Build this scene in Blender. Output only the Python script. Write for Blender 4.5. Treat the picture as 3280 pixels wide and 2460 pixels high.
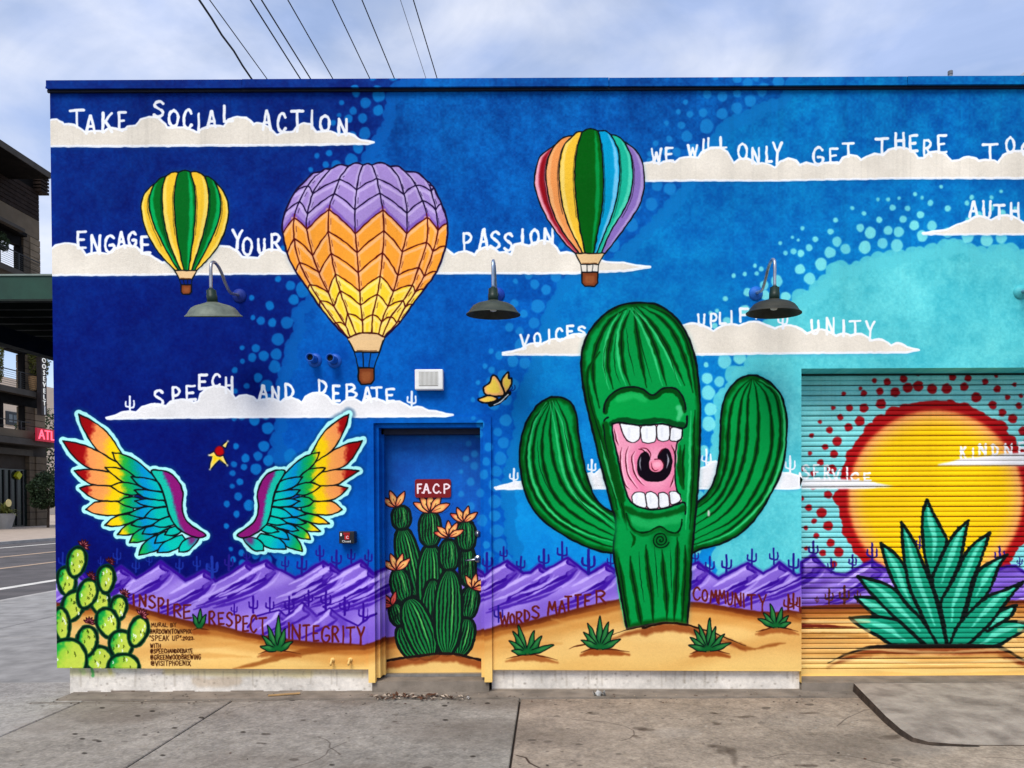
import bpy, bmesh, math, random
import numpy as np
from mathutils import Vector, Matrix
from mathutils.geometry import tessellate_polygon

for o in list(bpy.data.objects): bpy.data.objects.remove(o)
SC = bpy.context.scene
COL = SC.collection
R = math.radians

# ---------------------------------------------------------------- camera (eye 1.636 m above the pavement, 6.3 m from the wall)
cam = bpy.data.cameras.new('camera')
cam.sensor_width = 36.0
cam.lens = 2372.0 / 3280.0 * 36.0
cam.shift_x = -(1760.0 - 1640.0) / 3280.0
cam.shift_y = (1634.0 - 1230.0) / 3280.0
cam.clip_start, cam.clip_end = 0.1, 2000.0
cam_o = bpy.data.objects.new('camera', cam); COL.objects.link(cam_o)
_p, _r = 0.012, 0.0045
_f = Vector((0, math.cos(_p), -math.sin(_p))); _u0 = Vector((0, math.sin(_p), math.cos(_p))); _r0 = Vector((1, 0, 0))
_rt = _r0 * math.cos(_r) - _u0 * math.sin(_r); _up = _u0 * math.cos(_r) + _r0 * math.sin(_r)
_m = Matrix((_rt, _up, -_f)).transposed().to_4x4(); _m.translation = Vector((0, 0, 1.636))
cam_o.matrix_world = _m
SC.camera = cam_o

# ---------------------------------------------------------------- light: bright broken overcast, soft sun high in front of the wall
SUN_EL, SUN_AZ = R(50), R(198)      # azimuth clockwise from +Y: behind the camera, slightly to the left
w = bpy.data.worlds.new('World'); SC.world = w; w.use_nodes = True
nt = w.node_tree; nt.nodes.clear()
def nn(t, **k):
    n = nt.nodes.new(t)
    for a, b in k.items(): setattr(n, a, b)
    return n
sky = nn('ShaderNodeTexSky', sky_type='NISHITA', sun_disc=False, sun_elevation=SUN_EL, sun_rotation=SUN_AZ, altitude=300, air_density=1.0, dust_density=1.5, ozone_density=2.0)
tc = nn('ShaderNodeTexCoord'); mp = nn('ShaderNodeMapping'); mp.inputs['Scale'].default_value = (1.6, 1.6, 3.4); mp.inputs['Location'].default_value = (3.1, .4, 1.7)
nz = nn('ShaderNodeTexNoise'); nz.inputs['Scale'].default_value = 1.7; nz.inputs['Detail'].default_value = 7; nz.inputs['Roughness'].default_value = .56; nz.inputs['Distortion'].default_value = .7
rp = nn('ShaderNodeValToRGB'); rp.color_ramp.elements[0].position = .40; rp.color_ramp.elements[1].position = .62
rp.color_ramp.elements[0].color = (.48, .48, .48, 1); rp.color_ramp.elements[1].color = (.92, .92, .92, 1)
nz2 = nn('ShaderNodeTexNoise'); nz2.inputs['Scale'].default_value = 2.9; nz2.inputs['Detail'].default_value = 6
cr = nn('ShaderNodeValToRGB'); cr.color_ramp.elements[0].position = .38; cr.color_ramp.elements[1].position = .66
cr.color_ramp.elements[0].color = (2.7, 3.35, 5.1, 1); cr.color_ramp.elements[1].color = (4.9, 5.1, 5.8, 1)
mx = nn('ShaderNodeMix', data_type='RGBA')
bg = nn('ShaderNodeBackground'); bg.inputs['Strength'].default_value = 0.10
wo = nn('ShaderNodeOutputWorld')
lk = nt.links.new
lk(tc.outputs['Generated'], mp.inputs['Vector']); lk(mp.outputs[0], nz.inputs['Vector']); lk(mp.outputs[0], nz2.inputs['Vector'])
lk(nz.outputs['Fac'], rp.inputs['Fac']); lk(nz2.outputs['Fac'], cr.inputs['Fac'])
lk(rp.outputs['Color'], mx.inputs[0]); lk(sky.outputs['Color'], mx.inputs[6]); lk(cr.outputs['Color'], mx.inputs[7])
lk(mx.outputs[2], bg.inputs['Color']); lk(bg.outputs[0], wo.inputs[0])

sun = bpy.data.lights.new('sun', 'SUN'); sun.energy = 1.5; sun.angle = R(24); sun.color = (1.0, .955, .88)
sun_o = bpy.data.objects.new('sun', sun); COL.objects.link(sun_o)
_d = Vector((math.sin(SUN_AZ) * math.cos(SUN_EL), math.cos(SUN_AZ) * math.cos(SUN_EL), math.sin(SUN_EL)))
sun_o.rotation_euler = _d.to_track_quat('Z', 'Y').to_euler()

SC.view_settings.view_transform = 'Standard'; SC.view_settings.look = 'None'
SC.view_settings.exposure = 0.95; SC.view_settings.gamma = 1.0; SC.view_settings.use_curve_mapping = False

# ---------------------------------------------------------------- projection numbers (photo pixels -> metres)
F_PX, CX, CY, EYE = 2372.0, 1760.0, 1634.0, 1.636
PITCH, ROLL = 0.012, 0.0045
_F = np.array([0.0, math.cos(PITCH), -math.sin(PITCH)])
_U0 = np.array([0.0, math.sin(PITCH), math.cos(PITCH)])
_R0 = np.array([1.0, 0.0, 0.0])
_R = math.cos(ROLL) * _R0 - math.sin(ROLL) * _U0
_U = math.cos(ROLL) * _U0 + math.sin(ROLL) * _R0
_O = np.array([0.0, 0.0, EYE])
YW = 6.30      # front face of the painted wall
YD = 6.52      # door leaf
YR = 6.58      # roller shutter

def ray(px, py):
    return _F + _R * ((px - CX) / F_PX) + _U * (-(py - CY) / F_PX)

def on(axis, val, px, py):
    """point where the sight line of photo pixel (px,py) meets the plane axis=val"""
    d = ray(px, py)
    t = (val - _O[axis]) / d[axis]
    return _O + d * t

# ---------------------------------------------------------------- a small paint box: polygons and brush strokes on numpy canvases
RNG = np.random.RandomState(7)

def vnoise(h, w, cell, rng=RNG):
    gh, gw = int(h / cell) + 3, int(w / cell) + 3
    g = rng.rand(gh, gw).astype(np.float32)
    y = np.arange(h, dtype=np.float32) / cell
    x = np.arange(w, dtype=np.float32) / cell
    yi = y.astype(int); xi = x.astype(int)
    fy = y - yi; fx = x - xi
    fy = (fy * fy * (3 - 2 * fy))[:, None]; fx = (fx * fx * (3 - 2 * fx))[None, :]
    r0 = g[yi]; r1 = g[yi + 1]
    a = r0[:, xi]; b = r0[:, xi + 1]; c = r1[:, xi]; d = r1[:, xi + 1]
    return (a * (1 - fx) + b * fx) * (1 - fy) + (c * (1 - fx) + d * fx) * fy

def blur(m, r):
    r = int(round(r))
    if r < 1: return m
    for ax in (0, 1):
        for _ in range(2):
            p = [(0, 0), (0, 0)]; p[ax] = (r + 1, r)
            c = np.cumsum(np.pad(m, p), axis=ax, dtype=np.float64)
            n = m.shape[ax]
            hi = np.take(c, np.arange(2 * r + 1, 2 * r + 1 + n), axis=ax)
            lo = np.take(c, np.arange(0, n), axis=ax)
            m = ((hi - lo) / (2 * r + 1)).astype(np.float32)
    return m

def spline(P, closed=False, n=8):
    P = np.asarray(P, float)
    if len(P) < 3: return P
    if closed: Q = np.vstack([P[-1], P, P[0], P[1]])
    else: Q = np.vstack([2 * P[0] - P[1], P, 2 * P[-1] - P[-2]])
    out = []
    t = np.linspace(0, 1, n, endpoint=False)[:, None]
    for i in range(1, len(Q) - 2):
        a, b, c, d = Q[i - 1], Q[i], Q[i + 1], Q[i + 2]
        out.append(0.5 * ((2 * b) + (c - a) * t + (2 * a - 5 * b + 4 * c - d) * t ** 2 + (3 * b - a - 3 * c + d) * t ** 3))
    out = np.vstack(out)
    return out if closed else np.vstack([out, P[-1]])

class Canvas:
    def __init__(s, x0, x1, z0, z1, ppm, Y, base=(0, 0, 0)):
        s.x0, s.x1, s.z0, s.z1, s.ppm, s.Y = x0, x1, z0, z1, ppm, Y
        s.W, s.H = int(round((x1 - x0) * ppm)), int(round((z1 - z0) * ppm))
        s.a = np.empty((s.H, s.W, 3), np.float32); s.a[:] = np.array(base, np.float32) / 255
        s.k = ppm * Y / F_PX
    def world(s, P):
        P = np.asarray(P, float).reshape(-1, 2)
        d = _F[None] + _R[None] * ((P[:, :1] - CX) / F_PX) + _U[None] * (-(P[:, 1:] - CY) / F_PX)
        t = s.Y / d[:, 1]
        return np.stack([d[:, 0] * t, EYE + d[:, 2] * t], 1)
    def px(s, P):
        w = s.world(P)
        return np.stack([(w[:, 0] - s.x0) * s.ppm, (s.z1 - w[:, 1]) * s.ppm], 1)
    def box(s, Q, pad):
        x0 = max(0, int(math.floor(Q[:, 0].min() - pad))); x1 = min(s.W, int(math.ceil(Q[:, 0].max() + pad)) + 1)
        y0 = max(0, int(math.floor(Q[:, 1].min() - pad))); y1 = min(s.H, int(math.ceil(Q[:, 1].max() + pad)) + 1)
        return x0, y0, x1, y1
    def pmask(s, Q, pad=1, ss=2):
        x0, y0, x1, y1 = s.box(Q, pad)
        if x1 <= x0 or y1 <= y0: return None
        w, h = (x1 - x0) * ss, (y1 - y0) * ss
        X = (Q[:, 0] - x0) * ss; Y = (Q[:, 1] - y0) * ss
        d = np.zeros((h, w + 1), np.int32)
        Xn, Yn = np.roll(X, -1), np.roll(Y, -1)
        for a, b, c, e in zip(X, Y, Xn, Yn):
            if b == e: continue
            if b > e: a, b, c, e = c, e, a, b
            r0 = max(0, int(math.ceil(b - 0.5))); r1 = min(h, int(math.ceil(e - 0.5)))
            if r1 <= r0: continue
            r = np.arange(r0, r1)
            xc = a + (r + 0.5 - b) * (c - a) / (e - b)
            np.add.at(d, (r, np.clip(np.ceil(xc - 0.5), 0, w).astype(int)), 1)
        m = (np.cumsum(d, 1)[:, :w] & 1).astype(np.float32)
        m = m.reshape(y1 - y0, ss, x1 - x0, ss).mean((1, 3))
        return m, (x0, y0, x1, y1)
    def blend(s, m, b, col, alpha=1.0):
        x0, y0, x1, y1 = b
        m = (m * alpha)[..., None]
        c = np.asarray(col, np.float32)
        if c.ndim == 1: c = c[None, None] / 255
        s.a[y0:y1, x0:x1] = s.a[y0:y1, x0:x1] * (1 - m) + c * m
    def fill(s, P, col, feather=0, alpha=1.0, smooth=False, clip=None, ss=2, ragged=0):
        """col: rgb or f(X,Y)->rgb in photo pixels"""
        if smooth: P = spline(P, True)
        Q = s.px(P)
        r = s.pmask(Q, 2 + feather * s.k * 2, ss)
        if r is None: return
        m, b = r
        if feather: m = blur(m, feather * s.k)
        if ragged:
            n = vnoise(m.shape[0], m.shape[1], ragged)
            m = np.clip((m - 0.5 + (n - 0.5) * 0.35 * (m < .97)) * 1.6 + 0.5, 0, 1)
        if clip is not None: m = m * s.clipm(clip, b)
        if callable(col):
            yy, xx = np.mgrid[b[1]:b[3], b[0]:b[2]].astype(np.float32)
            X, Y = s.inv(xx, yy)
            c = np.asarray(col(X, Y), np.float32) / 255
        else: c = col
        s.blend(m, b, c, alpha)
    def clipm(s, P, b):
        r = s.pmask(s.px(P), 2, 2)
        out = np.zeros((b[3] - b[1], b[2] - b[0]), np.float32)
        if r is None: return out
        m, c = r
        x0, y0, x1, y1 = max(b[0], c[0]), max(b[1], c[1]), min(b[2], c[2]), min(b[3], c[3])
        if x1 > x0 and y1 > y0:
            out[y0 - b[1]:y1 - b[1], x0 - b[0]:x1 - b[0]] = m[y0 - c[1]:y1 - c[1], x0 - c[0]:x1 - c[0]]
        return out
    def inv(s, xx, yy):
        """canvas px -> photo px (exact for a frontal plane up to the tiny tilt)"""
        if not hasattr(s, 'h'):
            P = np.array([[200, 300], [3200, 300], [3200, 2100], [200, 2100]], float); Q = s.px(P)
            A = []; B = []
            for (u, v), (x, y) in zip(P, Q):
                A.append([x, y, 1, 0, 0, 0, -u * x, -u * y]); B.append(u)
                A.append([0, 0, 0, x, y, 1, -v * x, -v * y]); B.append(v)
            s.h = np.linalg.solve(np.array(A), np.array(B))
        h = s.h; w = h[6] * xx + h[7] * yy + 1
        return (h[0] * xx + h[1] * yy + h[2]) / w, (h[3] * xx + h[4] * yy + h[5]) / w
    def stroke(s, P, width, col, feather=0, alpha=1.0, smooth=True, taper=False, closed=False, clip=None, n=6):
        """width in photo px (full width); taper: True = thin at both ends, 'in'/'out' = thin at start / end"""
        P = np.asarray(P, float)
        if smooth and len(P) > 2: P = spline(P, closed, n)
        if closed: P = np.vstack([P, P[:1]])
        Q = s.px(P)
        t = np.linspace(0, 1, len(Q))
        if taper is True: w = np.sin(np.pi * np.clip(t, .04, .96)) ** .7
        elif taper == 'out': w = (1 - t) ** .6 + .08
        elif taper == 'in': w = t ** .6 + .08
        else: w = np.ones_like(t)
        w = w * width * s.k / 2 * (1 + .13 * np.sin(np.arange(len(Q)) * .9 + Q[0, 0]) + .08 * np.sin(np.arange(len(Q)) * 2.3 + Q[0, 1]))
        fe = max(0.7, feather * s.k)
        pad = w.max() + fe + 1
        b = s.box(Q, pad)
        x0, y0, x1, y1 = b
        if x1 <= x0 or y1 <= y0: return
        m = np.zeros((y1 - y0, x1 - x0), np.float32)
        for i in range(len(Q) - 1):
            a, c = Q[i], Q[i + 1]
            p = max(w[i], w[i + 1]) + fe + 1
            u0 = max(x0, int(min(a[0], c[0]) - p)); u1 = min(x1, int(max(a[0], c[0]) + p) + 2)
            v0 = max(y0, int(min(a[1], c[1]) - p)); v1 = min(y1, int(max(a[1], c[1]) + p) + 2)
            if u1 <= u0 or v1 <= v0: continue
            X = np.arange(u0, u1, dtype=np.float32)[None, :] + .5 - a[0]
            Y = np.arange(v0, v1, dtype=np.float32)[:, None] + .5 - a[1]
            d = c - a; L = d @ d + 1e-9
            tt = np.clip((X * d[0] + Y * d[1]) / L, 0, 1)
            D = np.sqrt((X - tt * d[0]) ** 2 + (Y - tt * d[1]) ** 2)
            ww = w[i] + (w[i + 1] - w[i]) * tt
            v = np.clip((ww - D) / fe + .5, 0, 1)
            if feather: v = v * v * (3 - 2 * v)
            sub = m[v0 - y0:v1 - y0, u0 - x0:u1 - x0]
            np.maximum(sub, v, out=sub)
        if clip is not None: m = m * s.clipm(clip, b)
        s.blend(m, b, col, alpha)
    def dot(s, x, y, r, col, feather=1.5, alpha=1.0, ry=None):
        a = np.linspace(0, 2 * math.pi, 20, endpoint=False)
        ry = ry or r
        j = 1 + .025 * np.sin(a * 3 + x) + .02 * np.sin(a * 5 + y)
        s.fill(np.stack([x + r * j * np.cos(a), y + ry * j * np.sin(a)], 1), col, feather=feather, alpha=alpha)

def frame(ox, oy, sc):
    def f(*P):
        if len(P) == 1 and not np.isscalar(P[0]): P = P[0]
        A = np.asarray(P, float).reshape(-1, 2)
        return A / sc + np.array([ox, oy])
    f.s = sc
    return f
F1 = frame(0, 200, 2.6976); F2 = frame(820, 400, 2.6976); F3 = frame(1640, 200, 2.6976); F4 = frame(2460, 200, 2.6976)
F5 = frame(0, 815, 2.6976); F6 = frame(820, 1000, 2.6976); F7 = frame(1640, 900, 2.6976); F8 = frame(2460, 815, 2.6976)
W1 = frame(160, 1280, 3.072); W2 = frame(700, 1280, 3.072); PP = frame(160, 1680, 3.072); QQ = frame(640, 1680, 3.072)
DD = frame(1180, 1500, 2.305); M1 = frame(1540, 1680, 3.072); M2 = frame(2060, 1680, 3.072)
R1 = frame(2540, 1120, 2.989); R2 = frame(2540, 1600, 2.989); TT = frame(1860, 1180, 3.318); K0 = frame(1640, 900, 2.4578)
ZZ = frame(800, 220, 3.6867); BB = frame(0, 0, .67439); BF = frame(1480, 1150, 9.2167); ST = frame(560, 1380, 9.2167)
K1 = lambda *P: K0(*[(x, y + 1229) for x, y in P])

GL = {  # single stroke letters in a unit box, y down
 'A': [[(0, 1), (.45, 0), (.55, 0), (1, 1)], [(.2, .62), (.8, .62)]],
 'B': [[(.05, 0), (.1, 1)], [(.05, .02), (.6, .02), (.85, .22), (.5, .45), (.1, .48)], [(.5, .46), (1, .65), (.85, .93), (.1, 1)]],
 'C': [[(.95, .2), (.7, 0), (.3, .1), (.05, .5), (.2, .88), (.6, 1), (.98, .82)]],
 'D': [[(.05, 0), (.1, 1)], [(.05, .02), (.6, .12), (.98, .5), (.7, .88), (.1, 1)]],
 'E': [[(.05, .02), (.1, .98)], [(.05, .02), (.95, 0)], [(.08, .5), (.75, .47)], [(.1, .98), (1, .95)]],
 'F': [[(.05, .02), (.1, 1)], [(.05, .02), (.95, 0)], [(.08, .5), (.75, .47)]],
 'G': [[(.9, .15), (.6, 0), (.25, .12), (.03, .5), (.2, .9), (.6, 1), (.92, .8), (.92, .58), (.5, .58)]],
 'H': [[(.05, 0), (.08, 1)], [(.92, 0), (.95, 1)], [(.06, .5), (.94, .5)]],
 'I': [[(.5, 0), (.5, 1)]],
 'K': [[(.08, 0), (.05, 1)], [(.95, 0), (.08, .55)], [(.3, .42), (1, 1)]],
 'L': [[(.08, 0), (.1, .97)], [(.1, .97), (1, .95)]],
 'M': [[(0, 1), (.15, 0), (.5, .6), (.82, 0), (1, 1)]],
 'N': [[(.05, 1), (.08, 0), (.9, 1), (.95, 0)]],
 'O': [[(.5, 0), (.15, .15), (0, .5), (.15, .87), (.5, 1), (.85, .87), (1, .5), (.85, .15), (.5, 0)]],
 'P': [[(.1, 0), (.12, 1)], [(.1, .03), (.6, 0), (1, .22), (.7, .48), (.12, .55)]],
 'R': [[(.08, 0), (.1, 1)], [(.08, .03), (.6, 0), (.9, .22), (.6, .47), (.1, .52)], [(.4, .5), (1, 1)]],
 'S': [[(.92, .15), (.6, 0), (.2, .1), (.12, .3), (.5, .47), (.88, .66), (.85, .88), (.45, 1), (.03, .87)]],
 'T': [[(0, .03), (1, 0)], [(.5, .02), (.52, 1)]],
 'U': [[(.05, 0), (.08, .6), (.2, .92), (.5, 1), (.8, .92), (.93, .6), (.95, 0)]],
 'V': [[(0, 0), (.5, 1), (1, 0)]],
 'W': [[(0, 0), (.25, 1), (.5, .25), (.75, 1), (1, 0)]],
 'X': [[(0, 0), (1, 1)], [(1, 0), (0, 1)]],
 'Y': [[(0, 0), (.5, .5)], [(1, 0), (.5, .5), (.45, 1)]],
 '@': [[(.7, .65), (.4, .7), (.35, .4), (.65, .3), (.7, .65), (.95, .6), (.9, .15), (.5, 0), (.05, .3), (.1, .8), (.5, 1), (.9, .9)]],
 '2': [[(.05, .2), (.5, 0), (.9, .25), (.05, 1), (1, .95)]], '0': [[(.5, 0), (0, .5), (.5, 1), (1, .5), (.5, 0)]],
 '3': [[(.05, .1), (.6, 0), (.85, .22), (.4, .45), (.95, .7), (.5, 1), (.03, .88)]],
 '"': [[(.3, 0), (.25, .25)], [(.7, 0), (.65, .25)]], '.': [[(.5, .95), (.55, 1)]],
}
def glyph(cv, ch, x0, y0, x1, y1, w, col, feather=0, alpha=1.):
    for st in GL[ch]:
        P = [(x0 + u * (x1 - x0), y0 + v * (y1 - y0)) for u, v in st]
        cv.stroke(P, w, col, feather=feather, smooth=ch in 'BCDGOPRSU@2035' and len(P) > 3, alpha=alpha, n=4)
def word(cv, fr, items, w, col, glow=None):
    for ch, a, b, c, d in items:
        (x0, y0), (x1, y1) = fr((a, b), (c, d))
        if False: pass
    for ch, a, b, c, d in items:
        (x0, y0), (x1, y1) = fr((a, b), (c, d))
        glyph(cv, ch, x0, y0, x1, y1, w, col, feather=.9)
def line_text(cv, fr, txt, a, b, c, d, w, col):
    adv = [{'I': .45, '.': .5, '"': .6, ' ': .7, 'M': 1.2, 'W': 1.25, '@': 1.25}.get(ch, 1.) for ch in txt]
    st = (c - a) / sum(adv); u = a
    for i, ch in enumerate(txt):
        x_, u = u, u + st * adv[i]
        if ch == ' ': continue
        jy = 2.5 * math.sin(i * 2.3)
        cw = st * adv[i] * .72 if ch not in 'I.' else st * .12
        (x0, y0), (x1, y1) = fr((x_, b + jy), (x_ + cw, d + jy))
        glyph(cv, ch, x0, y0, x1, y1, w, col, feather=.8)

NAVY = (4, 14, 104); MID = (0, 88, 190); AZ = (6, 136, 222); AQ = (92, 208, 214)
CREAM = (236, 227, 210); WHITE = (250, 251, 252); BLK = (8, 14, 18)
PU_L = (132, 98, 206); PU_D = (52, 8, 146); PU_H = (200, 176, 248)
SAND = (243, 200, 122); BROWN = (112, 44, 12); RUST = (104, 28, 22)
FIG = []   # (canvas key, object name, label or None, outline in photo px, layer)
def fig(cv, name, label, P, layer=0): FIG.append((cv, name, label, np.asarray(P, float), layer))

WALL = Canvas(-4.35, 6.2, -0.05, 5.42, 300, YW)
DOOR = Canvas(-1.6, -.5, -0.05, 2.4, 400, YD)
ROLL_ = Canvas(2.0, 4.9, -0.05, 2.95, 340, YR)
ALL3 = (WALL, DOOR, ROLL_)

def lut(x, stops):
    xs = [s[0] for s in stops]
    return np.stack([np.interp(x, xs, [s[1][i] for s in stops]) for i in range(3)], -1)

# ---- ground coats -----------------------------------------------------------------------------------------------
NB = np.vstack([[(1420, -100), (1372, 120), (1338, 236)], F2((1180, -270), (1140, -120), (1120, 0), (1060, 90), (1010, 160), (960, 250), (930, 330), (900, 420), (800, 700), (640, 1150),
                   (500, 1450), (450, 1520), (350, 1600)),
                F6((330, 30), (360, 90), (335, 200), (275, 300), (280, 400), (215, 560), (200, 720), (195, 950), (180, 1040), (150, 1100), (200, 1190), (190, 1300)),
                W2((600, 500), (590, 600), (600, 700), (560, 900), (520, 1200), (560, 1400), (610, 1640), (640, 1760), (700, 2100), (900, 2600))])
AB = np.vstack([[(2700, -100), (2600, 140)], BB((1712, 160), (1690, 215), (1655, 225), (1620, 245), (1575, 262), (1550, 290), (1520, 330), (1480, 400), (1420, 470), (1350, 540), (1280, 600)),
                K0((560, -60), (450, -20), (380, 40), (350, 120), (300, 180), (280, 260), (250, 380), (215, 480), (170, 560), (180, 640), (150, 720), (105, 800), (60, 940), (30, 1060), (60, 1160), (10, 1300)),
                M1((240, -300), (270, -100), (260, 60), (300, 180), (330, 300), (380, 500), (420, 900))])
QB = np.vstack([[(6600, 1000), (5200, 1080), (4300, 960), (3700, 900), (3420, 850), (3300, 822)], F4((2150, 1650), (2100, 1600), (2010, 1600), (1950, 1625), (1860, 1650), (1790, 1600), (1700, 1600), (1670, 1570), (1600, 1558), (1520, 1580), (1480, 1620), (1400, 1610)),
                F8((1080, 10), (1000, 10), (930, 30), (840, 60), (800, 92), (720, 100), (690, 130), (630, 100), (560, 110), (530, 190), (470, 220), (440, 270), (380, 290), (360, 340), (260, 360), (180, 470), (30, 560), (-40, 640)),
                K0((1920, 560), (1870, 600), (1870, 670), (1810, 700), (1730, 720), (1725, 790), (1700, 850), (1640, 900), (1640, 1000), (1620, 1180), (1600, 1300), (1580, 1400), (1560, 1500), (1560, 1700), (1590, 1900)),
                M2((760, 200), (770, 260), (730, 320), (760, 400), (815, 430), (800, 480), (760, 540), (700, 900))])

def paint_ground(cv):
    yy, xx = np.mgrid[0:cv.H, 0:cv.W].astype(np.float32)
    X, Y = cv.inv(xx, yy)
    n1 = vnoise(cv.H, cv.W, 46); n2 = vnoise(cv.H, cv.W, 15); n3 = vnoise(cv.H, cv.W, 5); n4 = vnoise(cv.H, cv.W, 130)
    mott = (n1 - .5) * .26 + (n2 - .5) * .20 + (n3 - .5) * .22 + (n4 - .5) * .24
    def zone(base, dark, amt):
        t = np.clip(.5 + mott * amt, 0, 1)[..., None]
        return (np.array(dark, np.float32) * (1 - t) + np.array(base, np.float32) * t) / 255
    v = np.clip((Y - 300) / 1500, 0, 1)[..., None]
    navy = zone((4, 62, 150), (2, 26, 106), 1.7) * (1 - v) + zone((2, 20, 116), (2, 4, 92), 1.5) * v
    mid = zone((6, 112, 198), (0, 62, 140), 2.0) * (1 - v) + zone((2, 100, 200), (0, 76, 172), 1.5) * v
    az = zone((6, 136, 202), (0, 82, 160), 2.0) * (1 - v) + zone((14, 152, 222), (4, 122, 204), 1.3) * v
    aq = zone((112, 222, 224), (66, 184, 196), 1.7)
    cv.a[:] = mid
    big = -1200
    def put(pts, img, side):
        if side == 'B': P = np.vstack([pts, [(6600, pts[-1][1])]])
        else: P = np.vstack([pts, [(big if side == 'L' else 6500, pts[-1][1])], [(big if side == 'L' else 6500, -900)], [(pts[0][0], -900)]])
        r = cv.pmask(cv.px(P), 4, 1)
        if r is None: return
        m, b = r; m = blur(m, 2.5)[..., None]; x0, y0, x1, y1 = b
        cv.a[y0:y1, x0:x1] = cv.a[y0:y1, x0:x1] * (1 - m) + img[y0:y1, x0:x1] * m
    put(spline(NB), navy, 'L'); put(spline(AB), az, 'R'); put(spline(QB), aq, 'B')
    rng = np.random.RandomState(3); placed = []
    def scallop(pts, col, side, rr, dots, dcol, depth):
        S = spline(pts, n=10); seg = np.r_[0, np.cumsum(np.hypot(*np.diff(S, axis=0).T))]
        def at(u): return np.array([np.interp(u, seg, S[:, 0]), np.interp(u, seg, S[:, 1])]), np.array([np.interp(u + 6, seg, S[:, 0]) - np.interp(u - 6, seg, S[:, 0]), np.interp(u + 6, seg, S[:, 1]) - np.interp(u - 6, seg, S[:, 1])])
        u = 0
        while u < seg[-1]:
            r = rng.uniform(*rr); p, d = at(u); d = d / (np.hypot(*d) + 1e-6); nrm = np.array([-d[1], d[0]]) * side
            q = p - nrm * r * .35
            cv.dot(q[0], q[1], r, col, alpha=.9)
            u += r * 1.35
        if not dots: return
        for j, (dist, r0) in enumerate(((37, 20), (76, 16), (112, 12.5), (146, 9), (178, 6.5))):
            if dist > depth: break
            u = 12 + (j % 2) * 25
            while u < seg[-1]:
                p, d = at(u); d = d / (np.hypot(*d) + 1e-6); nrm = np.array([-d[1], d[0]]) * side
                q = p + nrm * (dist + rng.uniform(-7, 7)) + d * rng.uniform(-8, 8); r = r0 * rng.uniform(.8, 1.15)
                ok = all(math.hypot(q[0] - a_, q[1] - b_) > r + c_ + 3 for a_, b_, c_ in placed) and np.hypot(S[:, 0] - q[0], S[:, 1] - q[1]).min() > r + 8
                if ok: placed.append((q[0], q[1], r)); cv.dot(q[0], q[1], r, dcol, feather=1.6, alpha=.8 + .18 * rng.rand(), ry=r * rng.uniform(.95, 1.15))
                u += 46
    nm = (4, 92, 178)
    scallop(NB, nm, 1, (17, 30), True, (8, 118, 196), 160)
    scallop(AB, (8, 118, 192), 1, (16, 28), True, (22, 132, 206), 155)
    scallop(QB, (90, 204, 212), 1, (20, 34), True, (124, 226, 226), 190)

def cloud(cv, P, name, label, layer=1, glow=(40, 70, 110), col=CREAM, edge=WHITE, smooth=True):
    if smooth: P = spline(P, True, 4)
    cv.fill(P + np.array([0, 7]), glow, feather=6, alpha=.5)
    r = RNG
    cv.fill(P, col)
    m, b = cv.pmask(cv.px(P), 2, 1)
    n = (vnoise(m.shape[0], m.shape[1], 3) - .5) * .03 + (vnoise(m.shape[0], m.shape[1], 40) - .5) * .05
    x0, y0, x1, y1 = b
    cv.a[y0:y1, x0:x1] = np.clip(cv.a[y0:y1, x0:x1] + (n * m)[..., None], 0, 1)
    cv.stroke(P, 7, edge, feather=2, smooth=False, closed=True)
    if cv is WALL: fig('w', name, label, P, layer)

def bumps(L, k=.42):
    """turn a coarse list of valley/crest points into scalloped tops: arcs between consecutive valley points"""
    out = []
    for (x0, y0), (x1, y1) in zip(L[:-1], L[1:]):
        w = x1 - x0
        for t in np.linspace(0, 1, 7)[:-1]:
            out.append((x0 + w * t, y0 + (y1 - y0) * t - k * w * math.sin(math.pi * t) * .9))
    out.append(L[-1])
    return np.array(out)

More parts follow.
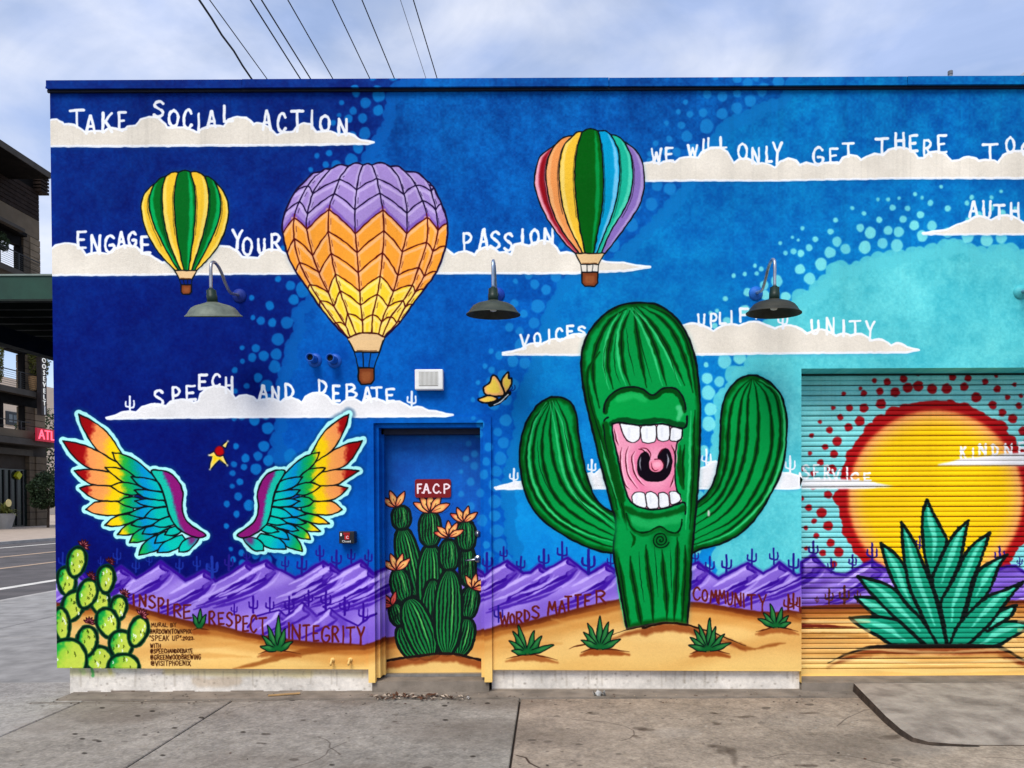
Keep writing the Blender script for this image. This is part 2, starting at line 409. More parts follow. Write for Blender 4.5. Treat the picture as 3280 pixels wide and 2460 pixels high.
def paint_clouds():
    c = WALL
    P = np.vstack([F1((425, 505), (450, 494), (490, 490), (540, 520), (550, 537), (590, 530), (640, 540), (690, 570), (740, 604), (790, 592), (870, 592), (895, 600), (940, 566), (1000, 568), (1055, 592), (1100, 552), (1175, 542), (1215, 492), (1290, 467), (1370, 478), (1430, 535), (1445, 560), (1500, 562), (1580, 558), (1640, 575), (1700, 604), (1745, 572), (1820, 546), (1900, 545), (1935, 552), (1975, 492), (2050, 470), (2130, 478), (2180, 520), (2190, 540)),
                   ZZ((40, 655), (80, 640), (160, 650), (240, 700), (305, 770), (325, 784), (380, 752), (500, 745), (520, 735), (560, 672), (640, 640), (720, 658), (775, 730), (790, 745), (850, 742), (950, 738), (1020, 765), (1045, 785), (1090, 770), (1170, 766), (1230, 790), (1300, 838), (1400, 852), (1468, 870), (1390, 888), (700, 900), (0, 905)), F1((1300, 722), (700, 724), (425, 722))])
    cloud(c, P, 'painted_cloud', 'cream painted cloud carrying the words TAKE SOCIAL ACTION', smooth=False, glow=(10, 70, 120))
    P = np.vstack([F1((440, 1615), (480, 1580), (560, 1558), (650, 1572), (710, 1615), (745, 1665), (770, 1655), (850, 1640), (930, 1655), (985, 1610), (1080, 1578), (1180, 1595), (1240, 1650), (1300, 1665), (1400, 1730), (1750, 1700), (1810, 1625), (1890, 1588), (1980, 1592), (2050, 1630), (2095, 1680)), 
                   F2((20, 1150), (50, 1100), (110, 1075), (200, 1082), (250, 1110), (1560, 1060), (1640, 1070), (1690, 1105), (1710, 1125), (1750, 1098), (1820, 1092), (1870, 1110), (1890, 1126), (1915, 1085), (1980, 1055), (2050, 1060), (2095, 1105), (2150, 1096), (2205, 1118)),
                   F3((20, 1575), (80, 1560), (145, 1588), (180, 1560), (260, 1535), (340, 1552), (390, 1605), (415, 1650), (470, 1640), (560, 1655)), BB((1310, 566), (1345, 567), (1375, 573), (1404, 577), (1350, 585), (1240, 590), (900, 590), (500, 592), (250, 594), (105, 594))])
    cloud(c, P, 'painted_cloud', 'cream painted cloud carrying the words ENGAGE YOUR PASSION', smooth=False, glow=(40, 90, 130))
    P = np.vstack([F5((920, 1412), (1000, 1392), (1060, 1362), (1120, 1355), (1178, 1362), (1230, 1315), (1310, 1295), (1380, 1298), (1435, 1312), (1475, 1270), (1560, 1250), (1640, 1262), (1670, 1282), (1712, 1270), (1735, 1205), (1795, 1152), (1870, 1135), (1950, 1150), (2005, 1195), (2030, 1245), (2070, 1222), (2130, 1213), (2190, 1235), (2215, 1262)),
                   F6((50, 756), (100, 746), (160, 752), (212, 778), (250, 748), (310, 740), (360, 755), (395, 785), (425, 730), (490, 697), (560, 695), (620, 730), (665, 785), (725, 796), (780, 758), (850, 750), (905, 775), (922, 784), (960, 752), (1030, 745), (1100, 768), (1125, 788), (1170, 772), (1240, 770), (1300, 800), (1340, 826), (1390, 816), (1440, 824), (1490, 850), (1560, 855), (1640, 878)), F6((1700, 886), (1640, 900), (800, 903), (0, 905)), F5((1300, 1415), (925, 1421))])
    cloud(c, P, 'painted_cloud', 'white painted cloud carrying the words SPEECH AND DEBATE', smooth=False, col=(238, 236, 234), glow=(40, 90, 130))
    P = np.vstack([F3((1080, 890), (1150, 870), (1220, 856), (1272, 878), (1310, 858), (1370, 848), (1405, 862), (1450, 825), (1540, 812), (1608, 825), (1640, 775), (1720, 736), (1800, 735), (1860, 775), (1900, 840), (1915, 872), (1960, 835), (2030, 828), (2090, 855), (2115, 878), (2160, 866)),
                   F4((20, 885), (62, 908), (105, 855), (175, 830), (240, 848), (272, 885), (330, 866), (390, 878), (430, 896), (480, 870), (550, 862), (610, 875), (645, 825), (710, 800), (765, 808), (803, 842), (850, 812), (920, 790), (995, 798), (1040, 755), (1120, 732), (1200, 740), (1260, 775), (1300, 825), (1345, 825), (1390, 780), (1470, 768), (1540, 795), (1585, 850), (1650, 842), (1690, 822), (1740, 815), (1800, 832), (1822, 852), (1880, 842), (1960, 848), (1988, 865), (2030, 800), (2110, 766), (2200, 764), (2290, 790), (2340, 850), (2500, 840), (2600, 880), (2700, 930)),
                   F4((2900, 985), (2700, 1000), (2212, 1000), (1200, 1000), (0, 1022)), F3((1600, 1020), (1080, 1024))])
    cloud(c, P, 'painted_cloud', 'long cream painted cloud under the words WE WILL ONLY GET THERE', smooth=False, glow=(0, 80, 140))
    P = np.vstack([F4((1340, 1476), (1450, 1458), (1540, 1445), (1640, 1400), (1720, 1372)), F4(bumps([(1725, 1372), (1925, 1362), (2210, 1388), (2420, 1380), (2600, 1440)], .22)), F4((2750, 1478), (2700, 1485), (1345, 1485))])
    cloud(c, P, 'painted_cloud', 'small cream painted cloud at the right edge of the wall', smooth=False, glow=(30, 120, 190))
    P = np.vstack([BB((1086, 762), (1110, 758), (1135, 752)), F7(bumps([(90, 580), (260, 545), (430, 510), (650, 470), (1000, 420), (1450, 390), (1740, 432), (1960, 385), (2220, 390)], .16)),
                   F8(bumps([(60, 640), (335, 682), (590, 705), (715, 702), (900, 742), (1060, 785), (1200, 800)], .2)), F8((1305, 826), (1200, 845), (0, 855)), F7((1600, 635), (600, 638), (200, 636)), BB((1086, 766))])
    cloud(c, P, 'painted_cloud', 'cream painted cloud carrying the words VOICES, UPLIFT and UNITY', smooth=False, glow=(60, 150, 200))
    low = np.vstack([BB((1070, 1053), (1095, 1047), (1115, 1041), (1135, 1046)), K1((0, 370), (40, 355), (90, 352), (580, 290), (620, 285), (650, 298), (690, 255), (740, 262), (1000, 240), (1440, 262), (1490, 245), (1530, 232), (1560, 200), (1600, 190), (1640, 210)),
                     K1((2060, 300), (2120, 280), (2190, 285), (2260, 305), (2290, 330)), [(2562, 1515), (2562, 1562)], K1((2212, 405), (1500, 405), (600, 405), (0, 408)), BB((1072, 1056))])
    cloud(c, low, 'painted_cloud', 'low white painted cloud passing behind the saguaro', smooth=False, col=(240, 240, 240), glow=(60, 150, 200))
    wc = (248, 249, 250); gl = (10, 70, 110)
    word(c, F1, [('T', 605, 412, 722, 560), ('A', 745, 460, 820, 610), ('K', 885, 440, 968, 600), ('E', 1022, 432, 1090, 582), ('S', 1328, 335, 1415, 470), ('O', 1460, 412, 1540, 552), ('C', 1585, 410, 1655, 570),
                 ('I', 1705, 445, 1730, 605), ('A', 1795, 420, 1862, 560), ('L', 1930, 375, 2010, 512), ('E', 668, 1462, 742, 1608), ('N', 785, 1495, 868, 1655), ('G', 905, 1498, 992, 1640), ('A', 1018, 1468, 1078, 1600),
                 ('G', 1108, 1466, 1180, 1590), ('E', 1218, 1505, 1298, 1650), ('Y', 2012, 1450, 2092, 1605), ('O', 2100, 1515, 2175, 1662)], 9, wc, gl)
    word(c, ZZ, [('A', 155, 495, 248, 720), ('C', 325, 532, 425, 745), ('T', 490, 500, 625, 745), ('I', 718, 500, 748, 705), ('O', 832, 556, 940, 738), ('N', 1045, 595, 1150, 785)], 9, wc, gl)
    word(c, F2, [('U', 18, 990, 75, 1110), ('R', 130, 945, 208, 1085), ('P', 1790, 938, 1860, 1090), ('A', 1932, 905, 2000, 1070), ('S', 2025, 925, 2108, 1068), ('S', 2145, 940, 2215, 1085)], 9, wc, gl)
    word(c, F3, [('I', 80, 1445, 100, 1565), ('O', 162, 1445, 230, 1570), ('N', 278, 1435, 355, 1565)], 9, wc, gl)
    g2 = (20, 90, 160)
    word(c, F7, [('V', 72, 468, 142, 570), ('O', 192, 450, 248, 560), ('I', 312, 420, 330, 540), ('C', 378, 410, 435, 518), ('E', 474, 388, 532, 490), ('S', 570, 392, 632, 480), ('U', 1608, 290, 1665, 392), ('P', 1714, 285, 1768, 402),
                 ('L', 1792, 275, 1850, 372), ('I', 1885, 260, 1905, 372), ('F', 1968, 238, 2040, 350), ('T', 2065, 240, 2150, 325)], 7.5, wc, g2)
    word(c, F8, [('U', 375, 570, 438, 682), ('N', 505, 550, 572, 692), ('I', 645, 570, 662, 702), ('T', 708, 575, 798, 692), ('Y', 848, 580, 918, 740)], 8, wc)
    word(c, F3, [('W', 1208, 748, 1288, 872), ('E', 1328, 738, 1392, 852), ('W', 1522, 716, 1600, 812), ('I', 1645, 665, 1665, 775), ('L', 1692, 655, 1750, 745), ('L', 1798, 645, 1850, 740), ('O', 1955, 702, 2030, 832),
                 ('N', 2074, 738, 2138, 872), ('L', 2196, 728, 2240, 862)], 8, wc)
    word(c, F4, [('Y', 44, 695, 118, 872), ('G', 390, 735, 478, 880), ('E', 534, 745, 602, 870), ('T', 645, 698, 738, 812), ('T', 934, 658, 1036, 802), ('H', 1098, 610, 1178, 745), ('E', 1224, 632, 1288, 770), ('R', 1344, 672, 1412, 812),
                 ('E', 1468, 632, 1542, 780), ('T', 1855, 708, 1982, 842), ('O', 2060, 648, 2128, 780), ('G', 2192, 690, 2280, 802), ('A', 1742, 1205, 1812, 1332), ('U', 1858, 1200, 1924, 1342), ('T', 1954, 1232, 2042, 1352), ('H', 2098, 1215, 2168, 1352),
                 ], 8.5, wc)
    word(c, F5, [('S', 1328, 1175, 1412, 1308), ('P', 1488, 1150, 1552, 1280), ('E', 1608, 1136, 1688, 1260), ('E', 1718, 1040, 1788, 1162), ('C', 1834, 1036, 1902, 1142), ('H', 1948, 1060, 2010, 1200)], 8.5, wc, gl)
    word(c, F6, [('A', 28, 636, 98, 752), ('N', 138, 645, 198, 760), ('D', 252, 618, 322, 742), ('D', 542, 586, 608, 702), ('E', 664, 636, 722, 770), ('B', 778, 626, 865, 742), ('A', 928, 652, 998, 775), ('T', 998, 650, 1084, 762), ('E', 1124, 664, 1192, 772)], 8.5, wc)

def mini(cv, x, y, h, col, w=None, alpha=1.):
    """little saguaro: foot at x,y, height h (photo px)"""
    w = w or h * .13
    for a, Q in ((1, [(x, y), (x, y - h)]), (0, [(x, y - h * .3), (x - h * .24, y - h * .38), (x - h * .25, y - h * .66)]), (0, [(x, y - h * .25), (x + h * .24, y - h * .33), (x + h * .25, y - h * .72)])):
        cv.stroke(Q, w if a else w * .8, col, feather=1.2, alpha=alpha, smooth=not a, n=4)

def paint_mountains(cv):
    sky = np.vstack([[(-700, 1870), (100, 1862)], PP((64, 560), (180, 520), (300, 470), (400, 560), (480, 590), (600, 500), (700, 415), (770, 465), (850, 530), (950, 470), (1090, 370), (1200, 445), (1335, 550), (1420, 510), (1515, 455), (1590, 510)),
                     QQ((155, 560), (300, 480), (460, 370), (510, 410), (560, 395), (655, 355), (740, 430), (800, 450), (940, 525), (1010, 500), (1120, 420), (1215, 365), (1265, 400), (1290, 390), (1375, 460), (1460, 420), (1590, 355), (1730, 490)),
                     DD((0, 745), (40, 780), (110, 745), (200, 710), (350, 760), (500, 700), (650, 770), (800, 740), (860, 790)),
                     M1((40, 500), (120, 430), (260, 360), (420, 480), (490, 470), (580, 395), (640, 440), (720, 405), (855, 325), (960, 410), (1060, 490), (1120, 460), (1235, 385), (1340, 470)),
                     M2((300, 480), (470, 400), (540, 370), (640, 460), (740, 530), (870, 460), (1030, 380), (1100, 430), (1180, 480), (1250, 440), (1340, 375), (1440, 450), (1510, 500), (1558, 490)),
                     R2((80, 600), (190, 530), (300, 650), (400, 710), (500, 720), (620, 650), (750, 590), (860, 660), (1000, 700), (1150, 640), (1300, 700), (1500, 650), (1700, 700), (1900, 690), (2040, 640), (2120, 640), (2212, 700), (2400, 720), (2520, 640), (2700, 720), (2900, 650), (3300, 700), (3700, 640), (4200, 700), (5200, 700), (8000, 700), (12000, 700))])
    sand = np.vstack([[(-700, 1935), (100, 1932)], PP((64, 790), (350, 810), (760, 790), (900, 835), (1100, 890), (1400, 975), (1560, 1000)), QQ((0, 985), (200, 1010), (400, 1060), (640, 1105), (860, 1140), (1100, 1170), (1300, 1182), (1480, 1190), (1620, 1198), (1700, 1170)),
                      DD((60, 1280), (200, 1255), (500, 1250), (860, 1200)), M1((40, 1050), (200, 1000), (400, 980), (600, 930), (800, 880), (1000, 830), (1200, 785), (1370, 750)),
                      M2((450, 775), (560, 778), (800, 815), (1000, 850), (1160, 875), (1300, 880), (1420, 860), (1558, 880)), R2((80, 1035), (600, 1015), (1400, 1000), (2212, 970), (3000, 1000), (3800, 960), (5200, 980), (8000, 980), (12000, 980))])
    low = 2400
    P = np.vstack([sky, [(sky[-1][0], low), (sky[0][0], low)]])
    cv.fill(P, PU_L, feather=1.2, ss=1)
    def c2(X, Y):
        t = .5 + .5 * np.sin((X * .55 + Y) * .055 + 1.4 * np.sin(X * .012) + .7 * np.sin(Y * .03))
        t = t[..., None] ** 1.5
        return np.array(PU_L) * (1 - t * .55) + np.array(PU_H) * t * .55
    cv.fill(P, c2, feather=1, ss=1, alpha=.8)
    rng = np.random.RandomState(11)
    # long dark folds falling to the lower left of every summit
    for i in range(1, len(sky) - 1):
        x, y = sky[i]
        if x < 150 or x > 3700: continue
        if sky[i - 1][1] > y + 3 and sky[i + 1][1] > y + 3:
            hgt = min(sky[i - 1][1], sky[i + 1][1]) - y
            L = rng.uniform(95, 150); vx, vy = sky[i + 1]; lx, ly = sky[i - 1]
            tri = [(x, y), (vx, vy), (vx - 6, vy + 16), (x + 10, y + 66), (x - 50, y + 96), (x - 12, y + 58), (x + 16, y + 40), (x + 16, y + 28), (x - 2, y + 16)]
            cv.fill(tri, (84, 48, 172), feather=4, alpha=.85, clip=P)
            cv.stroke([((x + vx) / 2, (y + vy) / 2 + 10), (x + 20, y + 34)], 10, (150, 120, 218), feather=6, alpha=.7, taper=True, clip=P)
            cv.stroke([(x - 2, y + 8), (x - 26, y + 24), (x - 70, y + 52), (x - 110, y + 74)], 17, PU_H, feather=6, alpha=.95, taper='out', clip=P)
            z = [(x + 3, y + 6), (x + 1, y + 17), (x + 22, y + 27), (x + 24, y + 38), (x + 2, y + 48), (x - 4, y + 58), (x - 40, y + 74), (x - 90, y + 98), (x - L, y + 118)]
            cv.stroke(z, 10, PU_D, feather=2.5, alpha=1, clip=P)
            cv.stroke([(a + 8, b - 4) for a, b in z[1:6]], 12, (110, 76, 190), feather=8, alpha=.7, clip=P)
            cv.stroke([(x + 30, y + 40), (x - 10, y + 76), (x - 80, y + 112), (x - 160, y + 142)], 15, (60, 16, 156), feather=5, alpha=.92, taper=True, clip=P)
            cv.stroke([(x - 20, y + 96), (x - 90, y + 128), (x - 170, y + 152)], 13, (66, 24, 162), feather=5, alpha=.85, taper=True, clip=P)
            cv.stroke([(x - 30, y + 60), (x - 90, y + 94), (x - 150, y + 116)], 10, (194, 170, 244), feather=5, alpha=.85, taper=True, clip=P)
            cv.stroke([(x + 46, y + 34), (x + 20, y + 70), (x - 40, y + 104), (x - 130, y + 136)], 7, PU_H, feather=6, alpha=.6, taper=True, clip=P)
    cv.stroke(sky, 16, (70, 40, 160), feather=7, smooth=False, alpha=.5); cv.stroke(sky, 8, PU_D, feather=2.5, smooth=False)
    if cv is WALL:
        # the nearer, darker range in the middle
        for R in (QQ([(470, 1010), (560, 900), (780, 845), (850, 900), (930, 850), (1010, 770), (1150, 900), (1280, 825), (1400, 920), (1560, 1000), (1680, 900), (1730, 880)]),):
            cv.fill(np.vstack([R, QQ((1730, 1300), (470, 1300))]), (120, 84, 200), feather=4, alpha=.55, ss=1)
            cv.stroke(R, 7, PU_D, feather=3, smooth=False)
            for px_, py_ in QQ([(780, 850), (1015, 775), (1285, 830)]):
                cv.stroke([(px_ - 3, py_ + 9), (px_ - 30, py_ + 34), (px_ - 66, py_ + 60)], 12, PU_H, feather=6, alpha=.9, taper='out')
                cv.stroke([(px_ + 3, py_ + 8), (px_ + 2, py_ + 22), (px_ + 20, py_ + 34), (px_ + 2, py_ + 48), (px_ - 40, py_ + 70), (px_ - 90, py_ + 92)], 8, PU_D, feather=4, alpha=.8)
                cv.stroke([(px_ + 16, py_ + 22), (px_ + 40, py_ + 46), (px_ + 50, py_ + 80)], 22, (88, 50, 176), feather=12, alpha=.6)
        navyc = (26, 52, 158); blu = (34, 22, 136)
        for (a, b, h) in ((125, 430, 150), (500, 410, 90), (660, 380, 140), (845, 470, 130), (975, 400, 110), (1275, 470, 130), (1445, 450, 130), (1600, 480, 140)):
            x, y = PP((a, b))[0]; mini(cv, x, y, h / 3.07, navyc, alpha=.75)
        for (a, b, h, c_) in ((120, 520, 200, navyc), (285, 450, 150, (36, 24, 130)), (460, 360, 110, blu), (840, 450, 130, blu), (1005, 490, 180, blu), (1180, 350, 140, blu), (1345, 430, 170, blu), (1490, 380, 130, blu), (1665, 400, 150, blu),
                          (340, 890, 110, PU_D), (525, 870, 160, PU_D), (690, 870, 150, PU_D), (880, 880, 170, PU_D), (1070, 800, 150, PU_D), (1240, 830, 180, PU_D), (1425, 890, 170, PU_D), (1610, 960, 180, PU_D)):
            x, y = QQ((a, b))[0]; mini(cv, x, y, h / 3.07, c_)
        for (a, b, h) in ((65, 460, 180), (225, 350, 130), (395, 465, 150), (620, 430, 180), (800, 355, 180), (1060, 480, 230), (1280, 420, 130), (175, 960, 160)):
            x, y = M1((a, b))[0]; mini(cv, x, y, h / 3.07, blu)
        for (a, b, h) in ((510, 370, 120), (655, 480, 160), (820, 480, 180), (1070, 410, 165), (1285, 390, 155), (1480, 480, 190)):
            x, y = M2((a, b))[0]; mini(cv, x, y, h / 3.07, blu)
    if cv is ROLL_:
        for (a, b, h) in ((190, 560, 160), (360, 700, 130), (565, 660, 130), (750, 600, 180), (1205, 470, 120), (1970, 620, 170), (2160, 640, 90), (2700, 700, 150), (2950, 690, 160)):
            x, y = R2((a, b))[0]; mini(cv, x, y, h / 3., (44, 22, 130))
        for (a, b, h) in ((225, 990, 60), (340, 1000, 140), (485, 1000, 170), (610, 980, 110), (2400, 980, 120), (2600, 990, 150)):
            x, y = R2((a, b))[0]; mini(cv, x, y, h / 3., (90, 40, 30))
    S = np.vstack([sand, [(sand[-1][0], low), (sand[0][0], low)]])
    def c3(X, Y):
        t = .5 + .5 * np.sin(Y * .045 + X * .006 + 1.1 * np.sin(X * .011 + Y * .012))
        t = (t[..., None] ** 2) * .5
        g = np.clip((Y - 2080) / 80, 0, 1)[..., None] * .5
        c = np.array((242, 196, 116)) * (1 - t) + np.array((214, 150, 72)) * t
        return c * (1 - g) + np.array((250, 212, 122)) * g
    cv.fill(S, c3, feather=1.5, ss=1)
    cv.stroke(sand + np.array([0, 12]), 34, (150, 72, 22), feather=16, alpha=.9, smooth=False, clip=S)
    cv.stroke(sand + np.array([0, 4]), 19, (100, 34, 10), feather=6, alpha=.95, smooth=False)
    cv.stroke(sand + np.array([0, 34]), 50, (208, 138, 60), feather=26, alpha=.5, smooth=False, clip=S)
    if cv is WALL:
        fig('w', 'painted_mountains', 'purple mountain range painted along the foot of the wall', np.vstack([sky, sand[::-1]]), 0)
        fig('w', 'painted_desert', 'yellow painted sand below the purple mountains', np.vstack([sand, [(6550, 2400), (-700, 2400)]]), 0)
        for P_, w_ in ((QQ((330, 1420), (560, 1370), (800, 1300), (1100, 1240), (1400, 1215), (1700, 1200)), 20), (M2((780, 1100), (900, 1170), (1000, 1210), (1100, 1230)), 18), (M2((1100, 1225), (1250, 1190), (1400, 1165)), 10), (M2((1420, 890), (1558, 935)), 14)):
            cv.stroke(P_, w_, (140, 66, 18), feather=9, alpha=.75, taper=True)
        for P_ in (QQ((-450, 1210), (100, 1190), (560, 1150)), QQ((-500, 1330), (0, 1290), (500, 1300)), M1((200, 1210), (500, 1180), (800, 1170)), M1((700, 930), (1000, 1000), (1400, 940)), M2((600, 880), (900, 930), (1200, 960))):
            cv.stroke(P_, 16, (216, 152, 74), feather=10, alpha=.55, taper=True)

def agave(cv, fr, tips, base, w, label=None, hump=None, name='painted_agave', lw=3.2):
    b = fr(base)[0]; T = [fr(t)[0] for t in tips]
    if hump is not None:
        H = fr(hump)
        cv.stroke(H + np.array([0, 9]), 22, (150, 70, 24), feather=10, alpha=.75, taper=True)
        cv.stroke(H, 5, (84, 30, 10), feather=2, taper=True)
    polys = []
    order = sorted(range(len(T)), key=lambda i: -abs(T[i][0] - b[0]) if False else T[i][1])
    for i in order:
        t = T[i]; d = t - b; L = np.hypot(*d); n = np.array([-d[1], d[0]]) / L * w
        o = np.array([np.clip(d[0] * .12, -6, 6), 0])
        P = spline(np.array([b + o - n * .55, b + d * .4 + o - n, b + d * .75 - n * .62, t, b + d * .75 + n * .62, b + d * .4 + o + n, b + o + n * .55]), False, 4)
        polys.append(P)
        cv.fill(P, (16, 98, 44)); 
        cv.fill(spline(np.array([b + d * .25 + o, b + d * .5 + n * .35, b + d * .8 + n * .2, t - d * .08, b + d * .6 - n * .1]), True, 4), (104, 170, 92), feather=2, alpha=.8)
        cv.stroke(P, lw, BLK, smooth=False, closed=True)
    cv.fill(spline(np.array([b + (-w * 1.6, -2), b + (-w, -w * 1.4), b + (w, -w * 1.4), b + (w * 1.6, -2), b + (0, 4)]), True), (14, 96, 42), feather=2)
    T2 = sorted(T, key=lambda t: math.atan2(t[1] - b[1], t[0] - b[0]) if math.atan2(t[1] - b[1], t[0] - b[0]) < 1 else math.atan2(t[1] - b[1], t[0] - b[0]) - 2 * math.pi)
    out = [b + np.array([-w * 1.2, 5])]
    for i, t in enumerate(T2):
        d = t - b; L = np.hypot(*d)
        out.append(t + d / L * 2)
        if i < len(T2) - 1:
            e = T2[i + 1] - b; m = d / L + e / np.hypot(*e); m /= np.hypot(*m); out.append(b + m * min(L, np.hypot(*e)) * .42)
    out.append(b + np.array([w * 1.2, 5]))
    if label is not None: fig('w', name, label, out, 3)

def paint_small():
    c = WALL
    agave(c, PP, [(1405, 880), (1480, 832), (1535, 882)], (1470, 1010), 7.5, 'smallest painted agave, growing beside the word RESPECT', [(1400, 1040), (1470, 1020), (1570, 1040)])
    agave(c, QQ, [(595, 1200), (610, 1092), (665, 992), (775, 895), (842, 1022), (915, 1150)], (770, 1235), 9.5, 'painted agave between the words RESPECT and INTEGRITY', [(575, 1275), (680, 1240), (800, 1240), (990, 1270)])
    agave(c, M1, [(275, 1145), (315, 1052), (362, 985), (525, 1042), (602, 1096), (720, 1185), (305, 1245)], (460, 1265), 9.5, 'painted agave below the word WORDS beside the door', [(250, 1322), (380, 1290), (500, 1280), (620, 1300), (755, 1332)])
    agave(c, M1, [(985, 1138), (1012, 1060), (1050, 972), (1170, 902), (1256, 956), (1308, 1034), (1372, 1130)], (1172, 1215), 9.5, 'painted agave left of the foot of the big saguaro', [(985, 1260), (1100, 1225), (1250, 1225), (1460, 1255)])
    c.stroke(M1((865, 1225), (940, 1195), (1030, 1180)), 5, (84, 30, 10), feather=2, taper='in')
    agave(c, M2, [(448, 1185), (460, 1110), (500, 1035), (548, 985), (655, 922), (715, 1005), (802, 1078), (862, 1165)], (640, 1235), 9, 'painted agave right of the foot of the big saguaro', [(465, 1270), (560, 1240), (700, 1238), (850, 1275)])
    agave(c, M2, [(1128, 925), (1180, 868), (1250, 778), (1370, 816), (1432, 896), (1455, 966)], (1310, 1003), 8.5, 'painted agave at the right end of the wall beside the shutter', [(1110, 1052), (1180, 1040), (1300, 1005), (1420, 1025), (1525, 1055)])
    w = (100, 26, 20)
    word(c, PP, [('I', 815, 690, 832, 800), ('N', 880, 692, 945, 805), ('S', 970, 700, 1038, 820), ('P', 1062, 722, 1118, 870), ('I', 1152, 742, 1172, 890), ('R', 1218, 790, 1290, 905), ('E', 1312, 792, 1388, 925)], 6.5, w)
    word(c, QQ, [('R', 88, 858, 150, 990), ('E', 182, 868, 235, 985), ('S', 262, 868, 322, 1000), ('P', 352, 892, 400, 1032), ('E', 422, 902, 475, 1052), ('C', 497, 895, 560, 1060), ('T', 582, 918, 655, 1080),
                 ('I', 865, 970, 890, 1115), ('N', 907, 988, 990, 1132), ('T', 1020, 990, 1076, 1145), ('E', 1117, 998, 1170, 1150), ('G', 1197, 1002, 1280, 1160), ('R', 1302, 1002, 1365, 1150), ('I', 1403, 1002, 1420, 1172), ('T', 1447, 1012, 1520, 1182), ('Y', 1552, 1012, 1620, 1185)], 6.5, w)
    word(c, M1, [('W', 192, 872, 275, 1000), ('O', 290, 882, 330, 985), ('R', 347, 862, 408, 980), ('D', 427, 842, 480, 952), ('S', 502, 803, 575, 922), ('M', 662, 762, 745, 892), ('A', 767, 752, 830, 872), ('T', 832, 707, 890, 852),
                 ('T', 927, 692, 980, 820), ('E', 1022, 692, 1080, 812), ('R', 1132, 652, 1228, 775)], 6.5, w)
    word(c, M2, [('C', 492, 618, 560, 742), ('O', 582, 642, 632, 752), ('M', 662, 652, 730, 767), ('M', 742, 652, 810, 777), ('U', 827, 667, 880, 790), ('N', 902, 677, 965, 802), ('I', 980, 682, 1000, 812), ('T', 1032, 692, 1100, 832), ('Y', 1137, 692, 1212, 862)], 6, w)
    for (a, b, h) in ((1430, 860, 170), (1480, 830, 150), (1540, 850, 130)):
        x, y = M2((a, b))[0]; mini(c, x, y, h / 3.07, w)
    k = (60, 26, 10)
    for t, a, b, e, d in (('MURAL BY', 1000, 970, 1250, 1008), ('@MRDOWNTOWNPHX', 978, 1032, 1400, 1074), ('"SPEAK UP"', 978, 1095, 1300, 1142), ('.2023.', 1295, 1105, 1430, 1135), ('WITH', 988, 1176, 1100, 1212),
                           ('@SPEECHANDDEBATE', 990, 1226, 1410, 1264), ('@GREENWOODBREWING', 990, 1282, 1492, 1328), ('@VISITPHOENIX', 995, 1342, 1392, 1388)):
        line_text(c, PP, t, a, b, e, d, 2.7, k)
    fw = (240, 244, 250)
    for fr, a, b, h in ((F5, 1122, 1362, 135), (F6, 1345, 825, 140)):
        x, y = fr((a, b))[0]; mini(c, x, y, h / 2.7, fw, w=7)
    for fr, a, b, h in ((F8, 128, 640, 150),):
        x, y = fr((a, b))[0]; mini(c, x, y, h / 2.7, fw, w=7)
    for a, b, h in ((15, 370, 120), (628, 295, 115), (1530, 235, 135), (2190, 290, 140)):
        x, y = K1((a, b))[0]; mini(c, x, y, h / 2.4578, fw, w=6.5)

def gores(cv, fr, lines, cols, lw, ol=BLK, inner=None):
    Ls = [spline(fr(L), n=8) for L in lines]
    for i, (base, hi) in enumerate(cols):
        a, b = Ls[i], Ls[i + 1]
        top = (a[0] + b[0]) / 2; wd = abs(b[0][0] - a[0][0])
        cap = [(b[0] + top) / 2 + np.array([0, -wd * .1]), top + np.array([0, -wd * .14]), (a[0] + top) / 2 + np.array([0, -wd * .1])]
        P = np.vstack([a, b[::-1], cap])
        cv.fill(P, base)
        m = min(len(a), len(b)); A = a[np.linspace(0, len(a) - 1, 30).astype(int)]; B = b[np.linspace(0, len(b) - 1, 30).astype(int)]
        s_ = .8 if i >= len(cols) / 2 - .6 else .2
        cv.stroke(A * (1 - s_) + B * s_, 13 if wd > 6 else 9, hi, feather=7, alpha=.85, taper=True, clip=P, smooth=False)
        if inner and i in inner: cv.fill(np.vstack([A * .62 + B * .38, (A * .12 + B * .88)[::-1]]), inner[i], feather=2, clip=P)
    for i, a in enumerate(Ls):
        cv.stroke(a, lw, ol, smooth=False)
        if 0 < i < len(Ls) - 1:
            o = 5 if i > len(Ls) / 2 - .5 else -5
            cv.stroke(a[6:-14] + np.array([o, 6]), 2, ol, smooth=False, alpha=.7)
    for i in range(len(cols)):
        a, b = Ls[i][0], Ls[i + 1][0]; top = (a + b) / 2; wd = abs(b[0] - a[0])
        cv.stroke([a, (a + top) / 2 + (0, -wd * .12), top + (0, -wd * .17), (b + top) / 2 + (0, -wd * .12), b], lw, ol)
    return Ls

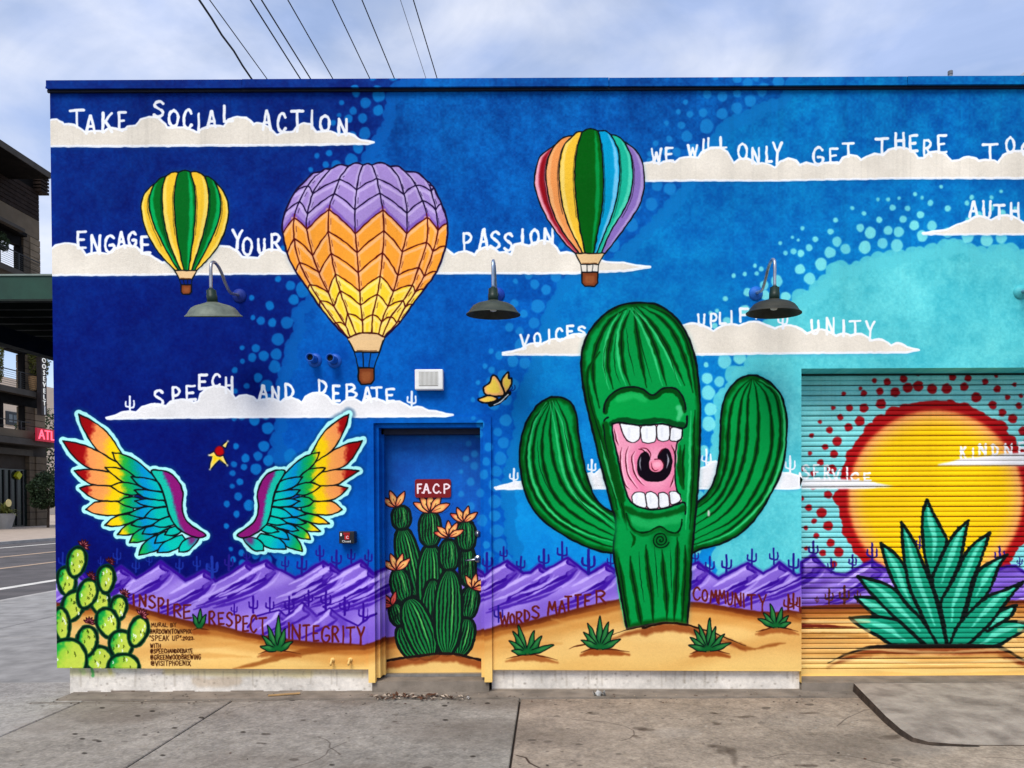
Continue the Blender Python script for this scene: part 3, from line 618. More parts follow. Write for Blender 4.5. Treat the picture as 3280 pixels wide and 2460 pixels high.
def basket(cv, fr, sk, bk, lw):
    """sk: skirt polygon, bk: basket box (x0,y0,x1,y1)"""
    S = fr(sk); cv.fill(S, (236, 196, 140)); cv.stroke(S, lw, BLK, smooth=False, closed=True)
    c_ = S.mean(0); cv.stroke([S[3] * .8 + c_ * .2, (S[3] + S[2]) / 2 * .8 + c_ * .2, S[2] * .8 + c_ * .2], 2.4, (96, 50, 20))
    x0, y0, x1, y1 = bk
    (a0, b0), (a1, b1) = fr((x0, y0), (x1, y1))
    lo = S[2], S[3]
    for t in (0, .33, .67, 1):
        p = S[3] * (1 - t) + S[2] * t
        cv.stroke([p, (a0 + (a1 - a0) * t, b0)], lw * .6, BLK, smooth=False)
    w = a1 - a0; h = b1 - b0
    B = np.array([(a0, b0), (a1, b0), (a1, b0 + h * .75), (a1 - w * .2, b1), (a0 + w * .2, b1), (a0, b0 + h * .75)])
    cv.fill(B, (126, 60, 30)); cv.fill(B * .6 + B.mean(0) * .4, (150, 82, 44), feather=3); cv.stroke(B, lw, BLK, smooth=False, closed=True)

def halo(cv, P, col, r=12, alpha=.5): cv.fill(P, col, feather=r, alpha=alpha)

def paint_balloons():
    c = WALL
    GY = ((250, 200, 50), (255, 226, 110)); GG = ((0, 104, 30), (0, 186, 96))
    L = [[(1330, 1052), (1250, 1130), (1220, 1250), (1245, 1400), (1300, 1530), (1400, 1680), (1515, 1800)],
         [(1335, 1050), (1295, 1150), (1290, 1260), (1330, 1400), (1390, 1530), (1480, 1700), (1545, 1800)],
         [(1430, 990), (1405, 1100), (1405, 1250), (1430, 1430), (1480, 1600), (1540, 1750), (1565, 1800)],
         [(1540, 952), (1512, 1080), (1506, 1250), (1520, 1430), (1550, 1620), (1590, 1800)],
         [(1645, 948), (1680, 1080), (1690, 1250), (1680, 1430), (1655, 1620), (1630, 1800)],
         [(1770, 985), (1800, 1100), (1802, 1250), (1770, 1430), (1715, 1620), (1655, 1800)],
         [(1855, 1030), (1900, 1150), (1902, 1300), (1860, 1450), (1790, 1600), (1680, 1800)],
         [(1858, 1032), (1940, 1130), (1975, 1250), (1960, 1400), (1900, 1560), (1800, 1700), (1700, 1800)]]
    out = np.vstack([spline(F1(L[0])), spline(F1(L[-1]))[::-1], F1((1780, 975), (1690, 935), (1595, 928), (1500, 938), (1420, 980))])
    halo(c, out, (16, 90, 130), 8)
    gores(c, F1, L, [GY, GG, GY, GG, GY, GG, GY], 4.2)
    basket(c, F5, [(1510, 140), (1700, 140), (1660, 215), (1550, 215)], (1565, 262, 1655, 345), 4)
    fig('w', 'painted_balloon', 'small painted hot air balloon in green and yellow stripes', np.vstack([spline(F1(L[0]), n=4), F5((1550, 215), (1560, 340), (1620, 352), (1662, 340), (1662, 215), (1700, 140)), spline(F1(L[-1]), n=4)[::-1], F1((1780, 975), (1690, 935), (1595, 928), (1500, 938), (1420, 980))]), 3)
    L = [[(365, 720), (240, 820), (195, 1000), (215, 1150), (300, 1340), (430, 1530), (545, 1650)], [(370, 718), (315, 820), (295, 950), (305, 1100), (350, 1280), (430, 1450), (580, 1650)],
         [(525, 635), (450, 720), (410, 880), (410, 1050), (440, 1250), (500, 1430), (610, 1650)], [(605, 600), (565, 730), (545, 900), (545, 1080), (565, 1280), (590, 1450), (630, 1650)],
         [(745, 595), (770, 720), (785, 900), (790, 1080), (775, 1280), (745, 1450), (705, 1650)], [(855, 625), (910, 740), (930, 900), (920, 1080), (880, 1280), (800, 1480), (730, 1650)],
         [(975, 690), (1030, 820), (1045, 1000), (1020, 1150), (960, 1290), (860, 1450), (770, 1650)], [(985, 692), (1080, 770), (1130, 880), (1145, 1050), (1115, 1200), (1050, 1320), (930, 1490), (805, 1650)]]
    out = np.vstack([spline(F3(L[0]), n=4), spline(F3(L[-1]), n=4)[::-1], F3((850, 610), (680, 570), (520, 620))])
    halo(c, out, (20, 120, 190), 8)
    gores(c, F3, L, [((240, 150, 170), (248, 176, 190)), ((246, 156, 84), (252, 184, 120)), ((252, 200, 56), (255, 224, 120)), ((0, 92, 14), (0, 160, 76)), ((0, 156, 204), (130, 206, 240)), ((24, 184, 150), (90, 222, 186)), ((140, 112, 186), (186, 164, 216))], 4.4, inner={0: (150, 10, 24)})
    basket(c, BB, [(1242, 547), (1306, 547), (1293, 571), (1255, 571)], (1257, 588, 1291, 619), 4.2)
    fig('w', 'painted_balloon', 'rainbow striped painted hot air balloon with a dark green centre', np.vstack([spline(F3(L[0]), n=4), BB((1255, 571), (1256, 612), (1274, 622), (1292, 612), (1293, 571)), spline(F3(L[-1]), n=4)[::-1], F3((850, 610), (680, 570), (520, 620))]), 3)
    # chevron balloon
    V = {0: [(560, 410), (450, 460), (330, 590), (250, 760), (230, 940), (270, 1110), (345, 1270), (450, 1420), (550, 1570), (680, 1730), (790, 1840)],
         1: [(560, 408), (510, 450), (450, 525), (375, 662), (330, 805), (330, 980), (375, 1190), (470, 1380), (555, 1520), (690, 1710), (795, 1840)],
         2: [(640, 385), (560, 480), (490, 595), (445, 772), (440, 905), (490, 1130), (545, 1280), (625, 1450), (675, 1570), (775, 1735), (812, 1832)],
         3: [(800, 355), (760, 410), (720, 470), (675, 592), (630, 730), (625, 920), (650, 1110), (685, 1290), (725, 1435), (795, 1630), (865, 1812)],
         4: [(925, 345), (890, 440), (870, 560), (855, 735), (860, 940), (875, 1105), (885, 1280), (895, 1440), (905, 1560), (920, 1695), (925, 1800)],
         5: [(1000, 345), (1025, 400), (1045, 465), (1070, 590), (1095, 735), (1105, 915), (1095, 1105), (1075, 1305), (1050, 1465), (1010, 1640), (1000, 1800)],
         6: [(1160, 360), (1230, 450), (1280, 600), (1305, 765), (1300, 940), (1265, 1100), (1225, 1300), (1185, 1440), (1140, 1570), (1085, 1700), (1060, 1808)],
         7: [(1290, 400), (1340, 460), (1380, 520), (1438, 655), (1480, 800), (1475, 1015), (1405, 1235), (1350, 1385), (1270, 1520), (1165, 1660), (1095, 1825)],
         8: [(1480, 490), (1500, 530), (1515, 575), (1555, 737), (1570, 912), (1530, 1095), (1450, 1310), (1375, 1445), (1290, 1575), (1215, 1710), (1110, 1832)],
         9: [(1482, 490), (1510, 520), (1538, 548), (1602, 680), (1648, 850), (1640, 1045), (1562, 1265), (1452, 1420), (1355, 1552), (1250, 1700), (1115, 1835)]}
    V = {k: F2(v) for k, v in V.items()}
    right = np.vstack([V[9][:4], F2((1640, 790), (1656, 900)), V[9][5:]])
    left = np.vstack([V[0][:4], F2((228, 860)), V[0][4:]])
    tops = F2((640, 385), (800, 355), (960, 335), (1160, 358), (1290, 398), (1400, 440))
    out = np.vstack([spline(left[1:], n=5), spline(right[1:], n=5)[::-1], tops[::-1]])
    halo(c, out, (60, 130, 200), 9, .5)
    c.fill(out, (168, 140, 206))
    for k in range(9):
        a, b = V[k], V[k + 1]
        for r, (colr) in ((4, 'o'), (5, 'o'), (6, 'o'), (7, 'y'), (8, 'y'), (9, 'y')):
            P = np.array([a[r], b[r], b[r + 1], a[r + 1]])
            c.fill(P + (P - P.mean(0)) * .02, (255, 164, 52) if colr == 'o' else (255, 216, 50), clip=out)
            if k % 2 == 0: pass
    # pale edges inside every panel, then the dark seams
    rows = [np.array([V[k][r] for k in range(10)]) for r in range(2, 10)]
    for r, R in enumerate(rows):
        for k in range(9):
            a, b = R[k], R[k + 1]
            col = (206, 184, 232) if r < 2 else (255, 196, 140) if r < 5 else (255, 236, 140)
            c.stroke([a + (0, 9), b + (0, 9)], 9, col, feather=4, alpha=.75, smooth=False, clip=out)
            if r == 2: c.stroke([a - (0, 9), b - (0, 9)], 12, (116, 76, 176), feather=6, alpha=.7, smooth=False, clip=out)
    for k in range(1, 9):
        s_ = 6
        for seg, col in ((V[k][:4], (200, 182, 226)), (V[k][4:8], (252, 182, 126)), (V[k][7:], (255, 228, 130))):
            c.stroke(seg + np.array([s_, 0]), 7, col, feather=4, alpha=.7, clip=out, smooth=False); c.stroke(seg - np.array([s_, 0]), 7, col, feather=4, alpha=.6, clip=out, smooth=False)
    P1, P2 = (24, 10, 50), (84, 10, 8)
    for k in range(1, 9):
        S = spline(V[k], n=5)
        c.stroke(S[:20], 4.4, P1, smooth=False); c.stroke(S[19:], 4.4, P2, smooth=False)
        for j in range(2, 10):
            q = (V[k][j - 1] * .65 + V[k][j] * .35) + (7, 4); q2 = (V[k][j - 1] * .35 + V[k][j] * .65) + (7, 2)
            if j > 1: c.stroke([q, q2], 2, P1 if j < 5 else P2, smooth=False, alpha=.8)
    for r, R in enumerate(rows):
        for k in range(9):
            mid_ = (R[k] + R[k + 1]) / 2 + np.array([0, -5 if R[k + 1][1] > R[k][1] else -4])
            c.stroke([R[k], mid_, R[k + 1]], 4.4, P1 if r < 2 else P2)
    c.stroke(np.vstack([spline(left[1:], n=5)]), 6, P1, smooth=False); c.stroke(spline(right[1:], n=5), 6, P1, smooth=False)
    tp = [left[1]] + [V[k][0] for k in (1, 2, 3, 4, 5, 6, 7, 8)] + [right[1]]
    for a, b in zip(tp[:-1], tp[1:]):
        L_ = np.hypot(*(b - a)); n_ = np.array([(b - a)[1], -(b - a)[0]]) / max(L_, 1e-6)
        c.fill(spline(np.array([a, (a + b) / 2 + n_ * L_ * .16, b, (a + b) / 2 - n_ * 3]), True), (176, 150, 212))
        c.stroke([a, (a + b) / 2 + n_ * L_ * .16, b], 5.5, P1)
    basket(c, F2, [(792, 1842), (1112, 1836), (1065, 1966), (852, 1962)], (884, 2100, 1020, 2240), 5)
    c.stroke(F2((792, 1842), (865, 1810), (950, 1798), (1050, 1808), (1112, 1836)), 5, (60, 10, 8))
    c.fill(F2((792, 1842), (865, 1812), (950, 1801), (1050, 1810), (1112, 1836), (1100, 1860), (800, 1860)), (232, 194, 140))
    c.stroke(F2((792, 1842), (865, 1810), (950, 1798), (1050, 1808), (1112, 1836)), 5, (60, 10, 8))
    fig('w', 'painted_balloon', 'largest painted hot air balloon with purple, orange and yellow chevrons', np.vstack([spline(left[1:], n=4), F2((852, 1962), (885, 2100), (890, 2230), (950, 2246), (1015, 2230), (1020, 2100), (1065, 1966)), spline(right[1:], n=4)[::-1], tops[::-1]]), 3)

# ---- saguaro ----------------------------------------------------------------------------------------------------
def paint_saguaro():
    c = WALL
    G, GD, GL_, = (0, 150, 66), (0, 72, 12), (58, 208, 124)
    LA = K0([(930, 2115), (870, 2140), (780, 2143), (640, 2110), (480, 2040), (300, 1930), (170, 1800), (100, 1650), (70, 1500), (60, 1370), (75, 1230), (120, 1100), (190, 990), (270, 930), (340, 912), (410, 925), (470, 970), (505, 1050), (520, 1180),
             (545, 1330), (575, 1480), (610, 1600), (650, 1700), (720, 1780), (800, 1820), (880, 1850), (960, 1950), (980, 2060)])
    RA = K0([(1380, 2122), (1500, 2105), (1640, 2070), (1780, 2000), (1900, 1890), (1990, 1760), (2060, 1630), (2120, 1500), (2150, 1350), (2165, 1150), (2150, 1000), (2110, 890), (2030, 800), (1950, 755), (1890, 742), (1800, 765), (1720, 840), (1665, 950),
             (1645, 1080), (1640, 1200), (1635, 1350), (1615, 1480), (1580, 1600), (1520, 1690), (1440, 1760), (1390, 1790)])
    TR = K0([(905, 2737), (880, 2600), (840, 2380), (805, 2180), (800, 2080), (820, 1960), (810, 1860), (780, 1760), (750, 1640), (700, 1450), (640, 1200), (590, 980), (555, 800), (545, 640), (560, 520), (610, 400), (690, 300), (790, 220), (900, 180),
             (1040, 172), (1150, 190), (1260, 260), (1350, 370), (1410, 500), (1440, 600), (1465, 760), (1480, 950), (1480, 1250), (1475, 1400), (1465, 1600), (1445, 1850), (1425, 2050), (1410, 2229), (1400, 2450), (1385, 2620), (1380, 2705), (1200, 2690), (1050, 2710)])
    LA, RA, TRs = spline(LA, True, 5), spline(RA, True, 5), np.vstack([spline(TR[:-2], False, 5), TR[-2:]])
    for S in (LA, RA, TRs): halo(c, S, (0, 110, 130), 10, .55)
    def body(S): 
        c.fill(S, G); c.stroke(S, 26, GD, feather=14, alpha=.95, smooth=False, closed=True, clip=S)
    def rib(P, w=14, core=5., hi=True, sh=1):
        Q = K0(P)
        if hi and len(P) % 2: c.stroke(Q + np.array([-13 * sh, 2]), 8, GL_, feather=4, alpha=.85, taper=True)
        c.stroke(Q, w, GD, feather=5, taper=True, alpha=.95); c.stroke(Q, core, (2, 34, 10), taper=True)
    body(LA)
    for P in ([(290, 950), (180, 1080), (130, 1250), (112, 1400), (132, 1550), (200, 1720), (330, 1870), (520, 1990), (750, 2085), (900, 2098)], [(300, 950), (210, 1110), (170, 1280), (167, 1430), (204, 1590), (294, 1760), (434, 1890), (624, 1990), (920, 2080)],
              [(310, 950), (250, 1150), (237, 1330), (262, 1500), (332, 1680), (464, 1820), (644, 1930), (900, 2050)], [(320, 950), (300, 1150), (312, 1320), (352, 1500), (424, 1650), (544, 1780), (704, 1890), (890, 2020)],
              [(330, 945), (370, 1150), (402, 1350), (452, 1550), (542, 1700), (684, 1810), (850, 1940)], [(350, 940), (430, 1120), (472, 1320), (512, 1500), (592, 1660), (724, 1790), (880, 1900)]): rib(P)
    for P in ([(480, 1660), (560, 1760), (680, 1860), (800, 1950)], [(200, 1250), (215, 1450), (280, 1620), (380, 1760)], [(400, 1100), (430, 1260), (470, 1420)]): c.stroke(K0(P), 2.6, (2, 44, 12), taper=True)
    c.stroke(LA, 6.5, BLK, smooth=False, closed=True)
    body(RA)
    for P in ([(1880, 770), (1770, 880), (1720, 1030), (1702, 1200), (1690, 1400), (1650, 1560), (1570, 1700), (1440, 1800)], [(1885, 770), (1820, 900), (1790, 1080), (1772, 1300), (1732, 1500), (1652, 1680), (1542, 1800), (1430, 1870)],
              [(1890, 770), (1860, 920), (1852, 1100), (1842, 1300), (1802, 1480), (1722, 1660), (1602, 1810), (1430, 1930)], [(1900, 770), (1930, 920), (1940, 1120), (1927, 1320), (1882, 1500), (1802, 1680), (1662, 1850), (1430, 1990)],
              [(1910, 775), (2000, 900), (2040, 1080), (2042, 1300), (1992, 1500), (1892, 1700), (1742, 1880), (1430, 2040)], [(1920, 775), (2060, 880), (2108, 1060), (2108, 1300), (2058, 1500), (1970, 1690), (1820, 1870), (1640, 2000), (1430, 2075)]): rib(P, sh=-1)
    c.stroke(RA, 6.5, BLK, smooth=False, closed=True)
    x, y = K1((1548, 600))[0]; c.dot(x, y, 4, (205, 205, 195), ry=10)
    body(TRs)
    for P in ([(900, 220), (780, 300), (690, 450), (642, 620), (645, 800), (690, 1000)], [(870, 250), (800, 380), (765, 520), (757, 680), (795, 850)], [(930, 230), (870, 380), (862, 540), (885, 700), (930, 820)], [(960, 240), (982, 400), (1012, 600), (1060, 840)],
              [(960, 215), (1040, 330), (1110, 480), (1165, 640), (1215, 820)], [(980, 205), (1100, 330), (1200, 480), (1270, 620), (1360, 820)], [(1020, 205), (1180, 300), (1275, 420), (1340, 560), (1390, 720), (1425, 880)], [(1080, 200), (1230, 270), (1335, 390), (1388, 520), (1425, 680), (1450, 900)]): rib(P, 17)
    rib([(690, 560), (600, 700), (600, 880), (650, 1080), (700, 1240), (740, 1420), (790, 1620), (830, 1800)], 20, 4)
    rib([(715, 1140), (740, 1300), (775, 1450), (835, 1650), (880, 1830), (905, 1960)], 20, 4)
    rib([(1440, 1020), (1432, 1250), (1430, 1500), (1415, 1700), (1400, 1950)], 16, 4, hi=True)
    rib([(1360, 1290), (1345, 1400), (1348, 1540), (1352, 1640)], 12, 4)
    for P in ([(900, 370), (922, 560), (968, 750)], [(985, 380), (1032, 560), (1100, 800)], [(1060, 280), (1162, 450), (1242, 600), (1300, 790)], [(820, 420), (805, 560), (815, 700), (855, 815)], [(745, 470), (722, 620), (742, 790)]): c.stroke(K0(P), 3, (2, 60, 14), taper=True)
    for P in ([(930, 940), (950, 1100), (1005, 1400), (1020, 1480)], [(1055, 850), (1066, 1000), (1100, 1250), (1112, 1478)], [(1182, 890), (1192, 1050), (1214, 1250), (1222, 1462)], [(1302, 790), (1302, 950), (1288, 1250), (1275, 1462)], [(1365, 850), (1365, 1050), (1350, 1300), (1338, 1470)], [(840, 950), (872, 1180), (925, 1490)]):
        rib([(a, b + 1229) for a, b in P], 18)
    for P in ([(1120, 860), (1136, 1050), (1150, 1260)], [(1245, 870), (1252, 1050), (1258, 1230)], [(1000, 900), (1012, 1100), (1040, 1300)]): c.stroke(K1(*P), 3, (2, 50, 14), taper=True)
    c.stroke(np.vstack([TRs[:]]), 7, BLK, smooth=False, closed=True)
    c.fill(K0((812, 1850), (905, 1900), (940, 2100), (850, 2128), (806, 2128)), G, feather=9)
    c.stroke(K1((930, 745), (962, 790), (958, 835), (940, 868)), 9, GD, feather=4, taper=True)
    # mouth
    sk = TT([(335, 590), (420, 575), (640, 600), (850, 585), (1000, 615), (1090, 630), (1085, 740), (1030, 800), (1015, 1000), (1005, 1150), (1025, 1290), (1075, 1390), (1070, 1440), (900, 1490), (750, 1500), (620, 1475), (530, 1420), (480, 1280), (420, 1080), (380, 880), (340, 700)])
    lip = TT([(245, 500), (250, 440), (262, 370), (320, 280), (430, 215), (560, 198), (660, 220), (760, 285), (860, 220), (950, 203), (1040, 240), (1100, 340), (1125, 470), (1130, 570), (1090, 635), (1000, 620), (850, 590), (640, 605), (420, 580), (340, 600), (260, 560)])
    c.fill(lip, (0, 158, 66), smooth=True); lp = spline(lip, True)
    c.stroke(TT([(262, 460), (275, 380), (335, 300), (440, 240), (560, 225), (660, 248), (760, 315), (860, 250), (950, 232), (1030, 270), (1080, 350), (1100, 450)]), 16, (0, 66, 14), feather=5)
    c.stroke(TT([(330, 590), (420, 545), (640, 570), (850, 548), (1000, 585), (1090, 600)]), 16, (0, 74, 26), feather=5)
    c.stroke(TT([(400, 330), (560, 290), (680, 330)]), 20, (40, 196, 100), feather=12, alpha=.6); c.stroke(TT([(1040, 420), (1060, 470), (1040, 530)]), 16, (90, 214, 140), feather=9, alpha=.8)
    c.stroke(TT([(248, 460), (256, 370), (320, 280), (430, 215), (560, 198), (660, 220), (760, 285), (860, 220), (950, 203), (1040, 240), (1100, 340), (1118, 435)]), 5.5, BLK)
    c.stroke(TT([(245, 560), (265, 530), (292, 518)]), 6, BLK)
    def pink(X, Y):
        u = (X - TT((800, 0))[0][0]) / 75.; v = (Y - TT((0, 1060))[0][1]) / 110.
        r = np.clip(np.sqrt(u * u + v * v), 0, 1.5)[..., None]
        t = np.clip(1 - np.abs(r - .85) * 2.2, 0, 1)
        return np.array((244, 158, 184)) * (1 - t * .5) + np.array((222, 92, 138)) * t * .5
    c.fill(sk, pink)
    for P in ([(440, 840), (420, 930), (430, 1080), (470, 1230), (520, 1285)], [(505, 830), (477, 930), (490, 1080), (530, 1180), (602, 1275)], [(570, 880), (542, 950), (562, 1080), (612, 1180), (672, 1245)], [(355, 640), (375, 740), (400, 820)], [(960, 815), (1000, 900), (1003, 1010)], [(990, 1130), (975, 1200), (945, 1262)], [(612, 858), (660, 868), (700, 905)]):
        q = TT(P); c.stroke(q + np.array([5, 0]), 4, (252, 200, 214), feather=2, taper=True, alpha=.8); c.stroke(q, 4, (78, 8, 24), taper=True)
    th = TT([(680, 890), (632, 930), (606, 1030), (625, 1130), (700, 1188), (800, 1200), (900, 1170), (958, 1070), (965, 960), (940, 880), (905, 855), (855, 880), (822, 945), (870, 985), (885, 1050), (845, 1100), (770, 1102), (725, 1060), (722, 1000), (735, 960), (712, 905)])
    c.fill(th, (14, 6, 18), smooth=True); c.stroke(spline(th, True), 4, (10, 4, 12), smooth=False, closed=True)
    c.stroke(TT([(640, 940), (628, 1010), (640, 1080)]), 3.6, (150, 150, 160), feather=2, taper=True); c.stroke(TT([(915, 910), (932, 980), (912, 1060)]), 5, (160, 160, 170), feather=2, taper=True)
    a = np.linspace(0, 2 * math.pi, 24, endpoint=False)
    c.fill(TT(np.stack([803 + 78 * np.cos(a), 1036 + 66 * np.sin(a)], 1)), (240, 134, 160)); c.fill(TT(np.stack([812 + 46 * np.cos(a), 1022 + 36 * np.sin(a)], 1)), (250, 170, 190), feather=3)
    c.stroke(TT([(750, 1000), (755, 1050), (790, 1085), (830, 1078)]), 3.5, (90, 10, 30), taper=True); c.stroke(TT([(785, 965), (840, 965), (880, 1000), (882, 1050)]), 3.2, (90, 10, 30))
    c.stroke(TT([(640, 850), (700, 855), (740, 900), (745, 950)]), 4, (90, 10, 30), taper=True); c.stroke(TT([(910, 845), (860, 870), (825, 930)]), 4, (90, 10, 30), taper=True)
    UT = [[(410, 578), (520, 598), (630, 608), (632, 700), (620, 765), (560, 795), (490, 770), (450, 700)], [(635, 610), (720, 606), (800, 598), (803, 700), (792, 778), (720, 803), (640, 775)], [(808, 593), (900, 590), (945, 608), (948, 700), (935, 765), (870, 778), (808, 755)], [(960, 618), (1083, 636), (1075, 730), (1040, 778), (950, 770), (946, 720)]]
    LT = [[(540, 1362), (580, 1315), (640, 1308), (685, 1330), (702, 1485), (640, 1482), (552, 1440)], [(688, 1325), (750, 1310), (800, 1330), (825, 1380), (832, 1492), (705, 1497)], [(823, 1325), (880, 1313), (930, 1340), (952, 1475), (838, 1492), (828, 1400)], [(938, 1313), (1010, 1306), (1055, 1338), (1070, 1408), (960, 1458), (950, 1380)]]
    for P in UT + LT:
        q = spline(TT(P), True, 3) if False else TT(P); q = (q * 3 + np.roll(q, 1, 0)) / 4 if False else q
        q = np.vstack([[q[i] * .82 + q[i - 1] * .18, q[i] * .82 + q[(i + 1) % len(q)] * .18] for i in range(len(q))]); c.fill(q, (246, 247, 248)); c.stroke(q, 3, (30, 20, 26), smooth=False, closed=True)
        c.stroke([q.mean(0) + (-8, -14), q.mean(0) + (-8, 12)], 7, (226, 228, 232), feather=5, alpha=.7)
        fig('w', 'painted_tooth', None, q, 6)
    c.stroke(TT([(412, 578), (430, 640), (455, 705), (490, 770)]), 4, (40, 8, 20))
    c.stroke(TT([(335, 590), (340, 700), (380, 880), (420, 1080), (470, 1280), (525, 1410), (620, 1472), (750, 1502), (900, 1486), (1020, 1445), (1085, 1425), (1112, 1450), (1110, 1550)]), 6, BLK)
    c.stroke(TT([(335, 592), (420, 578), (640, 606), (850, 590), (1000, 620), (1085, 636), (1125, 600), (1130, 510)]), 6, BLK)
    c.stroke(TT([(1082, 640), (1072, 740), (1020, 800), (1003, 1000), (1005, 1180), (1025, 1300), (1060, 1340)]), 5, BLK)
    c.stroke(TT([(260, 600), (300, 820), (350, 1050), (400, 1250), (440, 1400)]), 24, GD, feather=8, alpha=.9); c.stroke(TT([(240, 600), (262, 760), (300, 960)]), 4.5, BLK, taper='out')
    c.stroke(TT([(210, 760), (290, 1080), (380, 1380)]), 7, GL_, feather=4, alpha=.8, taper=True)
    c.stroke(TT([(1060, 820), (1050, 1000), (1060, 1150), (1080, 1280)]), 16, GD, feather=6, taper=True)
    c.stroke(K1((900, 560), (1000, 610), (1150, 620), (1290, 590), (1350, 560)), 18, GD, feather=8, alpha=.85)
    c.stroke(K1((960, 650), (1080, 690), (1220, 660), (1320, 640)), 26, (40, 190, 100), feather=14, alpha=.6)
    c.stroke(K1((900, 600), (930, 695), (985, 745), (1060, 748), (1160, 706), (1240, 745), (1300, 752), (1330, 700), (1337, 650)), 5.5, (0, 30, 8)); c.stroke(K1((905, 620), (945, 715), (1000, 760), (1065, 765), (1160, 722), (1235, 762), (1305, 768)), 12, GD, feather=7, alpha=.6)
    th_ = np.linspace(0, 5.2 * math.pi, 60); rr = 66 * (1 - th_ / th_[-1]) ** .9 + 2
    x, y = K1((1170, 810))[0]
    c.dot(x, y, 30, (0, 96, 30), feather=7, alpha=.8)
    c.stroke(np.stack([x + rr * np.cos(th_ + .3) * .4, y - rr * np.sin(th_ + .3) * -.4], 1), 4.2, (0, 34, 10), smooth=False)
    fig('w', 'painted_saguaro_arm', None, LA, 2); fig('w', 'painted_saguaro_arm', None, RA, 2)
    fig('w', 'painted_saguaro', 'tall green painted saguaro with a wide open mouth', TRs[::2], 4)
    fig('w', 'painted_mouth', 'open pink mouth painted on the saguaro', sk, 5)
    # mound in front
    H = M1((1300, 1085), (1440, 1035), (1600, 1005)); H = np.vstack([H, M2((0, 1020), (100, 990), (230, 970), (430, 985), (520, 1015), (680, 1060), (850, 1130), (1010, 1195))])
    c.fill(np.vstack([H[:-3], M2((640, 1200), (100, 1150)), M1((1560, 1160))]), SAND, feather=6)
    c.stroke(H + np.array([0, 14]), 26, (140, 62, 22), feather=14, alpha=.85, taper=True); c.stroke(H, 7, (30, 14, 8), feather=1.5, taper=True)

# ---- wings, butterfly, star, prickly pear -----------------------------------------------------------------------
FE = [  # tip, upper edge, lower edge (left wing, crop px)
 [(285, 145), [(400, 200), (560, 320), (680, 490), (720, 560)], [(310, 250), (380, 380), (460, 490), (560, 570), (700, 650)]],
 [(130, 405), [(280, 430), (450, 495), (560, 560), (720, 650)], [(200, 520), (310, 630), (430, 690), (580, 710), (720, 720)]],
 [(240, 700), [(330, 688), (450, 692), (600, 715), (760, 760)], [(330, 790), (430, 840), (590, 850), (760, 830)]],
 [(295, 870), [(400, 845), (590, 850), (720, 870), (800, 910)], [(370, 940), (470, 985), (600, 1000), (760, 990)]],
 [(355, 1080), [(450, 1010), (560, 1000), (700, 1010), (820, 1060)], [(430, 1120), (560, 1142), (700, 1130), (820, 1100)]],
 [(540, 1240), [(600, 1180), (700, 1135), (900, 1120)], [(640, 1247), (760, 1225), (920, 1160)]],
 [(665, 1330), [(720, 1262), (800, 1215), (960, 1190)], [(780, 1332), (880, 1290), (980, 1230)]],
 [(785, 1410), [(820, 1330), (900, 1270), (1050, 1230)], [(880, 1402), (980, 1370), (1090, 1290)]],
 [(875, 1530), [(900, 1450), (980, 1370), (1130, 1300)], [(960, 1512), (1060, 1480), (1160, 1380)]],
 [(1055, 1505), [(1090, 1440), (1160, 1380), (1300, 1330)], [(1170, 1500), (1260, 1460), (1330, 1370)]],
 [(1270, 1500), [(1280, 1430), (1340, 1370), (1460, 1345)], [(1350, 1492), (1430, 1420), (1475, 1355)]],
 [(615, 520), [(720, 540), (850, 600), (980, 710), (1040, 760)], [(650, 600), (750, 700), (880, 780), (1040, 800)]],
 [(545, 670), [(650, 672), (750, 695), (850, 770), (900, 800)], [(620, 740), (720, 810), (850, 840), (900, 830)]],
 [(600, 850), [(700, 815), (820, 830), (920, 870)], [(680, 905), (780, 940), (900, 930)]],
 [(670, 1005), [(750, 962), (860, 962), (960, 1000)], [(740, 1045), (840, 1065), (960, 1050)]],
 [(770, 1130), [(850, 1082), (950, 1055), (1060, 1060)], [(850, 1152), (940, 1160), (1060, 1110)]],
 [(800, 1235), [(870, 1180), (980, 1165), (1100, 1160)], [(880, 1252), (980, 1240), (1100, 1190)]],
 [(910, 1320), [(950, 1262), (1050, 1235), (1170, 1230)], [(1000, 1328), (1080, 1305), (1180, 1260)]],
 [(1030, 1412), [(1060, 1340), (1130, 1300), (1260, 1280)], [(1110, 1402), (1190, 1370), (1280, 1310)]],
 [(800, 760), [(900, 765), (1000, 785), (1060, 810)], [(870, 840), (980, 890), (1110, 905)]],
 [(830, 890), [(930, 887), (1040, 900), (1110, 915)], [(900, 950), (1010, 980), (1135, 995)]],
 [(835, 1000), [(930, 977), (1050, 985), (1130, 1000)], [(920, 1040), (1030, 1057), (1150, 1050)]],
 [(930, 1160), [(1000, 1085), (1080, 1062), (1150, 1058)], [(1050, 1182), (1120, 1165), (1190, 1140)]],
 [(1010, 1240), [(1080, 1182), (1140, 1160), (1190, 1150)], [(1120, 1257), (1180, 1240), (1230, 1225)]],
 [(1130, 1330), [(1170, 1268), (1210, 1250), (1245, 1240)], [(1210, 1335), (1260, 1318), (1300, 1295)]]]
COV = [(1000, 700), (1100, 698), (1200, 735), (1280, 830), (1310, 930), (1300, 1050), (1320, 1150), (1380, 1230), (1525, 1320), (1522, 1348), (1470, 1360), (1390, 1342), (1290, 1290), (1220, 1220), (1170, 1120), (1130, 960), (1090, 850), (1040, 780)]
PURP = [(1110, 670), (1250, 700), (1340, 840), (1350, 930), (1340, 1060), (1360, 1160), (1420, 1235), (1560, 1325), (1540, 1372), (1420, 1362), (1310, 1295), (1262, 1180), (1222, 1010), (1180, 860), (1130, 760)]
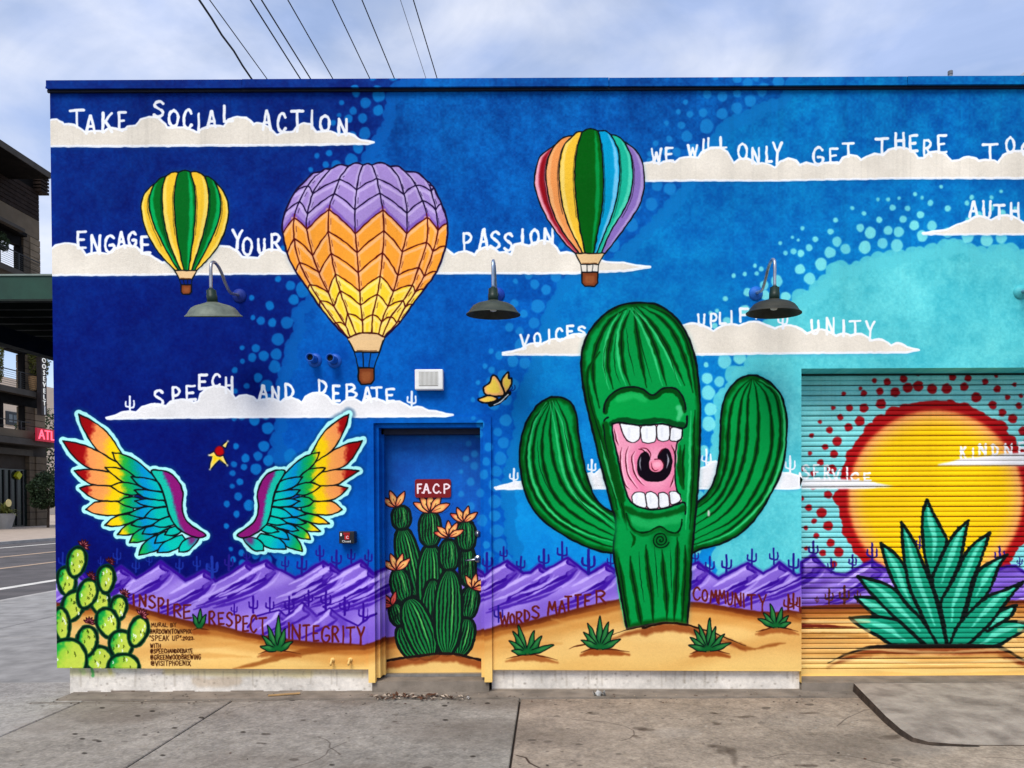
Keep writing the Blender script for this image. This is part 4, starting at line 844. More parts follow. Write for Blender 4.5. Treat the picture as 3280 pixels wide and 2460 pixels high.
WST = [(140, (140, 0, 8)), (330, (160, 8, 12)), (385, (246, 150, 84)), (520, (252, 168, 80)), (590, (255, 212, 10)), (670, (250, 214, 20)), (725, (40, 180, 60)), (800, (0, 168, 110)), (900, (0, 146, 208)), (980, (0, 170, 198)), (1060, (0, 196, 176)), (1330, (10, 190, 170)), (1500, (140, 0, 110))]
def paint_wing(T, inv, name_label):
    c = WALL
    polys = []
    for tip, up, lo in FE:
        P = T(np.array([tip] + up + lo[::-1], float)); 
        A = spline(T(np.array([tip] + up, float)), n=4); B = spline(T(np.array([tip] + lo, float)), n=4)
        polys.append(np.vstack([A, B[::-1]]))
    cov = spline(T(np.array(COV, float)), True, 4)
    for P in polys[:12] + [cov]: c.stroke(P, 40, (0, 60, 110), feather=12, alpha=.5, smooth=False, closed=True)
    for P in polys[:12] + [cov]: c.stroke(P, 25, (176, 248, 244), feather=1.5, smooth=False, closed=True)
    def col(X, Y):
        u, v = inv(X, Y)
        n = vnoise(X.shape[0], X.shape[1], 5) * 34
        return lut(u + n - 14 - np.clip(v - 1150, 0, 500) * .45 - 75 * np.clip((450 - v) / 150, 0, 1) - 45 * np.clip(1 - np.abs(v - 890) / 90, 0, 1) - 25 * np.clip(1 - np.abs(v - 740) / 80, 0, 1), WST)
    for i, P in enumerate(polys):
        c.fill(P, col); c.stroke(P, 4.6, BLK, smooth=False, closed=True)
    c.fill(cov, (20, 196, 168)); c.fill(spline(T(np.array(PURP, float)), True, 4), (146, 12, 112), feather=6, ragged=3, clip=cov, alpha=.95)
    c.fill(T(np.array([(1360, 1350), (1460, 1350), (1420, 1410), (1370, 1440)], float)), (146, 12, 112), feather=5, alpha=.85)
    c.stroke(cov, 5, BLK, smooth=False, closed=True)
    tips = [T(np.array([t], float))[0] for t, _, _ in FE[:11]]
    vall = [(470, 470), (410, 690), (440, 845), (520, 1000), (620, 1150), (760, 1240), (890, 1310), (960, 1400), (1060, 1480), (1240, 1470)]
    o = []
    for i in range(11):
        d = tips[i] - cov.mean(0); d /= np.hypot(*d)
        o.append(tips[i] + d * 14)
        if i < 10:
            v = T(np.array([vall[i]], float))[0]; dd = v - cov.mean(0); o.append(v + dd / np.hypot(*dd) * 12)
    o += list(T(np.array([(1460, 1450), (1500, 1385), (1560, 1345), (1545, 1300), (1400, 1200), (1345, 1100), (1345, 950), (1310, 800), (1200, 690), (1010, 665), (860, 570), (740, 500), (600, 300)], float)))
    fig('w', 'painted_wing', name_label, o, 3)

def paint_life():
    c = WALL
    paint_wing(lambda A: W1(A), lambda X, Y: ((X - 160) * 3.072, (Y - 1280) * 3.072), 'left painted wing with rainbow feathers and red tips')
    def TR_(A):
        x, y = A[:, 0], A[:, 1]
        t = np.clip((y - 1100) / 250, 0, 1) * np.clip((1400 - x) / 300, 0, 1)
        t3 = np.clip(1 - np.abs(y - 700) / 90, 0, 1) * np.clip((420 - x) / 150, 0, 1)
        return W2(np.stack([195 + (1525 - x) * .875 + 62 * t + 60 * t3, y - 40 * t * .9 - 12 * (y < 500) * (x > 250) * 0], 1))
    paint_wing(TR_, lambda X, Y: (1525 - ((X - 700) * 3.072 - 195) / .9, (Y - 1280) * 3.072), 'right painted wing with rainbow feathers, beside the door')
    # butterfly
    Y1, Y2 = (252, 214, 80), (250, 180, 110)
    wings = [[(1240, 1040), (1100, 640), (960, 490), (870, 530), (820, 690), (650, 820), (640, 930), (720, 1050), (1000, 1100)], [(1270, 1000), (1170, 700), (1230, 520), (1370, 400), (1390, 570), (1470, 580), (1460, 720), (1380, 900)], [(1040, 1160), (850, 1075), (700, 1090), (480, 1190), (600, 1275), (800, 1290), (950, 1240)]]
    allp = []
    for P in wings:
        q = BF(P); c.fill(q, Y2, smooth=True); c.fill(q * .7 + q.mean(0) * .3, Y1, feather=3, smooth=True); c.stroke(spline(q, True), 5.5, BLK, smooth=False, closed=True); allp.append(q)
    c.stroke(BF([(850, 1330), (1000, 1300), (1200, 1180), (1340, 1040), (1390, 990)]), 15, BLK); c.stroke(BF([(950, 1350), (1150, 1250), (1370, 1050)]), 3.5, (220, 230, 230))
    c.stroke(BF([(1400, 950), (1520, 920), (1560, 850), (1550, 780)]), 2.5, (6, 20, 100)); c.stroke(BF([(1390, 940), (1480, 880), (1480, 820)]), 2.5, (6, 20, 100))
    fig('w', 'painted_butterfly', 'small yellow painted butterfly above the door', BF([(460, 1200), (620, 1060), (600, 860), (780, 660), (870, 480), (1000, 470), (1140, 620), (1230, 470), (1380, 370), (1430, 540), (1500, 580), (1470, 800), (1420, 1000), (1250, 1220), (1000, 1370), (870, 1380), (800, 1310), (600, 1300)]), 3)
    # star with the red ball
    S1, S2 = ST([(995, 715), (1150, 625), (1230, 740), (1330, 770), (1420, 740), (1555, 1025), (1325, 825), (1035, 1145), (1110, 745), (1020, 745)]), ST([(1575, 300), (1490, 495), (1400, 435)])
    for S in (S1, S2): c.stroke(S, 9, (0, 16, 60), feather=3, smooth=False, closed=True); c.fill(S, (252, 226, 120))
    c.fill(S1 * .6 + S1.mean(0) * .4, (255, 214, 10), feather=3)
    for a_ in ((1035, 1140), (1550, 1020), (1572, 305), (1000, 718)): x, y = ST(a_)[0]; c.dot(x, y, 3, (236, 236, 240))
    x, y = ST((1320, 600))[0]; c.dot(x, y, 16, (70, 4, 20)); c.dot(x, y - 1, 14, (186, 4, 12))
    fig('w', 'painted_star', 'yellow painted star with a red ball between the wings', ST([(980, 715), (1150, 610), (1200, 480), (1330, 440), (1400, 430), (1580, 285), (1500, 520), (1450, 720), (1570, 1040), (1325, 860), (1030, 1160), (1080, 760)]), 3)
    # prickly pear
    pads = [(480, 1330, 130, 130, 0, 0), (490, 750, 96, 150, -18, 0), (165, 560, 88, 142, -8, 0), (225, 805, 105, 158, 24, 0), (115, 985, 78, 168, -6, 0), (368, 683, 92, 148, 18, 0), (262, 372, 90, 148, 10, 0), (552, 540, 84, 134, 2, 0), (676, 822, 78, 120, 8, 0), (570, 972, 106, 150, -18, 0),
            (700, 1185, 116, 142, 0, 0), (868, 1056, 90, 150, 18, 0), (365, 1150, 98, 148, 6, 0), (170, 1340, 200, 210, -25, 0), (725, 1415, 152, 140, 0, 0)]
    rng = np.random.RandomState(5)
    a = np.linspace(0, 2 * math.pi, 40, endpoint=False)
    allx = []
    for cx, cy, rx, ry, rot, _ in pads:
        r = math.radians(rot); eg = 1 + .1 * np.sin(a)
        u = rx * np.cos(a) * (1 - .12 * np.sin(a)); v = ry * np.sin(a)
        P = PP(np.stack([cx + u * math.cos(r) - v * math.sin(r), cy + u * math.sin(r) + v * math.cos(r)], 1)); C_ = PP((cx, cy))[0]
        sx, sy = rx / 3.07, ry / 3.07
        def col(X, Y):
            t = np.clip(.5 + (X - C_[0]) / sx * .42 + (Y - C_[1]) / sy * .22 + .16 * vnoise(X.shape[0], X.shape[1], 7) - .08, 0, 1)
            return lut(t, [(0, (0, 140, 60)), (.16, (30, 168, 62)), (.3, (150, 204, 60)), (.5, (192, 214, 72)), (.85, (204, 218, 80)), (1, (120, 196, 72))])
        c.fill(P, col); c.stroke(P, 13, (0, 60, 34), feather=3, smooth=False, closed=True, alpha=.9); c.stroke(P * 1.0, 6, (2, 26, 18), smooth=False, closed=True)
        ri = P * .9 + C_ * .1
        for k in range(9):
            an = rng.uniform(0, 6.28); q = rng.uniform(.25, .95)
            x = C_[0] + sx * q * math.cos(an) * .85; y = C_[1] + sy * q * math.sin(an) * .85
            w_ = rng.rand() < .35
            c.stroke([(x, y - 4), (x + 2, y), (x, y + 3)], 3.6 if w_ else 2.6, (240, 250, 220) if w_ else (50, 70, 10), smooth=False)
        fig('w', 'painted_cactus_pad', None, P[::2], 2 + len(allx) * .5); allx.append(P)
    for fx, fy, s_ in ((325, 215, 70), (585, 375, 55), (400, 520, 58), (725, 690, 62), (900, 895, 74), (385, 970, 62)):
        for k, an in enumerate((-150, -118, -90, -62, -30, 5)):
            r = math.radians(an + (20 if fx in (325, 585, 400, 725, 900) else 0)); t = PP((fx + s_ * math.cos(r), fy + s_ * math.sin(r)))[0]; b = PP((fx, fy))[0]
            d = t - b; n = np.array([-d[1], d[0]]) * .17
            q = [b, b + d * .5 + n, t, b + d * .5 - n]
            c.fill(q, (166, 74, 84)); c.fill(np.array(q) * .5 + np.mean(q, 0) * .5, (214, 130, 136), feather=1.5); c.stroke(q, 3, (50, 6, 18), smooth=False, closed=True)

# ---- door -------------------------------------------------------------------------------------------------------
def paint_door():
    c = DOOR
    segs = [(300, 690, 88, 260, -12), (733, 720, 60, 150, 0), (460, 850, 98, 290, 0), (243, 365, 70, 88, 0), (455, 448, 82, 132, 0), (720, 497, 74, 112, 0), (480, 1110, 92, 290, 0), (312, 1275, 98, 142, -24), (215, 1078, 60, 88, -14), (243, 865, 76, 128, -12),
            (595, 642, 74, 116, 0), (745, 992, 68, 122, 10), (698, 1245, 84, 145, 14), (375, 1185, 108, 240, -20), (590, 1065, 102, 318, 2)]
    a = np.linspace(0, 2 * math.pi, 40, endpoint=False)
    c.fill(DD((100, 1420), (300, 1385), (480, 1365), (650, 1365), (850, 1415), (850, 1600), (100, 1600)), (238, 196, 116), feather=3)
    for n_, (cx, cy, rx, ry, rot) in enumerate(segs):
        r = math.radians(rot)
        def pt(u, v): return (cx + u * math.cos(r) - v * math.sin(r), cy + u * math.sin(r) + v * math.cos(r))
        P = DD([pt(rx * math.copysign(abs(math.cos(t)) ** .85, math.cos(t)), ry * math.copysign(abs(math.sin(t)) ** .9, math.sin(t))) for t in a])
        c.fill(P, (4, 84, 36))
        nr = 7 if rx > 80 else 6
        for k in range(nr):
            q = -1 + 2 * (k + .5) / nr
            L = [pt(rx * q * math.sin(math.acos(max(-1, min(1, w)))) * .98 + 3 * math.sin(w * 6 + k), ry * w) for w in np.linspace(-.95, .95, 9)]
            c.stroke(DD(L), 12, (10, 120, 56) if k % 2 else (20, 140, 60), feather=4, alpha=.85, taper=True, clip=P)
        for k in range(nr + 1):
            q = -1 + 2 * k / nr
            L = [pt(rx * q * math.sin(math.acos(max(-1, min(1, w)))) * .98 + 3 * math.sin(w * 6 + k), ry * w) for w in np.linspace(-.97, .97, 9)]
            c.stroke(DD(L), 6.5, (0, 24, 14), feather=1.5, clip=P, taper=True)
        L = [pt(rx * .3 * math.sin(math.acos(w)), ry * w) for w in np.linspace(-.8, .5, 7)]
        c.stroke(DD(L), 4.5, (96, 196, 96), feather=2, alpha=.85, taper=True, clip=P)
        c.stroke(P, 9, (0, 18, 14), smooth=False, closed=True)
        fig('d', 'painted_cactus_stem', None, P[::2], 1 + n_ * .5)
    for nf, (fx, fy, s_, rots) in enumerate(((208, 285, 130, (-150, -112, -62)), (465, 325, 150, (-152, -125, -95, -62, -25)), (708, 395, 120, (-150, -118, -75, -35)), (598, 505, 120, (-165, -140, -94, -60, -25)), (212, 750, 130, (-150, -112, -70, -40)), (175, 1010, 105, (-130, -160, -75, 178)), (775, 890, 115, (-120, -80, -40, -5)))):
        s_ = s_ / 1.0
        for an in rots:
            r = math.radians(an); b = DD((fx, fy))[0]; t = DD((fx + s_ * math.cos(r), fy + s_ * math.sin(r)))[0]
            d = t - b; n = np.array([-d[1], d[0]]) * .2
            q = spline(np.array([b, b + d * .45 + n, t, b + d * .45 - n]), True, 5)
            red = fx in (175,) or an in (-150, -165, -5)
            c.fill(q, (226, 70, 60) if red else (246, 126, 84)); c.fill(q * .62 + q.mean(0) * .38, (232, 96, 84) if fx == 175 else (255, 204, 112), feather=2.5)
            c.stroke([b + d * .1, b + d * .5], 2.4, (150, 40, 30), smooth=False); c.stroke(q, 4, (36, 8, 14), smooth=False, closed=True)
        fig('d', 'painted_flower', None, DD([(fx + s_ * 1.05 * math.cos(t), fy - s_ * .45 + s_ * .62 * math.sin(t)) for t in np.linspace(0, 6.28, 11)[:-1]]), 9 + nf)
    H = DD((100, 1428), (200, 1408), (350, 1388), (500, 1368), (650, 1372), (760, 1400), (850, 1418))
    c.stroke(H + np.array([0, 14]), 26, (150, 70, 24), feather=14, alpha=.9); c.stroke(H, 8, (24, 10, 8), feather=2)

# ---- roller shutter ---------------------------------------------------------------------------------------------
AGL = [[(2230, 1180), [(2080, 1165), (1850, 1200), (1700, 1340), (1640, 1390)], [(2212, 1240), (2050, 1340), (1930, 1400), (1800, 1400)]],
       [(2130, 1010), [(2000, 1050), (1880, 1160), (1800, 1230)], [(2080, 1110), (1990, 1170), (1850, 1260)]],
       [(590, 930), [(700, 935), (850, 965), (1000, 1090)], [(700, 1040), (800, 1115), (960, 1150)]],
       [(535, 1130), [(800, 1120), (1000, 1160), (1110, 1260), (1250, 1395)], [(650, 1220), (800, 1300), (950, 1390), (1100, 1400)]],
       [(615, 735), [(800, 780), (950, 850), (1080, 980), (1200, 1110), (1300, 1260), (1400, 1395)], [(700, 850), (800, 960), (950, 1110), (1110, 1250), (1270, 1395)]],
       [(835, 420), [(960, 510), (1060, 640), (1100, 800), (1150, 950), (1220, 1100)], [(880, 600), (950, 780), (1050, 960), (1200, 1120)]],
       [(2040, 530), [(1900, 590), (1780, 670), (1720, 800), (1640, 1110)], [(1960, 640), (1900, 800), (1830, 930), (1640, 1120)]],
       [(1275, 5), [(1235, 130), (1230, 300), (1250, 520), (1310, 760)], [(1340, 140), (1400, 260), (1465, 400), (1400, 560), (1315, 760)]],
       [(1670, 200), [(1550, 310), (1460, 450), (1380, 620), (1325, 790), (1390, 1000)], [(1640, 330), (1600, 540), (1530, 740), (1400, 1000)]],
       [(1030, 215), [(1040, 400), (1060, 600), (1110, 850), (1180, 1000), (1270, 1200), (1380, 1395)], [(1150, 400), (1215, 560), (1285, 740), (1370, 980), (1420, 1200), (1470, 1395)]],
       [(1875, 320), [(1750, 400), (1640, 520), (1560, 700), (1470, 860), (1405, 1000), (1440, 1200), (1470, 1395)], [(1840, 420), (1780, 600), (1700, 800), (1650, 1000), (1590, 1180), (1490, 1395)]],
       [(2190, 790), [(2000, 870), (1850, 930), (1700, 1060), (1560, 1220), (1490, 1395)], [(2110, 880), (2000, 1020), (1880, 1180), (1660, 1395)]]]
def paint_roller():
    c = ROLL_
    cx, cy = 2994, 1594
    a = np.linspace(0, 2 * math.pi, 90, endpoint=False)
    rng = np.random.RandomState(9)
    RED = (176, 8, 14)
    sky = None
    def ring(r, k): return np.stack([cx + r * np.cos(a) * (1 + .0), cy + r * np.sin(a) + k * rng.uniform(-1, 1, 90)], 1)
    # everything of the sun above the mountains
    for u in np.arange(0, 360, 9.0):
        t = math.radians(u); t += rng.uniform(-.05, .05); r = 298 + rng.uniform(-9, 8); c.dot(cx + r * math.cos(t), cy + r * math.sin(t), rng.uniform(17, 30), RED)
    for k, (rad, rr) in enumerate(((356, 15), (396, 10.5), (432, 7.5))):
        n = int(2 * math.pi * rad / (46 + k * 3))
        for i in range(n):
            t = 2 * math.pi * (i + .5 * (k % 2) + rng.uniform(-.25, .25)) / n
            if math.sin(t) > .55: continue
            r = rad + rng.uniform(-13, 13); c.dot(cx + r * math.cos(t), cy + r * math.sin(t), rr * rng.uniform(.8, 1.15), (168, 12, 22))
    c.fill(ring(310, 1.5), RED, feather=1.5)
    def yel(X, Y):
        r = np.hypot(X - cx, Y - cy) / 280
        return lut(r, [(0, (255, 210, 4)), (.76, (255, 208, 6)), (.88, (255, 198, 60)), (.95, (252, 178, 90)), (1.01, (244, 140, 76)), (1.05, (236, 110, 60))])
    c.fill(ring(281, 0), yel, feather=5)
def roller_top():
    c = ROLL_
    P = R1((60, 1235), (400, 1232), (600, 1250), (730, 1262), (840, 1282), (970, 1312), (700, 1334), (60, 1336)); c.fill(P, (242, 240, 240), feather=2)
    P = R1((1380, 1095), (1500, 1075), (1600, 1040), (1750, 1030), (2000, 1000), (2212, 985), (2600, 1040), (2800, 1100), (2600, 1115), (1380, 1115)); c.fill(P, (244, 240, 240), feather=2)
    w = (246, 244, 246)
    word(c, R1, [('S', 85, 1105, 150, 1232), ('E', 192, 1105, 245, 1240), ('R', 292, 1115, 350, 1245), ('V', 370, 1150, 440, 1250), ('I', 505, 1125, 520, 1252), ('C', 550, 1182, 620, 1256), ('E', 672, 1184, 735, 1258),
                 ('K', 1598, 935, 1642, 1035), ('I', 1705, 945, 1722, 1042), ('N', 1772, 905, 1838, 1010), ('D', 1898, 912, 1950, 1012), ('N', 2018, 905, 2088, 1020), ('E', 2152, 892, 2212, 1000), ('S', 2270, 900, 2330, 1010), ('S', 2390, 930, 2450, 1040)], 7, w)
    for tip, l, r in AGL:
        A = spline(R2([tip] + l), n=4); B = spline(R2([tip] + r), n=4); P = np.vstack([A, B[::-1]])
        c.fill(P, (12, 150, 114))
        m = min(len(A), len(B)); ia = np.linspace(0, len(A) - 1, 20).astype(int); ib = np.linspace(0, len(B) - 1, 20).astype(int)
        mid = (A[ia] + B[ib]) / 2; c.stroke(mid[2:-3], 18, (112, 232, 200), feather=8, alpha=.8, taper=True, smooth=False, clip=P)
        c.stroke(P, 10, (2, 18, 14), feather=3, smooth=False, closed=True)
    H = R2((330, 1560), (500, 1480), (700, 1420), (900, 1400), (1400, 1400), (1900, 1405), (2050, 1450), (2212, 1540), (2400, 1600))
    c.stroke(H + np.array([0, 14]), 28, (120, 40, 10), feather=16, alpha=.85, taper=True); c.stroke(H, 13, (14, 8, 6), feather=5, taper=True)
    for y_, w_, al, col in ((1075, 12, .55, (160, 90, 30)), (1130, 10, .4, (200, 140, 70)), (1165, 9, .5, (255, 226, 160)), (1250, 10, .5, (255, 226, 160)), (1330, 14, .45, (206, 146, 70)), (1420, 9, .5, (255, 224, 150)), (1475, 12, .4, (200, 140, 60)), (1530, 8, .5, (255, 228, 160)), (1600, 16, .5, (255, 226, 140))):
        c.stroke(R2((60, y_), (700, y_ + 6), (1400, y_ + 40), (2400, y_), (4600, y_ + 10)) if y_ > 1400 else R2((60, y_), (350, y_ + 4), (720, y_ + 2)), w_, col, feather=5, alpha=al)
        if y_ <= 1400: c.stroke(R2((2150, y_), (2600, y_ + 4), (4600, y_ + 2)), w_, col, feather=5, alpha=al)
    c.stroke(R2((90, 1205), (300, 1210), (600, 1220)), 13, (108, 30, 10), feather=4, taper='out')
    c.stroke(R2((80, 1290), (400, 1285), (700, 1300)), 12, (170, 110, 40), feather=6, alpha=.6)

def paint_all():
    for c in ALL3: paint_ground(c)
    # parapet strip keeps the same coats a little flatter
    paint_clouds()
    paint_mountains(WALL); paint_mountains(DOOR)
    ROLL_.a[:] = ROLL_.a * .5 + np.array((176, 236, 230), np.float32) / 255 * .5
    paint_roller(); paint_mountains(ROLL_)
    yy, xx = np.mgrid[0:ROLL_.H, 0:ROLL_.W].astype(np.float32); X_2, Y_2 = ROLL_.inv(xx, yy); st_ = vnoise(ROLL_.H, ROLL_.W, 30) * .5 + .5 * np.sin(Y_2 * .12 + X_2 * .03)
    pm = ((ROLL_.a[..., 2] > .55) & (ROLL_.a[..., 1] < .6) & (ROLL_.a[..., 0] < .75)).astype(np.float32) * np.clip(st_, 0, 1) * .55
    ROLL_.a[:] = ROLL_.a * (1 - pm[..., None]) + np.array((74, 34, 140), np.float32) / 255 * pm[..., None]
    roller_top()
    paint_small(); paint_balloons(); paint_saguaro()
    # the two agaves that overlap the mound again
    global FIG
    keep = list(FIG)
    agave(WALL, M2, [(448, 1185), (460, 1110), (500, 1035), (548, 985), (655, 922), (715, 1005), (802, 1078), (862, 1165)], (640, 1235), 9, None, [(465, 1270), (560, 1240), (700, 1238), (850, 1275)])
    agave(WALL, M1, [(985, 1138), (1012, 1060), (1050, 972), (1170, 902), (1256, 956), (1308, 1034), (1372, 1130)], (1172, 1215), 9.5, None, [(985, 1260), (1100, 1225), (1250, 1225), (1460, 1255)])
    FIG = keep
    paint_life(); paint_door()
    for c in ALL3: age_canvas(c)

def age_canvas(c, amp=.9, k=.035):
    """hand wobble and uneven paint: tiny warp of the picture plus faint uneven coats and run marks"""
    H, W = c.H, c.W
    dy = (vnoise(H, W, 11) - .5) * 2 * amp; dx = (vnoise(H, W, 11) - .5) * 2 * amp
    yy, xx = np.mgrid[0:H, 0:W].astype(np.float32)
    y = np.clip(yy + dy, 0, H - 1.01); x = np.clip(xx + dx, 0, W - 1.01)
    yi = y.astype(np.int32); xi = x.astype(np.int32); fy_ = (y - yi)[..., None]; fx_ = (x - xi)[..., None]
    a = c.a
    c.a = (a[yi, xi] * (1 - fx_) + a[yi, xi + 1] * fx_) * (1 - fy_) + (a[yi + 1, xi] * (1 - fx_) + a[yi + 1, xi + 1] * fx_) * fy_
    run = (vnoise(1, W, 5)[0] ** 4 * .5 + vnoise(1, W, 40)[0] * .5)[None, :] * np.clip(1 - yy / (H * .55), 0, 1) * .10
    c.a = np.clip(c.a * (1 + (vnoise(H, W, 90) - .5)[..., None] * k * 2 + (vnoise(H, W, 2) - .5)[..., None] * k - run[..., None]), 0, 1).astype(np.float32)

# =================================================================================================================
# materials
# =================================================================================================================
def hexs(c): return tuple(((v / 255) / 12.92 if v / 255 <= .04045 else ((v / 255 + .055) / 1.055) ** 2.4) for v in c)
class NT:
    def __init__(s, name):
        s.m = bpy.data.materials.new(name); s.m.use_nodes = True; s.t = s.m.node_tree; s.t.nodes.clear()
        s.o = s.n('ShaderNodeOutputMaterial'); s.b = s.n('ShaderNodeBsdfPrincipled'); s.l(s.b.outputs[0], s.o.inputs[0])
    def n(s, t, **k):
        x = s.t.nodes.new(t)
        for a, b in k.items(): setattr(x, a, b)
        return x
    def l(s, a, b): s.t.links.new(a, b)
    def noise(s, scale, detail=4, rough=.55, vec=None, dist=0):
        x = s.n('ShaderNodeTexNoise'); x.inputs['Scale'].default_value = scale; x.inputs['Detail'].default_value = detail
        x.inputs['Roughness'].default_value = rough; x.inputs['Distortion'].default_value = dist
        s.l(vec if vec is not None else s.pos(), x.inputs['Vector']); return x.outputs['Fac']
    def pos(s):
        if not hasattr(s, 'g'): s.g = s.n('ShaderNodeTexCoord')
        return s.g.outputs['Object']
    def ramp(s, f, p0, p1, a=(0, 0, 0), b=(1, 1, 1)):
        x = s.n('ShaderNodeValToRGB'); e = x.color_ramp.elements; e[0].position, e[1].position = p0, p1
        e[0].color = (*a, 1) if not np.isscalar(a) else (a, a, a, 1); e[1].color = (*b, 1) if not np.isscalar(b) else (b, b, b, 1)
        s.l(f, x.inputs['Fac']); return x.outputs['Color']
    def mix(s, a, b, f, mode='MIX'):
        x = s.n('ShaderNodeMix', data_type='RGBA', blend_type=mode)
        for i, v in ((6, a), (7, b)):
            if isinstance(v, (tuple, list)): x.inputs[i].default_value = (*v[:3], 1)
            else: s.l(v, x.inputs[i])
        if np.isscalar(f): x.inputs[0].default_value = f
        else: s.l(f, x.inputs[0])
        return x.outputs[2]
    def bump(s, h, strength=.3, dist=.01):
        x = s.n('ShaderNodeBump'); x.inputs['Strength'].default_value = strength; x.inputs['Distance'].default_value = dist
        s.l(h, x.inputs['Height']); s.l(x.outputs[0], s.b.inputs['Normal']); return x
    def add(s, a, b, kb=1.):
        x = s.n('ShaderNodeMath', operation='MULTIPLY_ADD'); s.l(b, x.inputs[0]); x.inputs[1].default_value = kb; s.l(a, x.inputs[2]); return x.outputs[0]

def mat(name, col, var=.18, scale=6, rough=.7, metal=0, bump=.0, bscale=60, spec=.3, col2=None, emit=None, estr=0):
    s = NT(name)
    c2 = col2 or tuple(min(1, v * (1 - var)) for v in col)
    f = s.ramp(s.noise(scale, 5), .35, .68)
    s.l(s.mix(tuple(min(1, v * (1 + var * .4)) for v in col), c2, f), s.b.inputs['Base Color'])
    s.b.inputs['Metallic'].default_value = metal
    s.l(s.ramp(s.noise(scale * 2.3), .3, .75, rough * .85, min(1, rough * 1.12)), s.b.inputs['Roughness'])
    s.b.inputs['Specular IOR Level'].default_value = spec
    if bump: s.bump(s.noise(bscale, 6, .6), bump, .01)
    if emit: s.b.inputs['Emission Color'].default_value = (*emit, 1); s.b.inputs['Emission Strength'].default_value = estr
    return s.m

def image_of(name, cv):
    a = np.clip(cv.a, 0, 1)[::-1]
    h, w_ = a.shape[:2]
    im = bpy.data.images.new(name, w_, h, alpha=False)
    px = np.ones((h, w_, 4), np.float32); px[..., :3] = a
    im.pixels.foreach_set(px.ravel()); im.update(); im.pack()
    return im

def painted(name, cv, rough=.88, stucco=.6, spec=.06, fine=150, weather=True):
    s = NT(name)
    t = s.n('ShaderNodeTexImage'); t.image = image_of(name, cv); t.interpolation = 'Cubic'
    uv = s.n('ShaderNodeUVMap'); uv.uv_map = 'UVMap'; s.l(uv.outputs[0], t.inputs[0])
    g = s.n('ShaderNodeNewGeometry').outputs['Position']
    c = t.outputs[0]
    if weather:
        c = s.mix(c, (.80, .80, .80), s.ramp(s.noise(1.7, 7, .65, g), .35, .75, 0., .5), 'MULTIPLY')
        c = s.mix(c, (.72, .72, .72), s.ramp(s.noise(fine * .9, 3, .6, g), .5, .75, 0., .2), 'MULTIPLY')
    if getattr(cv, 'ground', False):
        c = s.mix(c, (.55, .53, .50), s.ramp(s.noise(240, 3, .7, g), .5, .72, 0., .75), 'MULTIPLY'); c = s.mix(c, (.62, .60, .56), s.ramp(s.noise(9, 8, .7, g), .45, .75, 0., .6), 'MULTIPLY')
        c = s.mix(c, (1.25, 1.24, 1.22), s.ramp(s.noise(130, 2, .6, g), .58, .75, 0., .8), 'MULTIPLY')
    s.l(c, s.b.inputs['Base Color'])
    s.b.inputs['Specular IOR Level'].default_value = spec
    s.l(s.ramp(s.noise(30, 4, .5, g), .3, .8, rough - .1, rough + .1), s.b.inputs['Roughness'])
    h = s.add(s.noise(fine, 4, .65, g), s.noise(26, 5, .6, g), 1.2)
    s.bump(h, stucco, .004)
    return s.m

# =================================================================================================================
# object helpers
# =================================================================================================================
def wloc(o):
    v = Vector((0, 0, 0))
    while o is not None: v = v + Vector(o.location); o = o.parent
    return v
def setp(o, label=None, cat=None, group=None, kind=None):
    if label: o['label'] = label
    if cat: o['category'] = cat
    if group: o['group'] = group
    if kind: o['kind'] = kind
    return o
def thing(name, label, cat, loc, group=None, kind=None):
    o = bpy.data.objects.new(name, None); COL.objects.link(o); o.location = loc; o.empty_display_size = .1
    return setp(o, label, cat, group, kind)
def obj(name, verts, faces, m, parent=None, label=None, smooth=False, cv=None, world=True, loc=None):
    me = bpy.data.meshes.new(name)
    off = np.array(wloc(parent)) if (parent is not None and world) else np.zeros(3)
    V = np.asarray(verts, float)
    me.from_pydata((V - off).tolist(), [], [list(f) for f in faces]); me.update()
    if cv is not None:
        uv = me.uv_layers.new(name='UVMap'); co = V[[l.vertex_index for l in me.loops]]
        d = np.empty((len(me.loops), 2), np.float32)
        vv = co[:, 1] if getattr(cv, 'ground', False) else co[:, 2]
        d[:, 0] = (co[:, 0] - cv.x0) / (cv.x1 - cv.x0); d[:, 1] = (vv - cv.z0) / (cv.z1 - cv.z0)
        uv.data.foreach_set('uv', d.ravel())
    if smooth: me.polygons.foreach_set('use_smooth', [True] * len(me.polygons))
    o = bpy.data.objects.new(name, me); COL.objects.link(o)
    if m is not None:
        for q in (m if isinstance(m, (list, tuple)) else [m]): me.materials.append(q)
    if parent is not None: o.parent = parent
    if loc is not None: o.location = loc
    if label: o['label'] = label
    return o
